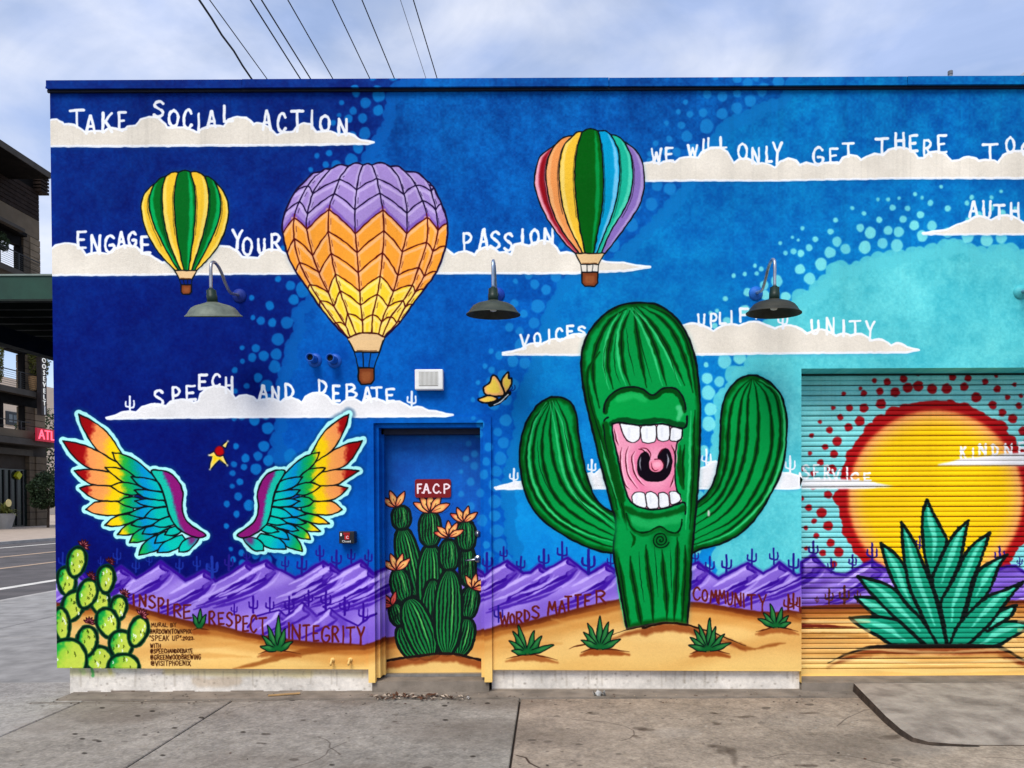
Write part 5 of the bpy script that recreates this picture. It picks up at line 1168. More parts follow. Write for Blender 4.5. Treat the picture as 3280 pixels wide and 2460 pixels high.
class MB:
    def __init__(s): s.v = []; s.f = []
    def quad(s, a, b, c, d): n = len(s.v); s.v += [a, b, c, d]; s.f.append((n, n + 1, n + 2, n + 3)); return s
    def box(s, x0, x1, y0, y1, z0, z1):
        n = len(s.v)
        s.v += [(x, y, z) for z in (z0, z1) for y in (y0, y1) for x in (x0, x1)]
        s.f += [tuple(n + i for i in q) for q in ((0, 2, 3, 1), (4, 5, 7, 6), (0, 1, 5, 4), (2, 6, 7, 3), (0, 4, 6, 2), (1, 3, 7, 5))]
        return s
    def bar(s, p, q, w, h=None):
        """square bar between two points"""
        p, q = Vector(p), Vector(q); d = (q - p).normalized(); h = h or w
        u = d.cross(Vector((0, 0, 1)));
        if u.length < 1e-4: u = Vector((1, 0, 0))
        u.normalize(); v = u.cross(d)
        n = len(s.v)
        for c in (p, q):
            for a, b in ((-1, -1), (1, -1), (1, 1), (-1, 1)): s.v.append(tuple(c + u * w / 2 * a + v * h / 2 * b))
        s.f += [(n, n + 3, n + 2, n + 1), (n + 4, n + 5, n + 6, n + 7)] + [(n + i, n + (i + 1) % 4, n + 4 + (i + 1) % 4, n + 4 + i) for i in range(4)]
        return s
    def tube(s, pts, r, seg=10, cap=True):
        P = [Vector(p) for p in pts]; n0 = len(s.v); up = Vector((1, 0, 0))
        rr = r if hasattr(r, '__len__') else [r] * len(P)
        for i, p in enumerate(P):
            d = (P[min(i + 1, len(P) - 1)] - P[max(i - 1, 0)]).normalized()
            u = (up - d * up.dot(d));
            if u.length < 1e-3: u = Vector((0, 1, 0)) - d * d.y
            u.normalize(); v = d.cross(u)
            for k in range(seg):
                a = 2 * math.pi * k / seg; s.v.append(tuple(p + (u * math.cos(a) + v * math.sin(a)) * rr[i]))
        for i in range(len(P) - 1):
            for k in range(seg):
                a = n0 + i * seg + k; b = n0 + i * seg + (k + 1) % seg
                s.f.append((a, b, b + seg, a + seg))
        if cap: s.f.append(tuple(n0 + k for k in range(seg))[::-1]); s.f.append(tuple(n0 + (len(P) - 1) * seg + k for k in range(seg)))
        return s
    def lathe(s, prof, c=(0, 0, 0), seg=28, axis='Z', tilt=None):
        n0 = len(s.v)
        for r, z in prof:
            for k in range(seg):
                a = 2 * math.pi * k / seg
                p = Vector((r * math.cos(a), r * math.sin(a), z)) if axis == 'Z' else Vector((r * math.cos(a), -z, r * math.sin(a)))
                if tilt is not None: p = tilt @ p
                s.v.append(tuple(p + Vector(c)))
        for i in range(len(prof) - 1):
            for k in range(seg):
                a = n0 + i * seg + k; b = n0 + i * seg + (k + 1) % seg
                s.f.append((a, b, b + seg, a + seg))
        return s
    def build(s, name, m, parent=None, **k): return obj(name, s.v, s.f, m, parent, **k)
def bevel(o, w, seg=2):
    bm = bmesh.new(); bm.from_mesh(o.data)
    bmesh.ops.remove_doubles(bm, verts=bm.verts, dist=1e-5)
    bmesh.ops.bevel(bm, geom=[e for e in bm.edges if e.calc_face_angle(0) > .5], offset=w, segments=seg, affect='EDGES', profile=.6)
    bm.to_mesh(o.data); bm.free(); return o

def X_(px, py=1700, Y=YW): return float(on(1, Y, px, py)[0])
def Z_(py, px=1640, Y=YW): return float(on(1, Y, px, py)[2])
def G_(px, py, z=0.): p = on(2, z, px, py); return float(p[0]), float(p[1])

# ---- paint the canvases ----
paint_all()

class GroundCanvas(Canvas):
    ground = True
    def world(s, P):
        P = np.asarray(P, float).reshape(-1, 2)
        d = _F[None] + _R[None] * ((P[:, :1] - CX) / F_PX) + _U[None] * (-(P[:, 1:] - CY) / F_PX)
        t = -EYE / d[:, 2]
        return np.stack([d[:, 0] * t, d[:, 1] * t], 1)
    def inv(s, xx, yy):
        if not hasattr(s, 'h'):
            P = np.array([[200, 2230], [3200, 2230], [3200, 2440], [200, 2440]], float); Q = s.px(P)
            A = []; B = []
            for (u, v), (x, y) in zip(P, Q):
                A.append([x, y, 1, 0, 0, 0, -u * x, -u * y]); B.append(u)
                A.append([0, 0, 0, x, y, 1, -v * x, -v * y]); B.append(v)
            s.h = np.linalg.solve(np.array(A), np.array(B))
        return Canvas.inv(s, xx, yy)
GR = GroundCanvas(-9.3, 8.0, 2.4, 6.75, 200, 5.3)
GR.z0, GR.z1 = 2.4, 6.75
def paint_pavement():
    c = GR
    yy, xx = np.mgrid[0:c.H, 0:c.W].astype(np.float32)
    wx = c.x0 + xx / c.ppm
    n = sum((vnoise(c.H, c.W, q) - .5) * a for q, a in ((160, .22), (50, .26), (16, .28), (5, .36), (2., .5)))
    L = np.array((150, 142, 130), np.float32); M_ = np.array((160, 154, 146), np.float32); W_ = np.array((160, 144, 126), np.float32)
    t = (wx > -.25)[..., None]; u = (wx < -3.87)[..., None]
    base = np.where(t, W_, np.where(u, M_, L))
    c.a[:] = np.clip(base / 255 * (1 + n[..., None] * .40), 0, 1)
    rng = np.random.RandomState(21)
    def gx(X, Y):   # world -> photo px
        d = np.array([X, Y, -EYE]); return CX + F_PX * (d @ _R) / (d @ _F), CY - F_PX * (d @ _U) / (d @ _F)
    for i in range(420):            # gum spots, pits and drips
        X, Y = rng.uniform(-9, 7), rng.uniform(2.6, 6.1); r = rng.choice([.008, .012, .02, .03]) * rng.uniform(.7, 1.3)
        px, py = gx(X, Y); q = F_PX / Y
        c.dot(px, py, max(2, r * q), (78, 70, 62), feather=1, alpha=rng.uniform(.25, .75), ry=max(.8, r * q * .27))
    for i in range(90):             # broad soft stains
        X, Y = rng.uniform(-5, 6), rng.uniform(2.6, 6.2); r = rng.uniform(.12, .5); px, py = gx(X, Y); q = F_PX / Y
        c.dot(px, py, r * q, (104, 92, 80) if rng.rand() < .7 else (176, 168, 158), feather=r * q * .16, alpha=rng.uniform(.12, .38), ry=r * q * .2)
    G5 = frame(1640, 2080, 1.3488); G4 = frame(160, 2080, 1.4946)
    for x, y, a, b, al in ((565, 343, 50, 12, .6), (540, 378, 22, 7, .5), (930, 440, 40, 26, .5), (870, 420, 30, 10, .5), (960, 480, 20, 30, .4), (1000, 292, 50, 6, .6), (345, 275, 16, 5, .8), (1270, 500, 60, 10, .55), (1620, 378, 60, 16, .35), (885, 320, 26, 8, .5), (880, 278, 24, 4, .6), (1290, 275, 60, 5, .5), (1010, 510, 20, 6, .6)):
        px, py = G5((x, y))[0]
        for k in range(3): c.dot(px + rng.uniform(-1, 1) * a * .4, py + rng.uniform(-.4, .4) * b, a / 1.35 * rng.uniform(.4, .8), (70, 58, 48), feather=2, alpha=al * .7, ry=b / 1.35 * rng.uniform(.4, .8))
    for x, y in ((235, 440), (165, 497), (597, 376), (540, 507), (420, 318), (490, 296), (155, 428), (120, 405), (725, 326), (1893, 338), (2095, 258), (1890, 270), (250, 280), (925, 396), (1160, 243), (2025, 512), (1350, 553)):
        px, py = G4((x, y))[0]; c.dot(px, py, 9, (52, 46, 40), feather=1, alpha=.8, ry=3)
    cr_ = G5((20, 458), (60, 468), (75, 490), (120, 513), (150, 540)); c.stroke(cr_, 5, (60, 46, 38), smooth=False)
    c.stroke(G4((0, 262), (430, 258), (850, 250), (1580, 232)), 7, (96, 82, 70), feather=3, alpha=.6)
    c.stroke([(2725, 2200), (2790, 2262), (2838, 2310), (2885, 2346), (2925, 2370), (2974, 2384), (3050, 2388), (3130, 2390)], 15, (40, 33, 28), feather=4, alpha=.9)
    for i in range(9):
        X, Y = rng.uniform(-3.8, 3.5), rng.uniform(3.4, 5.8); P_ = []; an = rng.uniform(0, 6.28)
        for k in range(rng.randint(6, 16)): P_.append(gx(X, Y)); an += rng.uniform(-.6, .6); X += .09 * math.cos(an); Y += .09 * math.sin(an)
        c.stroke(P_, 3.2, (66, 56, 48), smooth=False, alpha=.65)
    for i in range(900):
        X, Y = rng.uniform(-9, 7), rng.uniform(2.6, 6.1); px, py = gx(X, Y); q = F_PX / Y; r = rng.uniform(.004, .012)
        c.dot(px, py, max(1.4, r * q), (196, 188, 176) if rng.rand() < .4 else (92, 82, 72), feather=.6, alpha=rng.uniform(.3, .7), ry=max(.7, r * q * .27))
    # dirty strip along the wall
    c.stroke([(100, 2252), (1180, 2236), (2600, 2226), (3280, 2226)], 16, (92, 80, 68), feather=9, alpha=.55, smooth=False)
paint_pavement()

PL = Canvas(-4.35, 2.4, -.02, .36, 260, YW + .055)
def paint_plinth():
    c = PL
    n = sum((vnoise(c.H, c.W, q) - .5) * a for q, a in ((70, .5), (18, .3), (6, .3), (2, .2)))
    c.a[:] = np.clip(np.array((218, 211, 200)) / 255 * (1 + n[..., None] * .3), 0, 1)
    G4 = frame(160, 2080, 1.4946)
    rng = np.random.RandomState(4)
    for P, w_, col, al in (([(90, 110), (300, 118)], 22, (214, 206, 140), .5), ([(560, 105), (900, 112), (1240, 115)], 24, (226, 208, 140), .6), ([(1240, 110), (1500, 118)], 20, (226, 208, 150), .5), ([(700, 150), (760, 160), (900, 150)], 30, (170, 140, 104), .35)):
        c.stroke(G4(P), w_, col, feather=16, alpha=al)
    c.stroke(G4([(200, 95), (206, 115), (205, 128)]), 9, (70, 170, 80), feather=5, alpha=.85); c.stroke(G4([(150, 95), (160, 110)]), 16, (170, 200, 120), feather=9, alpha=.5); c.stroke(G4([(285, 95), (290, 112)]), 12, (200, 190, 90), feather=7, alpha=.5)
    for i in range(170):
        x = rng.uniform(209, 2560); y = rng.uniform(2152, 2222)
        c.dot(x, y, rng.uniform(1.2, 4.5), (110, 98, 84), feather=1, alpha=rng.uniform(.3, .8), ry=rng.uniform(1, 2.4))
    for i in range(60):
        x = rng.uniform(209, 2560); c.stroke([(x, 2150), (x + rng.uniform(-3, 3), rng.uniform(2165, 2200))], rng.uniform(2, 7), (150, 138, 120), feather=4, alpha=.25)
    c.stroke([(200, 2236), (1200, 2222), (1600, 2214), (2570, 2214)], 14, (120, 104, 86), feather=8, alpha=.8, smooth=False)
    for i in range(26):
        x = rng.uniform(209, 2560); c.stroke([(x, 2215), (x + rng.uniform(20, 120), 2214)], rng.uniform(2, 6), (70, 54, 42), feather=2, alpha=.6)
paint_plinth()
# overspray and grime near the ground are kept on the plinth only

M_WALL = painted('mural_paint', WALL); M_DOOR = painted('door_paint', DOOR, rough=.6, stucco=.1, spec=.14, fine=300); M_ROLL = painted('shutter_paint', ROLL_, rough=.6, stucco=.15, spec=.12, fine=260)
M_TRIM = painted('trim_paint', WALL, rough=.75, stucco=.12, spec=.05, fine=300)
M_PLINTH = painted('plinth_paint', PL, rough=.85, stucco=.8, spec=.15, fine=120, weather=False)
M_PAVE = painted('pavement_concrete', GR, rough=.9, stucco=.5, spec=.12, fine=170, weather=False)
M_CONC = mat('bare_concrete', hexs((136, 125, 112)), .35, 5, .9, bump=.5, bscale=90, spec=.15)
M_DARK = mat('black_steel', (.012, .013, .014), .3, 8, .5, bump=.1)
M_SIDE = mat('side_stucco_blue', hexs((6, 60, 150)), .3, 3, .85, bump=.6, bscale=70)

# =================================================================================================================
# the mural building
# =================================================================================================================
XL = X_(171, 1200); XR = 6.1
ZT = Z_(280, 1640); ZB = Z_(2144, 1300)
DX0, DX1 = X_(1200, 1700), X_(1552, 1700); DZ = Z_(1355, 1380)
RX0, RX1 = X_(2567, 1600), 4.62; RZ = Z_(1179, 2900); RZB = .075
ZBL, ZBR = Z_(2140, 183), Z_(2150, 2552)
def zb(x): return ZBL + (ZBR - ZBL) * (x - XL) / (RX0 - XL)
bld = thing('mural_building', 'low blue stucco building covered in a desert mural with hot air balloons', 'building', (XL, YW, 0))
TW = .035
TX0, TX1 = X_(1180, 1700), X_(1575, 1700); TZ = Z_(1335, 1380); TZB = Z_(2183, 1380)
def wall_mesh():
    b = MB()
    def pan(x0, x1, z0a, z0b, z1): b.quad((x0, YW, z0a), (x1, YW, z0b), (x1, YW, z1), (x0, YW, z1))
    n = 6
    for i in range(n):
        a = XL + (DX0 - XL) * i / n; c = XL + (DX0 - XL) * (i + 1) / n; pan(a, c, zb(a), zb(c), DZ)
    pan(DX1, RX0, zb(DX1), zb(RX0), DZ); pan(XL, DX0, DZ, DZ, ZT); pan(DX0, DX1, DZ, DZ, ZT); pan(DX1, RX0, DZ, DZ, ZT)
    pan(RX0, RX1, RZ, RZ, ZT); pan(RX1, XR, .34, .34, ZT)
    # returns of the openings and lower lip
    D = .34
    b.quad((DX0, YW, zb(DX0)), (DX0, YW, DZ), (DX0, YW + D, DZ), (DX0, YW + D, zb(DX0)))
    b.quad((DX1, YW, zb(DX1)), (DX1, YW + D, zb(DX1)), (DX1, YW + D, DZ), (DX1, YW, DZ))
    b.quad((DX0, YW, DZ), (DX1, YW, DZ), (DX1, YW + D, DZ), (DX0, YW + D, DZ))
    b.quad((RX0, YW, .06), (RX0, YW + D, .06), (RX0, YW + D, RZ), (RX0, YW, RZ)); b.quad((RX1, YW, .06), (RX1, YW, RZ), (RX1, YW + D, RZ), (RX1, YW + D, .06))
    b.quad((RX0, YW, RZ), (RX1, YW, RZ), (RX1, YW + D, RZ), (RX0, YW + D, RZ))
    b.quad((XL, YW, zb(XL)), (XL, YW + .1, zb(XL)), (DX0, YW + .1, zb(DX0)), (DX0, YW, zb(DX0)))
    b.quad((DX1, YW, zb(DX1)), (DX1, YW + .1, zb(DX1)), (RX0, YW + .1, zb(RX0)), (RX0, YW, zb(RX0)))
    b.quad((XL, YW, zb(XL)), (XL, YW, ZT), (XL, YW + .1, ZT), (XL, YW + .1, zb(XL)))
    return b
wall = wall_mesh().build('wall', M_WALL, bld, cv=WALL)
MB().box(XL + .001, XL + .25, YW + .1, YW + 9, ZBL, ZT).build('side_wall', M_SIDE, bld)
MB().box(XR - .25, XR, YW + .01, YW + 9, 0, ZT).build('side_wall', M_SIDE, bld)
MB().box(XL + .25, XR - .25, YW + .35, YW + 9, ZT - .5, ZT - .3).build('roof', M_CONC, bld)
MB().box(XL + .25, XR - .25, YW + 8.8, YW + 9, 0, ZT - .5).build('rear_wall', M_SIDE, bld)
# plinth (whitewashed) set back a little below the painted wall
PX0 = X_(211, 2180)
for a, c in ((PX0, TX0 + .01), (TX1 - .01, RX0)):
    b = MB(); b.quad((a, YW + .055, -.05), (c, YW + .055, -.05), (c, YW + .055, zb(c) + .01), (a, YW + .055, zb(a) + .01))
    b.quad((a, YW + .055, -.05), (a, YW + .055, zb(a) + .01), (a, YW + .4, zb(a) + .01), (a, YW + .4, -.05)); b.quad((c, YW + .055, -.05), (c, YW + .4, -.05), (c, YW + .4, zb(c) + .01), (c, YW + .055, zb(c) + .01))
    b.build('plinth', M_PLINTH, bld, cv=PL)
MB().box(RX1, XR, YW + .02, YW + .3, -.05, .34).build('plinth', M_CONC, bld)
bpl = MB().box(XL + .06, XL + .25, YW + .42, YW + 9, -.05, ZBL).build('plinth', M_CONC, bld)
# parapet coping in sections
seams = [X_(157, 270), X_(782, 270), X_(1950, 270), X_(2900, 270), 5.6, XR + .03]
for i in range(5):
    a, c = seams[i], seams[i + 1] - .004
    pr = .04 + (.004 if i % 2 else 0)
    b = MB(); z0, z1 = ZT - .012, Z_(259, 1640)
    b.quad((a, YW - pr, z0), (c, YW - pr, z0), (c, YW - pr, z1), (a, YW - pr, z1)); b.quad((a, YW - pr, z1), (c, YW - pr, z1), (c, YW + .4, z1 + .02), (a, YW + .4, z1 + .02))
    b.quad((a, YW - pr, z0), (a, YW + .0, z0), (c, YW + .0, z0), (c, YW - pr, z0)); b.quad((a, YW - pr, z0), (a, YW - pr, z1), (a, YW + .4, z1 + .02), (a, YW + .4, z0))
    b.quad((c, YW - pr, z0), (c, YW + .4, z0), (c, YW + .4, z1 + .02), (c, YW - pr, z1))
    b.quad((a, YW - pr - .006, z0 - .006), (c, YW - pr - .006, z0 - .006), (c, YW - pr - .006, z0 + .012), (a, YW - pr - .006, z0 + .012))
    b.build('coping', M_TRIM, bld, cv=WALL)
MB().box(XL - .01, XR, YW - .02, YW - .002, ZT - .034, ZT - .013).build('coping_shadow_strip', mat('shadow_strip_navy', (.003, .006, .02), .2, 10, .6), bld)  # near-black strip added as the shadow line under the coping
# door frame, door, sill
b = MB()
def fr_box(x0, x1, z0, z1, y0=YW - TW, y1=YW + .02): b.box(x0, x1, y0, y1, z0, z1)
fr_box(TX0, DX0 + .004, TZB, DZ); fr_box(DX1 - .004, TX1, TZB, DZ); fr_box(TX0, TX1, DZ, TZ, YW - .012)
b.box(DX0 + .001, DX0 + .035, YW + .021, YW + .30, TZB + .03, DZ - .001); b.box(DX1 - .035, DX1 - .001, YW + .021, YW + .30, TZB + .03, DZ - .001); b.box(DX0 + .035, DX1 - .035, YW + .021, YW + .30, DZ - .035, DZ - .001)
b.box(DX0 + .035, DX0 + .055, YW + .12, YW + .16, TZB + .03, DZ - .035)
b.build('door_frame', M_TRIM, bld, cv=WALL)
dz0 = Z_(2162, 1380, YD)
dl = MB().box(DX0 + .038, DX1 - .038, YD, YD + .045, dz0, DZ - .038).build('door', M_DOOR, bld, cv=DOOR, label='blue door painted with a cluster of flowering cacti')
MB().box(DX0 + .03, DX1 - .03, YD + .012, YD + .05, dz0 - .035, dz0 - .004).build('door_gap', M_DARK, bld)
sz = Z_(2178, 1380)
MB().box(DX0 - .03, DX1 + .03, YW - .002, YD + .2, -.05, sz - .012).build('sill', M_CONC, bld)
MB().box(DX0 + .036, DX1 - .036, YD - .05, YD + .1, sz - .011, sz + .012).build('threshold', mat('worn_aluminium', hexs((150, 146, 140)), .2, 20, .5, .6), bld)
steel = mat('brushed_steel', hexs((170, 174, 178)), .15, 30, .32, 1.0)
MB().box(DX0 + .036, DX1 - .036, YD - .10, YD - .002, DZ - .085, DZ - .036).build('head_shade_bar', mat('head_shade_dark', (.004, .008, .03), .2, 10, .6), bld)  # dark bar added to stand in for the shade at the door head
hx, hz = float(on(1, YD, *DD((810, 668))[0])[0]), float(on(1, YD, *DD((810, 668))[0])[2])
h = MB().lathe([(0, .022), (.03, .02), (.034, .012), (.034, 0)], (hx, YD - .001, hz), 24, 'Y'); 
h.tube([(hx, YD - .02, hz), (hx, YD - .062, hz)], .012, 12); h.tube([(hx, YD - .058, hz), (hx - .03, YD - .062, hz - .002), (hx - .11, YD - .058, hz - .01)], [.013, .011, .009], 12)
hd = h.build('handle', steel, dl, smooth=True)
hx2, hz2 = float(on(1, YD, *DD((808, 482))[0])[0]), float(on(1, YD, *DD((808, 482))[0])[2])
MB().lathe([(0, .018), (.012, .018), (.013, .012), (.026, .011), (.028, 0)], (hx2, YD - .001, hz2), 22, 'Y').build('deadbolt', steel, dl, smooth=True)

# roller shutter: every slat is a piece
P = .0899
shut = MB().box(RX0 - .03, RX1 + .03, YR + .01, YR + .04, RZB, RZ).build('roller_shutter', M_DARK, bld, label='roller shutter painted with a red rimmed sun and a large agave')
prof = [(0, .006), (.035, -.010), (.10, -.017), (.22, -.0185), (.36, -.017), (.45, -.0125), (.49, -.005), (.53, -.0125), (.62, -.017), (.76, -.0185), (.89, -.017), (.965, -.010), (1.0, .006)]
zs0 = Z_(2140, 2900, YR)
base_slat = None; ns = int((Z_(1120 + 308 / 2.989, 2900, YR) - zs0) / P)
for i in range(ns + 1):
    z0 = zs0 + i * P; z1 = z0 + P - .0045
    if z1 - z0 < .02: break
    V = []; F_ = []
    jy = random.Random(i).uniform(-.0015, .0015)
    for t, y in prof:
        for x in (RX0 + .002, RX1 - .002): V.append((x, YR + y + jy, z0 + (z1 - z0) * t))
    for k in range(len(prof) - 1): F_.append((2 * k, 2 * k + 1, 2 * k + 3, 2 * k + 2))
    obj('slat', V, F_, M_ROLL, shut, cv=ROLL_)
MB().box(RX0 + .002, RX1 - .002, YR - .012, YR + .008, zs0 + (ns + 1) * P, zs0 + (ns + 1) * P + .05).build('hood_bar', mat('hood_shade_green', (.006, .035, .032), .3, 10, .6), shut)  # bar coloured dark to carry the shade at the top of the recess
bb = MB().box(RX0 + .002, RX1 - .002, YR - .022, YR + .008, Z_(2166, 2900, YR), zs0 - .003); bb.box(RX0 + .002, RX1 - .002, YR - .032, YR - .022, Z_(2166, 2900, YR), Z_(2160, 2900, YR))
bb.build('bottom_bar', M_ROLL, shut, cv=ROLL_)
MB().box(RX0, RX1, YW - .001, YR + .3, -.05, RZB).build('shutter_sill', M_CONC, bld)

# the painted figures: each a thin skin of paint on its wall or door
def clip_poly(P, x0, x1, z0, z1):
    for ax, lim, sg in ((0, x0, 1), (0, x1, -1), (1, z0, 1), (1, z1, -1)):
        out = []
        for i in range(len(P)):
            a, c = P[i], P[(i + 1) % len(P)]
            ia, ic = (a[ax] - lim) * sg >= 0, (c[ax] - lim) * sg >= 0
            if ia: out.append(a)
            if ia != ic:
                t = (lim - a[ax]) / (c[ax] - a[ax]); out.append(a + (c - a) * t)
        P = out
        if len(P) < 3: return []
    return P
def skin(name, label, W2d, y, back, m, cv, parent):
    Q = []
    for p in W2d:
        if not Q or np.hypot(*(p - Q[-1])) > .004: Q.append(p)
    if np.hypot(*(Q[0] - Q[-1])) < .004: Q.pop()
    if len(Q) < 3: return
    if sum(Q[i][0] * Q[(i + 1) % len(Q)][1] - Q[(i + 1) % len(Q)][0] * Q[i][1] for i in range(len(Q))) < 0: Q = Q[::-1]
    n = len(Q)
    V = [(p[0], y, p[1]) for p in Q] + [(p[0], back, p[1]) for p in Q]
    T = tessellate_polygon([[Vector((p[0], p[1], 0)) for p in Q]])
    ar = lambda P_: abs(sum(P_[i][0] * P_[(i + 1) % len(P_)][1] - P_[(i + 1) % len(P_)][0] * P_[i][1] for i in range(len(P_)))) / 2
    if sum(ar([Q[k] for k in t]) for t in T) > ar(Q) * 1.003: print('SKIN OVERLAP', name, label, sum(ar([Q[k] for k in t]) for t in T) / ar(Q), len(Q))
    F_ = []
    for t in T:
        a, b_, c = (Q[i] for i in t)
        F_.append(tuple(t) if (b_ - a)[0] * (c - a)[1] - (b_ - a)[1] * (c - a)[0] > 0 else tuple(t)[::-1])
    F_ += [(i, i + n, (i + 1) % n + n, (i + 1) % n) for i in range(n)]
    obj(name, V, F_, m, parent, label=label, cv=cv)
for key, name, label, P2, lay in FIG:
    cv = WALL if key == 'w' else DOOR
    Wd = list(cv.world(P2)); y0 = YW if key == 'w' else YD
    d = .0006 + lay * .00022
    if key == 'd':
        skin(name, label, clip_poly(Wd, DX0 + .04, DX1 - .04, dz0 + .01, DZ - .05), y0 - d, y0 - .0002, M_DOOR, DOOR, dl); continue
    secs = [(XL + .002, TX0 - .002), (TX1 + .002, RX0 - .003), (RX1 + .01, XR - .02)] if name in ('painted_mountains', 'painted_desert') else [(XL + .002, TX0 - .002)] if name == 'painted_cactus_pad' else [(XL + .002, XR - .02)]
    for a, c in secs:
        zb_ = max(zb(a), zb(c)) + .004 if a < RX1 else .36
        Q = clip_poly(Wd, a, c, zb_, ZT - .06)
        if len(Q) > 2: skin(name, label, Q, y0 - d, y0 - .0002, M_WALL, WALL, wall)

# =================================================================================================================
# things fixed to the wall
# =================================================================================================================
def wall_lamp(X, shade_rgb, tube_rgb, plate_rgb, tilt, yaw, label):
    ms = mat('lamp_shade_enamel', hexs(shade_rgb), .3, 14, .55, .1, bump=.05); mi = mat('lamp_shade_inside', hexs((44, 46, 40)), .3, 10, .7)
    mt = mat('galvanised_tube', hexs(tube_rgb), .25, 20, .38, .75); mp_ = mat('lamp_plate_paint', hexs(plate_rgb), .2, 10, .6)
    msk = mat('lamp_socket_enamel', hexs((22, 44, 34)), .2, 10, .45)
    t = thing('wall_lamp', label, 'wall lamp', (X, YW, 3.39), 'gooseneck lamps along the wall')
    MB().lathe([(0, .03), (.028, .03), (.034, .024), (.048, .018), (.058, .008), (.06, 0)], (X, YW - .001, 3.39), 26, 'Y').build('backplate', mp_, t, smooth=True)
    c_ = [(YW - .02, 3.39), (6.2, 3.375), (6.13, 3.365), (6.07, 3.385), (6.01, 3.43), (5.95, 3.485), (5.89, 3.515), (5.83, 3.522), (5.785, 3.50), (5.77, 3.455), (5.77, 3.38), (5.77, 3.29)]
    pts = spline(np.array(c_), n=4); pts = [(X, float(a), float(b_)) for a, b_ in pts]
    MB().tube(pts, .0125, 12).build('gooseneck', mt, t, smooth=True)
    tl = Matrix.Rotation(yaw, 3, 'Y') @ Matrix.Rotation(tilt, 3, 'X'); c0 = (X, 5.77, 3.30)
    MB().lathe([(0, .0), (.018, .0), (.024, -.01), (.036, -.012), (.037, -.05), (.040, -.052), (.040, -.1), (.034, -.104)], c0, 24, tilt=tl).build('socket', msk, t, smooth=True)
    outer = [(.034, -.098), (.05, -.106), (.075, -.114), (.125, -.128), (.158, -.146), (.178, -.17), (.192, -.192), (.205, -.204), (.211, -.207), (.211, -.213)]
    sh = MB().lathe(outer, c0, 40, tilt=tl).build('shade', ms, t, smooth=True)
    inner = [(.209, -.213), (.203, -.2045), (.19, -.194), (.176, -.174), (.155, -.15), (.12, -.132), (.07, -.118), (.03, -.112), (.0, -.112)]
    MB().lathe(inner, c0, 40, tilt=tl).build('shade_lining', mi, sh, smooth=True)
    MB().lathe([(.0, -.112), (.016, -.112), (.017, -.13), (.03, -.15), (.032, -.165), (.022, -.182), (.0, -.188)], c0, 18, tilt=tl).build('bulb', mat('frosted_bulb', (.6, .6, .58), .05, 5, .3), t, smooth=True)
wall_lamp(-2.62, (104, 112, 100), (160, 162, 166), (8, 40, 130), R(13), R(0), 'leftmost gooseneck wall lamp, grey green shade, beside the small green balloon')
wall_lamp(-.43, (60, 66, 56), (150, 166, 184), (6, 60, 160), R(4), R(0), 'gooseneck wall lamp with grey shade between the chevron and rainbow balloons')
wall_lamp(1.757, (52, 52, 42), (168, 172, 180), (20, 100, 190), R(3), R(1.5), 'gooseneck wall lamp with dark shade hanging above the word UPLIFT')
wall_lamp(4.0, (52, 52, 42), (150, 166, 184), (70, 180, 186), R(3), R(0), 'rightmost wall lamp, only its aqua round backplate showing at the photo edge')

def px_box(x0, y0, x1, y1, Y): return X_(x0, (y0 + y1) / 2, Y), X_(x1, (y0 + y1) / 2, Y), Z_(y1, (x0 + x1) / 2, Y), Z_(y0, (x0 + x1) / 2, Y)
# white louvred speaker
x0, x1, z0, z1 = px_box(1328, 1182, 1418, 1247, YW - .075)
sp = thing('wall_speaker', 'white rectangular speaker with a slotted grille above the door', 'speaker', ((x0 + x1) / 2, YW, z0))
wp = mat('white_plastic', hexs((226, 226, 222)), .08, 12, .45)
bevel(MB().box(x0, x1, YW - .07, YW - .001, z0, z1).build('housing', wp, sp), .008)
gx0, gx1, gz0, gz1 = x0 + .035, x1 - .04, z0 + .03, z1 - .022
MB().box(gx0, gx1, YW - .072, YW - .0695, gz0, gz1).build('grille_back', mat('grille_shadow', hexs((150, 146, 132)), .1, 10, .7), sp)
nsl = 15
for i in range(nsl):
    a = gx0 + (gx1 - gx0) * (i + .2) / nsl; MB().box(a, a + (gx1 - gx0) / nsl * .5, YW - .0755, YW - .0722, gz0 + .003, gz1 - .003).build('grille_slat', wp, sp)
# two stub vents
mv = mat('vent_blue_paint', hexs((8, 84, 180)), .2, 20, .5, bump=.1); md = mat('vent_hollow', (.004, .006, .01), .1, 5, .9)
for (px, py), lab in (((F6((508, 415))[0]), 'left one of the two blue capped pipe vents beside the chevron balloon basket'), ((F6((678, 420))[0]), 'right one of the two blue pipe vents, nearer the balloon basket')):
    X, Z = X_(px, py), Z_(py, px)
    v = thing('pipe_vent', lab, 'pipe vent', (X, YW, Z), 'blue pipe vents on the wall')
    MB().lathe([(.036, .02), (.05, .014), (.06, .006), (.062, 0)], (X, YW - .001, Z), 26, 'Y').build('flange', mv, v, smooth=True)
    MB().lathe([(.026, .05), (.027, .132), (.031, .136), (.035, .134), (.036, .128), (.034, .1), (.034, .0)], (X, YW - .001, Z), 24, 'Y').build('stub_pipe', mv, v, smooth=True)
    MB().lathe([(0, .11), (.027, .11)], (X, YW - .001, Z), 20, 'Y').build('hollow', md, v)
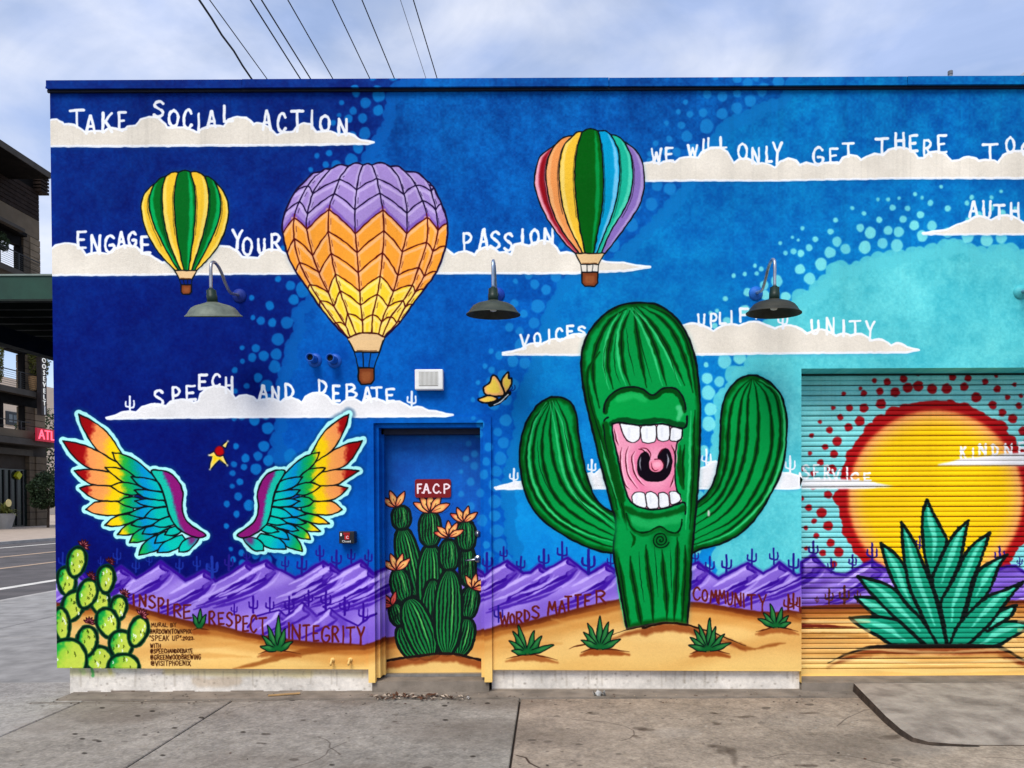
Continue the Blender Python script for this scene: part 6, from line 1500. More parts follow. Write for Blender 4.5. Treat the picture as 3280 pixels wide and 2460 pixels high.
# black fire department key box
x0, x1, z0, z1 = px_box(1086, 1702, 1135, 1741, YW - .08)
kb = thing('key_box', 'small black box with red panel and white label left of the door', 'alarm box', ((x0 + x1) / 2, YW, z0))
mk = mat('black_box_plastic', (.012, .012, .014), .2, 10, .42)
bevel(MB().box(x0, x1, YW - .085, YW - .001, z0, z1).build('housing', mk, kb), .006)
sw = x1 - x0; sh_ = z1 - z0
MB().box(x0 + sw * .3, x0 + sw * .72, YW - .0875, YW - .0852, z0 + sh_ * .72, z0 + sh_ * .9).build('red_band', mat('red_label', hexs((150, 12, 20)), .1, 10, .5), kb)
MB().box(x0 + sw * .38, x0 + sw * .68, YW - .0876, YW - .0852, z0 + sh_ * .34, z0 + sh_ * .68).build('red_square', mat('red_label_b', hexs((190, 16, 24)), .1, 10, .5), kb)
MB().box(x0 + sw * .1, x0 + sw * .2, YW - .0878, YW - .0852, z0 + sh_ * .62, z0 + sh_ * .86).build('white_light', wp, kb)
def text(name, s, x, y, z, size, m, parent, rotz=0, align='LEFT', ext=.0008, rx=90):
    cu = bpy.data.curves.new(name, 'FONT'); cu.body = s; cu.size = size; cu.extrude = ext; cu.align_x = align; cu.resolution_u = 2
    t = bpy.data.objects.new(name, cu); me = bpy.data.meshes.new_from_object(t); bpy.data.objects.remove(t)
    o = bpy.data.objects.new(name, me); COL.objects.link(o); me.materials.append(m); o.parent = parent
    o.location = Vector((x, y, z)) - wloc(parent); o.rotation_euler = (R(rx), 0, R(rotz)); return o
mwh = mat('white_print', hexs((228, 228, 228)), .05, 10, .5)
text('lettering', 'Closed', x0 + sw * .2, YW - .0868, z0 + sh_ * .1, .026, mwh, kb)
text('lettering', 'C', x0 + sw * .46, YW - .0882, z0 + sh_ * .4, .034, mwh, kb)
# F.A.C.P sign on the door
SIGN = Canvas(-1.35, -.75, 1.65, 2.0, 1100, YD - .0176, (122, 8, 16))
for ch, a, b_, c, d in (('F', 362, 118, 392, 182), ('A', 408, 118, 448, 182), ('C', 478, 118, 522, 182), ('P', 556, 118, 598, 182)):
    (gx0_, gy0_), (gx1_, gy1_) = DD((a, b_), (c, d)); glyph(SIGN, ch, gx0_, gy0_, gx1_, gy1_, 5.2, (246, 224, 226), feather=.4)
for a in (398, 459, 532): gx_, gy_ = DD((a, 180))[0]; SIGN.dot(gx_, gy_, 3, (246, 224, 226), feather=.5)
(sx0, sy0), (sx1, sy1) = DD((345, 80), (610, 216))
x0, x1, z0, z1 = px_box(sx0, sy0, sx1, sy1, YD - .01)
sg = thing('door_sign', 'dark red rounded sign reading F.A.C.P on the door', 'sign', ((x0 + x1) / 2, YD - .014, z0))
r_ = .02; pts = []
for cx_, cz_, a0 in ((x1 - r_, z1 - r_, 0), (x0 + r_, z1 - r_, 90), (x0 + r_, z0 + r_, 180), (x1 - r_, z0 + r_, 270)):
    for k in range(6): a = R(a0 + 18 * k); pts.append((cx_ + r_ * math.cos(a), cz_ + r_ * math.sin(a)))
n = len(pts); V = [(a, YD - .017, b_) for a, b_ in pts] + [(a, YD - .011, b_) for a, b_ in pts]
obj('plate', V, [tuple(range(n))] + [(i, i + n, (i + 1) % n + n, (i + 1) % n) for i in range(n)], mat('sign_red', hexs((122, 10, 16)), .08, 10, .4), sg)
obj('lettering', [(a, YD - .0176, b_) for a, b_ in pts], [tuple(range(n))], painted('sign_print', SIGN, rough=.45, stucco=.0, spec=.25, weather=False), sg, cv=SIGN)
# two sand coloured pipe stubs low on the wall
for q, lab in (((1308, 1340), 'left one of two sand coloured wall hooks near the foot of the wall'), ((1482, 1338), 'right one of two sand coloured wall hooks, nearer the door')):
    px, py = QQ(q)[0]; X, Z = X_(px, py), Z_(py, px)
    hk = thing('wall_hook', lab, 'hook', (X, YW, Z), 'sand coloured hooks')
    mh = mat('hook_sand_paint', hexs((232, 190, 110)), .15, 20, .6)
    MB().lathe([(0, .014), (.016, .012), (.02, 0)], (X, YW - .001, Z + .006), 16, 'Y').build('boss', mh, hk, smooth=True)
    MB().tube([(X, YW - .01, Z + .006), (X, YW - .04, Z + .004), (X - .004, YW - .05, Z - .012), (X - .004, YW - .042, Z - .03)], .009, 10).build('hook', mh, hk, smooth=True)
# roof bits
p = on(1, YW + 1.2, *F4((1575, 80))[0]); q = on(1, YW + 1.2, *F4((1573, 140))[0])
rv = thing('roof_pipe', 'short thin vent pipe sticking up behind the parapet', 'vent pipe', (float(p[0]), YW + 1.2, ZT - .3))
MB().tube([(float(p[0]), YW + 1.2, ZT - .3), (float(p[0]), YW + 1.2, float(p[2]))], .02, 12).build('pipe', mat('grey_pipe', hexs((130, 132, 138)), .2, 20, .5), rv)
MB().tube([(float(p[0]), YW + 1.2, float(p[2]) + .004), (float(p[0]), YW + 1.2, float(p[2]) - .03)], .024, 12).build('cap', mat('grey_pipe_cap', hexs((110, 112, 118)), .2, 20, .5), rv)
p = on(1, YW + 3, 3262, 246)
ac = thing('rooftop_unit', 'pale grey rooftop unit peeking over the parapet at the right edge', 'air conditioner', (float(p[0]) + .8, YW + 3, ZT - .3))
zt_ = float(on(1, YW + 3, 3280, 225)[2]); xa = float(p[0])
V = [(xa, YW + 3, ZT - .3), (xa + 1.6, YW + 3, ZT - .3), (xa + 1.6, YW + 3, zt_ + .35), (xa + .5, YW + 3, zt_ + .35), (xa, YW + 3, float(p[2]))]; V += [(a, YW + 4.2, c) for a, b_, c in V]
obj('casing', V, [(0, 1, 2, 3, 4), (9, 8, 7, 6, 5)] + [(i, i + 5, (i + 1) % 5 + 5, (i + 1) % 5) for i in range(5)], mat('grey_casing', hexs((170, 174, 180)), .1, 5, .5), ac)

# =================================================================================================================
# ground
# =================================================================================================================
XK = -9.2      # near kerb
ZRD = -.12
M_BASE = mat('far_ground', hexs((140, 132, 120)), .2, .4, .95)
M_ASPH = mat('asphalt', hexs((96, 90, 87)), .25, 1.2, .92, bump=.5, bscale=120, col2=hexs((78, 74, 72)))
setp(obj('ground', [(-600, -300, -.16), (600, -300, -.16), (600, 900, -.16), (-600, 900, -.16)], [(0, 1, 2, 3)], M_BASE), kind='structure')
setp(obj('road', [(-23.4, -200, ZRD), (XK - .15, -200, ZRD), (XK - .15, 500, ZRD), (-23.4, 500, ZRD)], [(0, 1, 2, 3)], M_ASPH), kind='structure')
M_LINE = mat('road_paint', hexs((214, 208, 196)), .2, 3, .8); M_LINE2 = mat('road_paint_yellow', hexs((188, 160, 132)), .2, 3, .8)
road = bpy.data.objects['road']
for x, w_, m_ in ((-11.3, .13, M_LINE), (-14.85, .10, M_LINE2), (-18.0, .12, M_LINE2), (-21.7, .14, M_LINE)):
    obj('lane_marking', [(x - w_, -100, ZRD + .004), (x + w_, -100, ZRD + .004), (x + w_, 300, ZRD + .004), (x - w_, 300, ZRD + .004)], [(0, 1, 2, 3)], m_, road)
M_KERB = mat('kerb_concrete', hexs((170, 164, 156)), .2, 3, .9, bump=.3, bscale=60)
kb_ = setp(MB().box(XK - .15, XK, -60, 200, -.2, 0).build('kerb', M_KERB), kind='structure')
kf_ = setp(MB().box(-23.6, -23.4, -60, 200, -.2, .01).build('far_kerb', M_KERB), kind='structure')
setp(MB().box(-90, -23.6, -60, 200, -.2, .0).build('far_pavement', mat('far_pavement_tan', hexs((178, 160, 142)), .15, 2, .9)), kind='structure')
# near pavement: concrete slabs with recessed joints
pav = setp(obj('pavement', [(XK, -12, -.035), (9, -12, -.035), (9, 60, -.035), (XK, 60, -.035)], [(0, 1, 2, 3)], mat('joint_dirt', hexs((84, 72, 62)), .3, 20, .95)), kind='structure')
M_SLABF = mat('slab_concrete_left', hexs((154, 150, 144)), .3, 3.5, .92, bump=.3, bscale=100)
def slab(x0, x1, y0, y1, m_, cv=None, dz=0, g=.008):
    b = MB(); c_ = .006
    b.v = [(x0 + g, y0 + g, -.03), (x1 - g, y0 + g, -.03), (x1 - g, y1 - g, -.03), (x0 + g, y1 - g, -.03), (x0 + g, y0 + g, -c_ + dz), (x1 - g, y0 + g, -c_ + dz), (x1 - g, y1 - g, -c_ + dz), (x0 + g, y1 - g, -c_ + dz),
           (x0 + g + c_, y0 + g + c_, dz), (x1 - g - c_, y0 + g + c_, dz), (x1 - g - c_, y1 - g - c_, dz), (x0 + g + c_, y1 - g - c_, dz)]
    b.f = [(8, 9, 10, 11)] + [(i, (i + 1) % 4, (i + 1) % 4 + 4, i + 4) for i in range(4)] + [(i + 4, (i + 1) % 4 + 4, (i + 1) % 4 + 8, i + 8) for i in range(4)]
    return obj('slab', b.v, b.f, m_, pav, cv=cv)
YN = 6.12
for xa, xb in ((-3.87, -2.63), (-2.63, -.25), (-.25, 4.4), (4.4, 8.0)):
    slab(xa, xb, 2.5, YN, M_PAVE, GR)
for xa, xb in ((XK, -7.2), (-7.2, -3.87)):
    for ya, yb in ((2.5, 4.9), (4.9, 7.3)): slab(xa, xb, ya, min(yb, 6.74) if yb > 7 else yb, M_PAVE, GR)
    for ya, yb in ((6.74, 9.05), (9.05, 12.28), (12.28, 16), (16, 21), (21, 30), (30, 45)): slab(xa, xb, ya, yb, M_SLABF)
for xa, xb in ((XK, -3.87), (-3.87, -.25), (-.25, 8.0)):
    for ya, yb in ((-3, 0), (0, 2.5)): slab(xa, xb, ya, yb, M_SLABF)
# narrow footing strip at the wall
ft = MB().box(-4.1, 2.2, YN, YW + .35, -.03, .012)
setp(ft.build('footing', M_CONC), kind='structure')
ft = MB().box(2.2, 8, YN, YW, -.03, .004); setp(ft.build('footing', M_CONC), kind='structure')
# ramp in front of the shutter
rp_pts = [((2736, 2193), .078), ((2790, 2245), .074), ((2838, 2294), .066), ((2885, 2335), .054), ((2925, 2362), .04), ((2974, 2376), .026), ((3050, 2382), .014), ((3130, 2386), .006)]
edge = []
for (px, py), z in rp_pts: z *= .8; x, y = G_(px, py, z); edge.append((x, y, z))
edge[0] = (edge[0][0], YW - .004, .072)
xe, ye, ze = edge[-1]
front = [(xe + .8, ye - .02, .004), (5.2, ye - .02, .004), (5.2, YW - .004, .072)]
top = edge + front
V = list(top) + [(x + (-.012 if i < 8 else 0), y, -.02) for i, (x, y, z) in enumerate(top)]
n = len(top)
cen = (4.1, 5.75, .05); V.append(cen)
F_ = [(i, (i + 1) % n, 2 * n) for i in range(n)] + [(i, i + n, (i + 1) % n + n, (i + 1) % n) for i in range(n - 1)]
M_RAMP = mat('ramp_concrete', hexs((164, 151, 136)), .25, 5, .9, bump=1.0, bscale=50, col2=hexs((122, 110, 98)))
o = setp(obj('concrete_ramp', V, F_, [M_RAMP, mat('ramp_edge_dark', hexs((74, 62, 52)), .4, 14, .95, bump=.8, bscale=60)]), 'low grey concrete ramp with a curved corner before the shutter', 'ramp')  # side faces take a darker brown than the top
for i_, p_ in enumerate(o.data.polygons): p_.material_index = int(i_ >= n)

# litter
rnd = random.Random(5)
def litter(name, label, cat, cx, cy, n, r, m1, m2):
    V = []; F_ = []; mi_ = []
    for i in range(n):
        a = rnd.uniform(0, 6.28); q = r * rnd.random() ** .6; x, y = cx + q * math.cos(a) * 1.5, cy + q * math.sin(a) * .7
        z = .006 + rnd.random() * .022 * max(.2, 1 - q / r); s_ = rnd.uniform(.012, .03); t = rnd.uniform(0, 6.28)
        u = Vector((math.cos(t), math.sin(t), rnd.uniform(-.5, .5))) * s_; v = Vector((-math.sin(t), math.cos(t), rnd.uniform(-.5, .5))) * s_ * .45
        c = Vector((x, y, z + s_ * .5)); k = len(V)
        V += [tuple(c - u), tuple(c + v + Vector((0, 0, .006))), tuple(c + u), tuple(c - v)]; F_.append((k, k + 1, k + 2, k + 3))
    o = obj(name, V, F_, [m1, m2]); 
    for i, p_ in enumerate(o.data.polygons): p_.material_index = int(rnd.random() < .35)
    return setp(o, label, cat, kind='stuff')
md1 = mat('dry_leaf_brown', hexs((92, 58, 38)), .3, 30, .8); md2 = mat('dry_leaf_pale', hexs((176, 158, 138)), .2, 30, .8)
G4 = frame(160, 2080, 1.4946); G5 = frame(1640, 2080, 1.3488)
x, y = G_(*G4((1645, 235))[0]); litter('leaf_litter', 'pile of dry brown leaves below the left half of the door', 'leaves', x, min(y, 6.2), 70, .13, md1, md2)
x, y = G_(*G4((1835, 238))[0]); litter('leaf_litter', 'small heap of brown and white scraps below the right half of the door', 'leaves', x, min(y, 6.2), 60, .11, md1, md2)
x, y = G_(*G4((1900, 240))[0]); litter('paper_scraps', 'white paper scraps beside the leaves at the door sill', 'litter', x + .1, min(y, 6.15), 18, .09, md2, mat('paper_white', hexs((214, 210, 204)), .1, 20, .7))
V = []; F_ = []
for i in range(520):
    x, y = rnd.uniform(-5.5, 5), rnd.uniform(3.2, 6.25) if rnd.random() < .45 else rnd.uniform(5.95, 6.27)
    if x > 2.5 and y < 6.2: continue
    s_ = rnd.uniform(.003, .011); t = rnd.uniform(0, 6.28); k = len(V)
    for j in range(4): V.append((x + s_ * math.cos(t + j * 1.57) * rnd.uniform(.6, 1.3), y + s_ * math.sin(t + j * 1.57) * rnd.uniform(.6, 1.3), .013 + rnd.random() * .004 if y > YN else .003 + rnd.random() * .004))
    F_.append((k, k + 1, k + 2, k + 3))
o = obj('grit', V, F_, [md1, md2, mat('grit_dark', hexs((60, 52, 44)), .2, 20, .9)])
for p_ in o.data.polygons: p_.material_index = rnd.choice((0, 1, 2, 2))
setp(o, 'scattered grit and leaf crumbs on the pavement along the wall', 'grit', kind='stuff')
a = G_(*G4((1045, 232))[0]); c = G_(*G4((1203, 219))[0])
sk_ = MB().bar((a[0], min(a[1], 6.2), .02), (c[0], min(c[1], 6.24), .024), .028, .008); setp(sk_.build('wooden_strip', mat('raw_wood', hexs((176, 140, 92)), .2, 12, .7)), 'thin pale wooden strip lying against the foot of the wall', 'wood strip')
x, y = G_(*G5((378, 206))[0]); y = min(y, 6.19)
cup = MB().tube([(x - .05, y, .03), (x - .02, y + .004, .034), (x + .01, y - .004, .026), (x + .045, y, .03)], [.026, .03, .022, .031], 14)
setp(cup.build('crushed_cup', mat('clear_plastic', hexs((186, 186, 182)), .3, 25, .25, col2=hexs((110, 106, 100))), smooth=True), 'crushed clear plastic cup lying at the foot of the white plinth', 'cup')

# =================================================================================================================
# overhead wires (run away from the camera over the roof)
# =================================================================================================================
M_WIRE = mat('wire_black', (.012, .014, .022), .2, 5, .6); M_WIRE2 = mat('wire_grey', hexs((120, 128, 140)), .1, 5, .6)
wires = [(430, 545, .017, 'leftmost overhead wire, thick and twisted'), (453, 578, .009, 'thin overhead wire just right of the twisted cable'), (541, 650, .013, 'third overhead wire from the left, left of a close pair'), (565, 672, .013, 'fourth overhead wire from the left, right of a close pair'),
         (622, 720, .010, 'single overhead wire in the middle of the nine'), (718, 800, .010, 'sixth overhead wire from the left'), (782, 853, .010, 'seventh overhead wire from the left'), (865, 921, .005, 'faintest grey overhead wire, second from the right'), (893, 945, .010, 'rightmost overhead wire of the nine')]
for i, (xt, xb, r, lab) in enumerate(wires):
    Zw = (9.2, 9.9, 10.2, 10.2, 9.7, 10.0, 9.8, 9.2, 10.1)[i]
    p0 = on(2, Zw, xt / .67439, 0); p1 = on(2, Zw, xb / .67439, 172 / .67439)
    d = (p1 - p0)
    A = p0 - d * 1.6; B_ = p1 + d * 2.2
    n = 24; P = []
    for k in range(n + 1):
        t = k / n; q = A + (B_ - A) * t
        s_ = .012 * math.sin(k * 2.4) if i == 0 else 0
        P.append((float(q[0]) + s_, float(q[1]), float(q[2])))
    setp(MB().tube(P, r, 7).build('overhead_wire', M_WIRE2 if i == 7 else M_WIRE), lab + ' in the sky', 'wire', 'overhead wires above the roof')

# =================================================================================================================
# green canopy left of the building
# =================================================================================================================
YC = 6.36; cz0, cz1 = Z_(958, 80, YC), Z_(884, 80, YC); XC0 = -6.1; XC1 = XL - .012
cn = thing('metal_canopy', 'green steel canopy projecting left from the blue building', 'canopy', (XC1, YC, cz0))
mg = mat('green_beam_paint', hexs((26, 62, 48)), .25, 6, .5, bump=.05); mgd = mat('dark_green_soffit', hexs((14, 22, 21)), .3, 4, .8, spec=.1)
MB().box(XC0, XC1, YC, YC + .06, cz0, cz1).build('front_beam', mg, cn)
MB().box(XC0, XC1, YC - .012, YC + .08, cz1, cz1 + .014).build('flashing', mat('flashing_grey', hexs((120, 132, 124)), .2, 8, .5), cn)
zl_ = Z_(1108, 80, 8.0)
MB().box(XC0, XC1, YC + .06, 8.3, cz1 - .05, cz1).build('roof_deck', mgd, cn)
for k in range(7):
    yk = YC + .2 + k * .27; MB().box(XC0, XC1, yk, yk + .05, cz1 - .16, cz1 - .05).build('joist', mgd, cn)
MB().box(XC0, XC1, 8.2, 8.3, Z_(1108, 80, 8.2), cz1 - .05).build('rear_beam', mat('black_green_beam', hexs((14, 20, 20)), .2, 4, .7), cn)
MB().box(-5.28, -5.16, YC + .06, 8.2, Z_(1045, 0, YC) - .0, Z_(1045, 0, YC) + .16).build('side_beam', mgd, cn)
MB().box(-4.62, -4.5, 8.0, 8.2, Z_(1108, 80, 8.2), cz1 - .05).build('bracket', mgd, cn)

# =================================================================================================================
# street side across the road
# =================================================================================================================
XB = -37.5
def yz(px, py, x=XB): p_ = on(0, x, px, py); return float(p_[1]), float(p_[2])
L1 = frame(0, 420, 2.86); L2 = frame(0, 980, 2.86); L3 = frame(0, 1500, 1.729)
def fy(px, x=XB): return yz(px, 1606, x)[0]
Ynear, Yend = 38.0, fy(139)
ap = thing('apartment_building', 'dark brown balconied apartment building across the street', 'building', (XB, Yend, 0))
tan = mat('tan_block', hexs((92, 79, 63)), .25, 1.5, .9, bump=.3, bscale=20); tan2 = mat('tan_stucco', hexs((104, 91, 74)), .2, .8, .9); dk = mat('dark_interior', hexs((14, 12, 12)), .3, 1, .85, spec=.1)
gs = mat('grey_slab', hexs((72, 67, 61)), .2, 1, .85); brn = mat('brown_siding', hexs((42, 32, 27)), .3, 2, .8, spec=.1); bkm = mat('bronze_metal', hexs((26, 24, 22)), .2, 3, .5)
tan_lit = mat('tan_block_lit', hexs((126, 111, 90)), .2, 1.5, .9, bump=.3, bscale=20)  # paler copy of the block colour, painting the lit sides of the pillars
def bp(name, x0, x1, pa, pb, ya, yb, m_, par=None, ref=0):
    """box whose street face x1 spans photo columns pa..pb and rows ya..yb (rows read at column ref)"""
    Y0 = Ynear if pa is None else fy(pa, x1); Y1 = fy(pb, x1); z1_ = yz(ref, ya, x1)[1]; z0_ = yz(ref, yb, x1)[1] if yb is not None else 0.
    return MB().box(x0, x1, Y0, Y1, z0_, z1_).build(name, m_, par or ap)
XO = XB
bp('roof', XO - 1.5, XO + 2.9, None, 176, 446, 467, gs); bp('soffit', XO - 1.4, XO + 2.85, None, 172, 467.5, 471, dk)
for i in range(7): bp('siding_board', XO - .1, XO + .03 + .03 * (i % 2), None, 137, 540 + 14.5 * i, 552.5 + 14.5 * i, brn)
bp('siding_backing', XO - .3, XO - .1, None, 136, 470, 642, dk)
for k in range(6): bp('louvre', XO - 2.4, XO + .5, 144, 170, 560 + 11 * k, 567 + 11 * k, brn, ref=150)
bp('top_storey_wall', XO - .35, XO, None, 137, 641, 706, tan2)
bp('arch_hood', XO, XO + .9, None, 92, 692, 703, gs); bp('arch_hood', XO, XO + .5, None, 98, 704, 716, dk)
bp('dark_recess', XO - .5, XO - .1, None, 86, 707, 758, dk)
for ya, yb, pb in ((838, 857, 150), (1230, 1249, 153)): bp('floor_slab', XO - .9, XO + .55, None, pb, ya, yb, gs)
bp('floor_slab', XO - .9, XO + .9, None, 182, 1394, 1415, gs)
bp('concrete_parapet', XO + .3, XO + .5, None, 112, 1368, 1393, tan2)
bp('lintel', XO - .6, XO - .1, None, 140, 900, 1112, dk); bp('lintel', XO - .6, XO - .1, None, 140, 1250, 1286, dk)
def pillar(pa, pb, ya, yb, x1, dep, m_=tan, ref=0):
    Y0, Y1 = fy(pa, x1), fy(pb, x1); zt = yz(ref, ya, x1)[1]; z0 = yz(ref, yb, x1)[1] if yb is not None else 0.
    pl = MB().box(x1 - dep + .03, x1 - .03, Y0 + .03, Y1 - .03, z0, zt).build('pillar', dk, ap)
    n_ = max(2, int(round((zt - z0) / .5))); hgt = (zt - z0) / n_
    for i in range(n_): MB().box(x1 - dep, x1, Y0, Y1, z0 + i * hgt + .02, z0 + (i + 1) * hgt - .02).build('block', m_, pl)
pillar(86, 108, 707, 838, XO + .05, .7, tan); pillar(108, 139, 707, 838, XO + .1, .7, tan_lit)
pillar(88, 112, 1112, 1230, XO + .05, .7, tan); pillar(112, 124, 1112, 1230, XO + .1, .7, tan_lit); bp('dark_post', XO - .6, XO, 124, 137, 1112, 1230, dk)
pillar(88, 116, 1286, 1394, XO + .05, .7, tan); pillar(116, 148, 1286, 1394, XO + .1, .7, tan_lit); bp('dark_post', XO - .5, XO - .05, 82, 88, 1286, 1394, dk)
bp('dark_post', XO - .5, XO, 2, 13, 758, 838, dk); bp('dark_post', XO - .5, XO, 76, 86, 758, 838, dk); bp('dark_post', XO - .5, XO, 5, 15, 1286, 1394, dk); bp('dark_post', XO - .4, XO, 80, 88, 1112, 1230, dk)
gl = bp('glazing', XO - .3, XO - .2, None, 5, 1286, 1394, mat('blue_grey_glass', hexs((90, 112, 128)), .2, 1, .15))
# storefront
bp('shopfront_wall', XO - 1.2, XO - .3, None, 150, 1415, None, mat('shopfront_brown', hexs((52, 44, 36)), .2, 1, .85))
bp('fascia', XO - .3, XO + .2, None, 108, 1432, 1452, mat('shop_fascia_grey', hexs((66, 60, 52)), .1, 1, .8))
sf = bp('shop_window', XO - .3, XO - .22, 0, 86, 1500, None, mat('dark_glass', (.006, .012, .011), .3, 2, .15, spec=.4))
for k in range(5): y_ = fy(2 + 20 * k); MB().box(XO - .22, XO - .14, y_ - .06, y_ + .06, .1, yz(0, 1503)[1]).build('mullion', bkm, sf)
pillar(96, 118, 1452, None, XO + .0, .8, tan); pillar(118, 152, 1452, None, XO + .1, .8, tan)
q0 = yz(*L2((165, 1575))[0]); q1 = yz(*L2((190, 1530))[0]); MB().bar((XO - .1, q0[0], q0[1]), (XO - .1, q1[0], q1[1]), .22, .4).build('yellow_poster', mat('yellow_print', hexs((170, 168, 20)), .2, 5, .6), sf)
for py, pb in ((838, 138), (1230, 146), (1368, 100)):
    xr = XO + .5; zf = yz(0, py, xr)[1]; hr = 1.15 if py < 1300 else .6
    rl = MB().bar((xr, Ynear, zf + hr), (xr, fy(pb, xr), zf + hr), .06).build('railing', bkm, ap)
    nk = 7 if py < 1300 else 2
    for k in range(nk): MB().bar((xr, Ynear, zf + .12 + hr / 8 * k), (xr, fy(pb, xr), zf + .12 + hr / 8 * k), .022).build('cable', bkm, rl)
    y_ = Ynear + .9
    while y_ < fy(pb, xr): MB().box(xr - .06, xr + .06, y_ - .05, y_ + .05, zf, zf + hr).build('railing_post', bkm, rl); y_ += 2.6
Z = lambda px, py: yz(px, py, XB + .9)[1]
zs2 = yz(0, 1230, XB)[1]
# vertical ROOSEVELT sign
vs = thing('vertical_sign', 'tall dark blade sign with white letters spelling ROOSEVELT', 'sign', (XB + .9, fy(146, XB + .9), Z(146, 980 + 1005 / 2.86)))
ysa, ysb = fy(137, XB + .95), fy(154, XB + .95); zt1, zt0 = Z(146, 980 + 375 / 2.86), Z(146, 980 + 1005 / 2.86)
MB().box(XB + .62, XB + .95, ysa, ysb, zt0, zt1).build('blade', mat('blade_sign_dark', hexs((52, 44, 42)), .15, 2, .6), vs)
for i, ch in enumerate('ROOSEVELT'):
    zc = Z(146, 980 + (455 + 55.6 * i + 16) / 2.86)
    t = text('letter', ch, XB + .97, (ysa + ysb) / 2, zc, .5, mat('sign_white', hexs((230, 230, 224)), .05, 3, .5, emit=(1, 1, .95), estr=.25), vs, rotz=90, align='CENTER', ext=.02)
zc = Z(146, 980 + 960 / 2.86); MB().box(XB + .95, XB + .98, ysa + .25, ysb - .2, zc - .3, zc + .3).build('emblem', mat('sign_white_b', hexs((230, 230, 224)), .05, 3, .5), vs)
# red neon sign
ns_ = thing('neon_sign', 'red glowing neon sign reading ATL above the shop', 'sign', (XB + 1.2, fy(140, XB + 1.2), Z(140, 980 + 1245 / 2.86)))
MB().box(XB + 1.1, XB + 1.25, fy(122, XB + 1.25), fy(185, XB + 1.25), Z(140, 980 + 1245 / 2.86), Z(140, 980 + 1130 / 2.86)).build('panel', mat('neon_back', hexs((60, 6, 14)), .2, 3, .5, emit=(.5, .02, .05), estr=.35), ns_)
mr = mat('neon_red', hexs((250, 60, 80)), .05, 3, .4, emit=(1, .10, .16), estr=1.1)
text('letter', 'ATL', XB + 1.27, fy(126, XB + 1.27), Z(140, 980 + 1228 / 2.86), .98, mr, ns_, rotz=90, ext=.03)
for k in range(1): MB().box(XB + .2, XB + 1.1, fy(146, XB + 1.1), fy(149, XB + 1.1), Z(140, 980 + 1180 / 2.86), Z(140, 980 + 1168 / 2.86)).build('bracket', bkm, ns_)

# foliage helper
def crown_mesh(cx, cy, cz, rx, ry, rz, n, leaf, seed, flat=0.):
    rr = random.Random(seed); V = []; F_ = []
    for i in range(n):
        u = Vector((rr.gauss(0, 1), rr.gauss(0, 1), rr.gauss(0, 1))).normalized(); q = rr.uniform(.45, 1.0) ** .5 * (1 + .12 * math.sin(u.x * 5 + seed) + .1 * math.sin(u.z * 7))
        c = Vector((cx + u.x * rx * q, cy + u.y * ry * q, cz + u.z * rz * q))
        a = Vector((rr.gauss(0, 1), rr.gauss(0, 1), rr.gauss(0, 1))).normalized() * leaf * rr.uniform(.6, 1.2); b_ = a.cross(Vector((rr.gauss(0, 1), rr.gauss(0, 1), rr.gauss(0, 1)))).normalized() * leaf * .5
        k = len(V); V += [tuple(c - a), tuple(c + b_), tuple(c + a), tuple(c - b_)]; F_.append((k, k + 1, k + 2, k + 3))
    return V, F_
mf1 = mat('leaf_dark', (.028, .05, .018), .5, 1.5, .7, col2=(.012, .024, .008)); mf2 = mat('leaf_yellow', (.15, .15, .025), .4, 2, .7, col2=(.06, .07, .012)); mtr = mat('bark', hexs((60, 48, 38)), .3, 4, .9)
def tree(x, y, z, h, r, label, seed, n=1600, m_=mf1, name='tree', cat='tree', group=None, leaf=.12):
    t = thing(name, label, cat, (x, y, z), group)
    MB().tube([(x, y, z - .02), (x + .05, y, z + h * .3), (x, y, z + h - r)], [.09, .07, .04], 8).build('trunk', mtr, t)
    V, F_ = crown_mesh(x, y, z + h - r * 1.0, r, r, r * 1.05, n, leaf, seed); obj('crown', V, F_, m_, t)
    return t
# round topiary tree by the shop
yb_, _ = yz(158, 1606, XB + 3.5); tx = XB + 3.5
tt = on(0, tx, 152, 1500 + 90 / 1.729)
tree(tx, float(tt[1]), 0, float(on(0, tx, 152, 1518)[2]), 1.15, 'round clipped dark tree on the far pavement beside the blue wall', 3, 5000, leaf=.10)
tree(XB - 6, fy(170) + 8, 0, 9.5, 3.0, 'loose taller tree behind the clipped tree across the street', 8, 3000, leaf=.16)
# planter with yellow green plant
def planter(px, lab):
    xq = XB + 2.2; c = on(0, xq, px, 1500 + 305 / 1.729); y_ = float(c[1])
    t = thing('planter', lab, 'planter', (xq, y_, 0))
    MB().lathe([(.0, .0), (.34, .0), (.6, 1.0), (.53, 1.0), (.5, .9), (0, .9)], (xq, y_, 0), 20).build('pot', mat('pot_grey', hexs((150, 148, 144)), .15, 2, .8), t)
    return xq, y_
xq, y_ = planter(16, 'large grey tapered planter outside the dark shop window')
pt_ = thing('palm_plant', 'yellow green fan plant growing in the grey planter', 'plant', (xq, y_, .9))
rr = random.Random(2); V = []; F_ = []
for i in range(60):
    a = rr.uniform(0, 6.28); e = rr.uniform(.2, 1.3); d = Vector((math.cos(a) * math.cos(e), math.sin(a) * math.cos(e), math.sin(e))); L_ = rr.uniform(.7, 1.35)
    w_ = Vector((-math.sin(a), math.cos(a), 0)) * .06; c = Vector((xq, y_, .9)); k = len(V)
    V += [tuple(c - w_ * .4), tuple(c + d * L_ * .5 - w_ + Vector((0, 0, .1))), tuple(c + d * L_ + Vector((0, 0, -.3 * L_))), tuple(c + d * L_ * .5 + w_ + Vector((0, 0, .1)))]; F_.append((k, k + 1, k + 2, k + 3))
obj('fronds', V, F_, mf2, pt_)
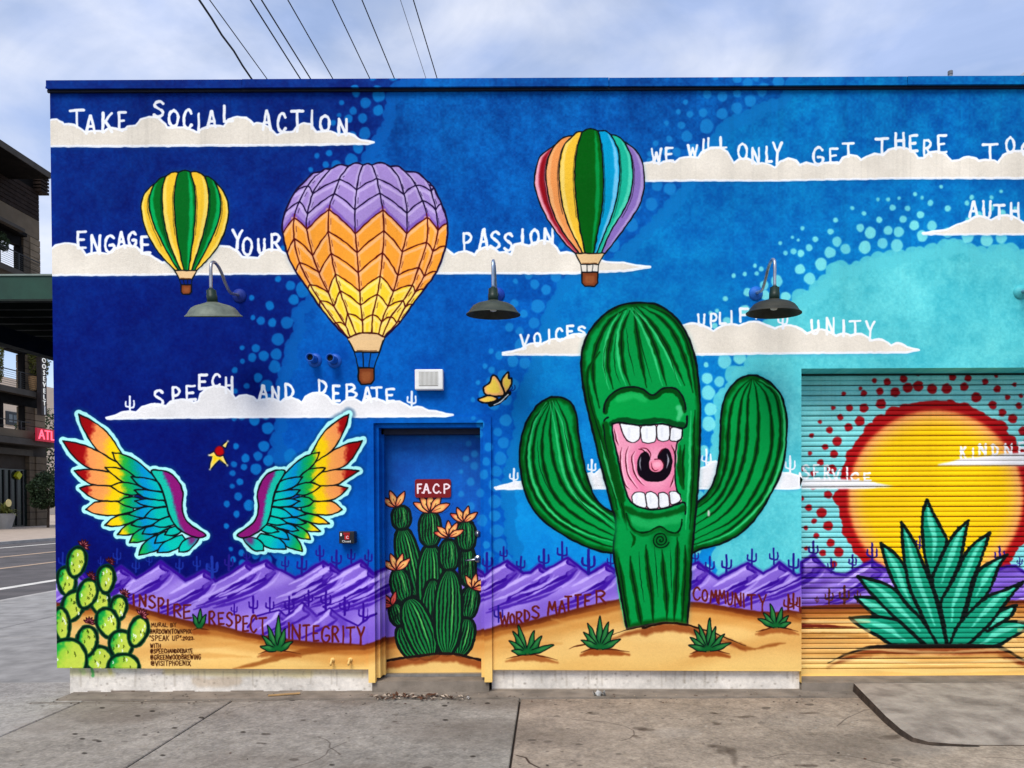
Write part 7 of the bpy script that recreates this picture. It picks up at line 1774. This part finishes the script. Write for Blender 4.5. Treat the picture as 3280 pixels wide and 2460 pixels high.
c = on(0, xq + .9, 27, 1500 + 192 / 1.729); setp(MB().lathe([(0, .03), (.24, .03), (.24, 0)], (0, 0, 0), 24).build('round_notice', mat('notice_cream', hexs((226, 206, 140)), .1, 2, .6)), 'round cream notice standing before the planter', 'sign')
o = bpy.data.objects['round_notice']; o.rotation_euler = (0, R(90), 0); o.location = (float(c[0]), float(c[1]), float(c[2]))
# balcony pot and plants
bp = on(0, XB + .1, 114, 980 + 745 / 2.86); y_, z_ = float(bp[1]), zs2
t = thing('balcony_planter', 'tan ribbed pot with a wispy plant on the balcony behind the railing', 'planter', (XB + .1, y_, z_))
MB().lathe([(0, 0), (.55, 0), (.62, .3), (.66, .6), (.7, 1.0), (.6, 1.0), (0, .9)], (XB + .1, y_, z_), 18).build('pot', mat('pot_tan', hexs((190, 150, 104)), .15, 2, .7), t)
V, F_ = crown_mesh(XB + .1, y_, z_ + 2.0, .8, .8, 1.1, 2200, .085, 4); obj('foliage', V, F_, mf2, t)
bp = on(0, XB + .1, 3, 980 + 480 / 2.86); V, F_ = crown_mesh(XB + .1, float(bp[1]) - .3, float(bp[2]), .35, .35, 1.7, 1600, .08, 6); setp(obj('balcony_vine', V, F_, mf2), 'tall green yellow plant at the left end of the middle balcony', 'plant')
bp = on(0, XB + .1, 5, 420 + 960 / 2.86); V, F_ = crown_mesh(XB + .1, float(bp[1]), float(bp[2]) - .4, .5, .5, .6, 1000, .08, 7); setp(obj('balcony_shrub', V, F_, mf1), 'small green shrub on the top balcony at the left edge', 'plant')
# cream building far behind
fb = thing('cream_building', 'pale cream building seen behind the balconies', 'building', (-75, 118, 0))
crm = mat('cream_wall', hexs((226, 206, 182)), .06, .3, .9)
x_ = -75; pz = on(0, x_, 60, 980 + 870 / 2.86); 
MB().box(x_ - 12, x_, float(on(0, x_, -60, 1606)[1]), float(on(0, x_, 188, 1606)[1]) + 4, 0, float(on(0, x_, 160, 980 + 745 / 2.86)[2])).build('wall', crm, fb)
a = on(0, x_, *L2((50, 1085))[0]); c = on(0, x_, *L2((168, 980))[0])
wd = MB().box(x_ + .0, x_ + .12, float(a[1]), float(c[1]), float(a[2]), float(c[2])).build('window', mat('window_frame_dark', hexs((40, 44, 48)), .1, 1, .5), fb)
MB().box(x_ + .12, x_ + .16, float(a[1]) + .5, (float(a[1]) + float(c[1])) / 2 - .1, float(a[2]) + .4, float(c[2]) - .4).build('pane', mat('pane_grey', hexs((96, 104, 108)), .1, 1, .15), wd)
MB().box(x_ + .12, x_ + .16, (float(a[1]) + float(c[1])) / 2 + .1, float(c[1]) - .5, float(a[2]) + .4, float(c[2]) - .4).build('pane', mat('pane_grey_b', hexs((80, 90, 96)), .1, 1, .15), wd)
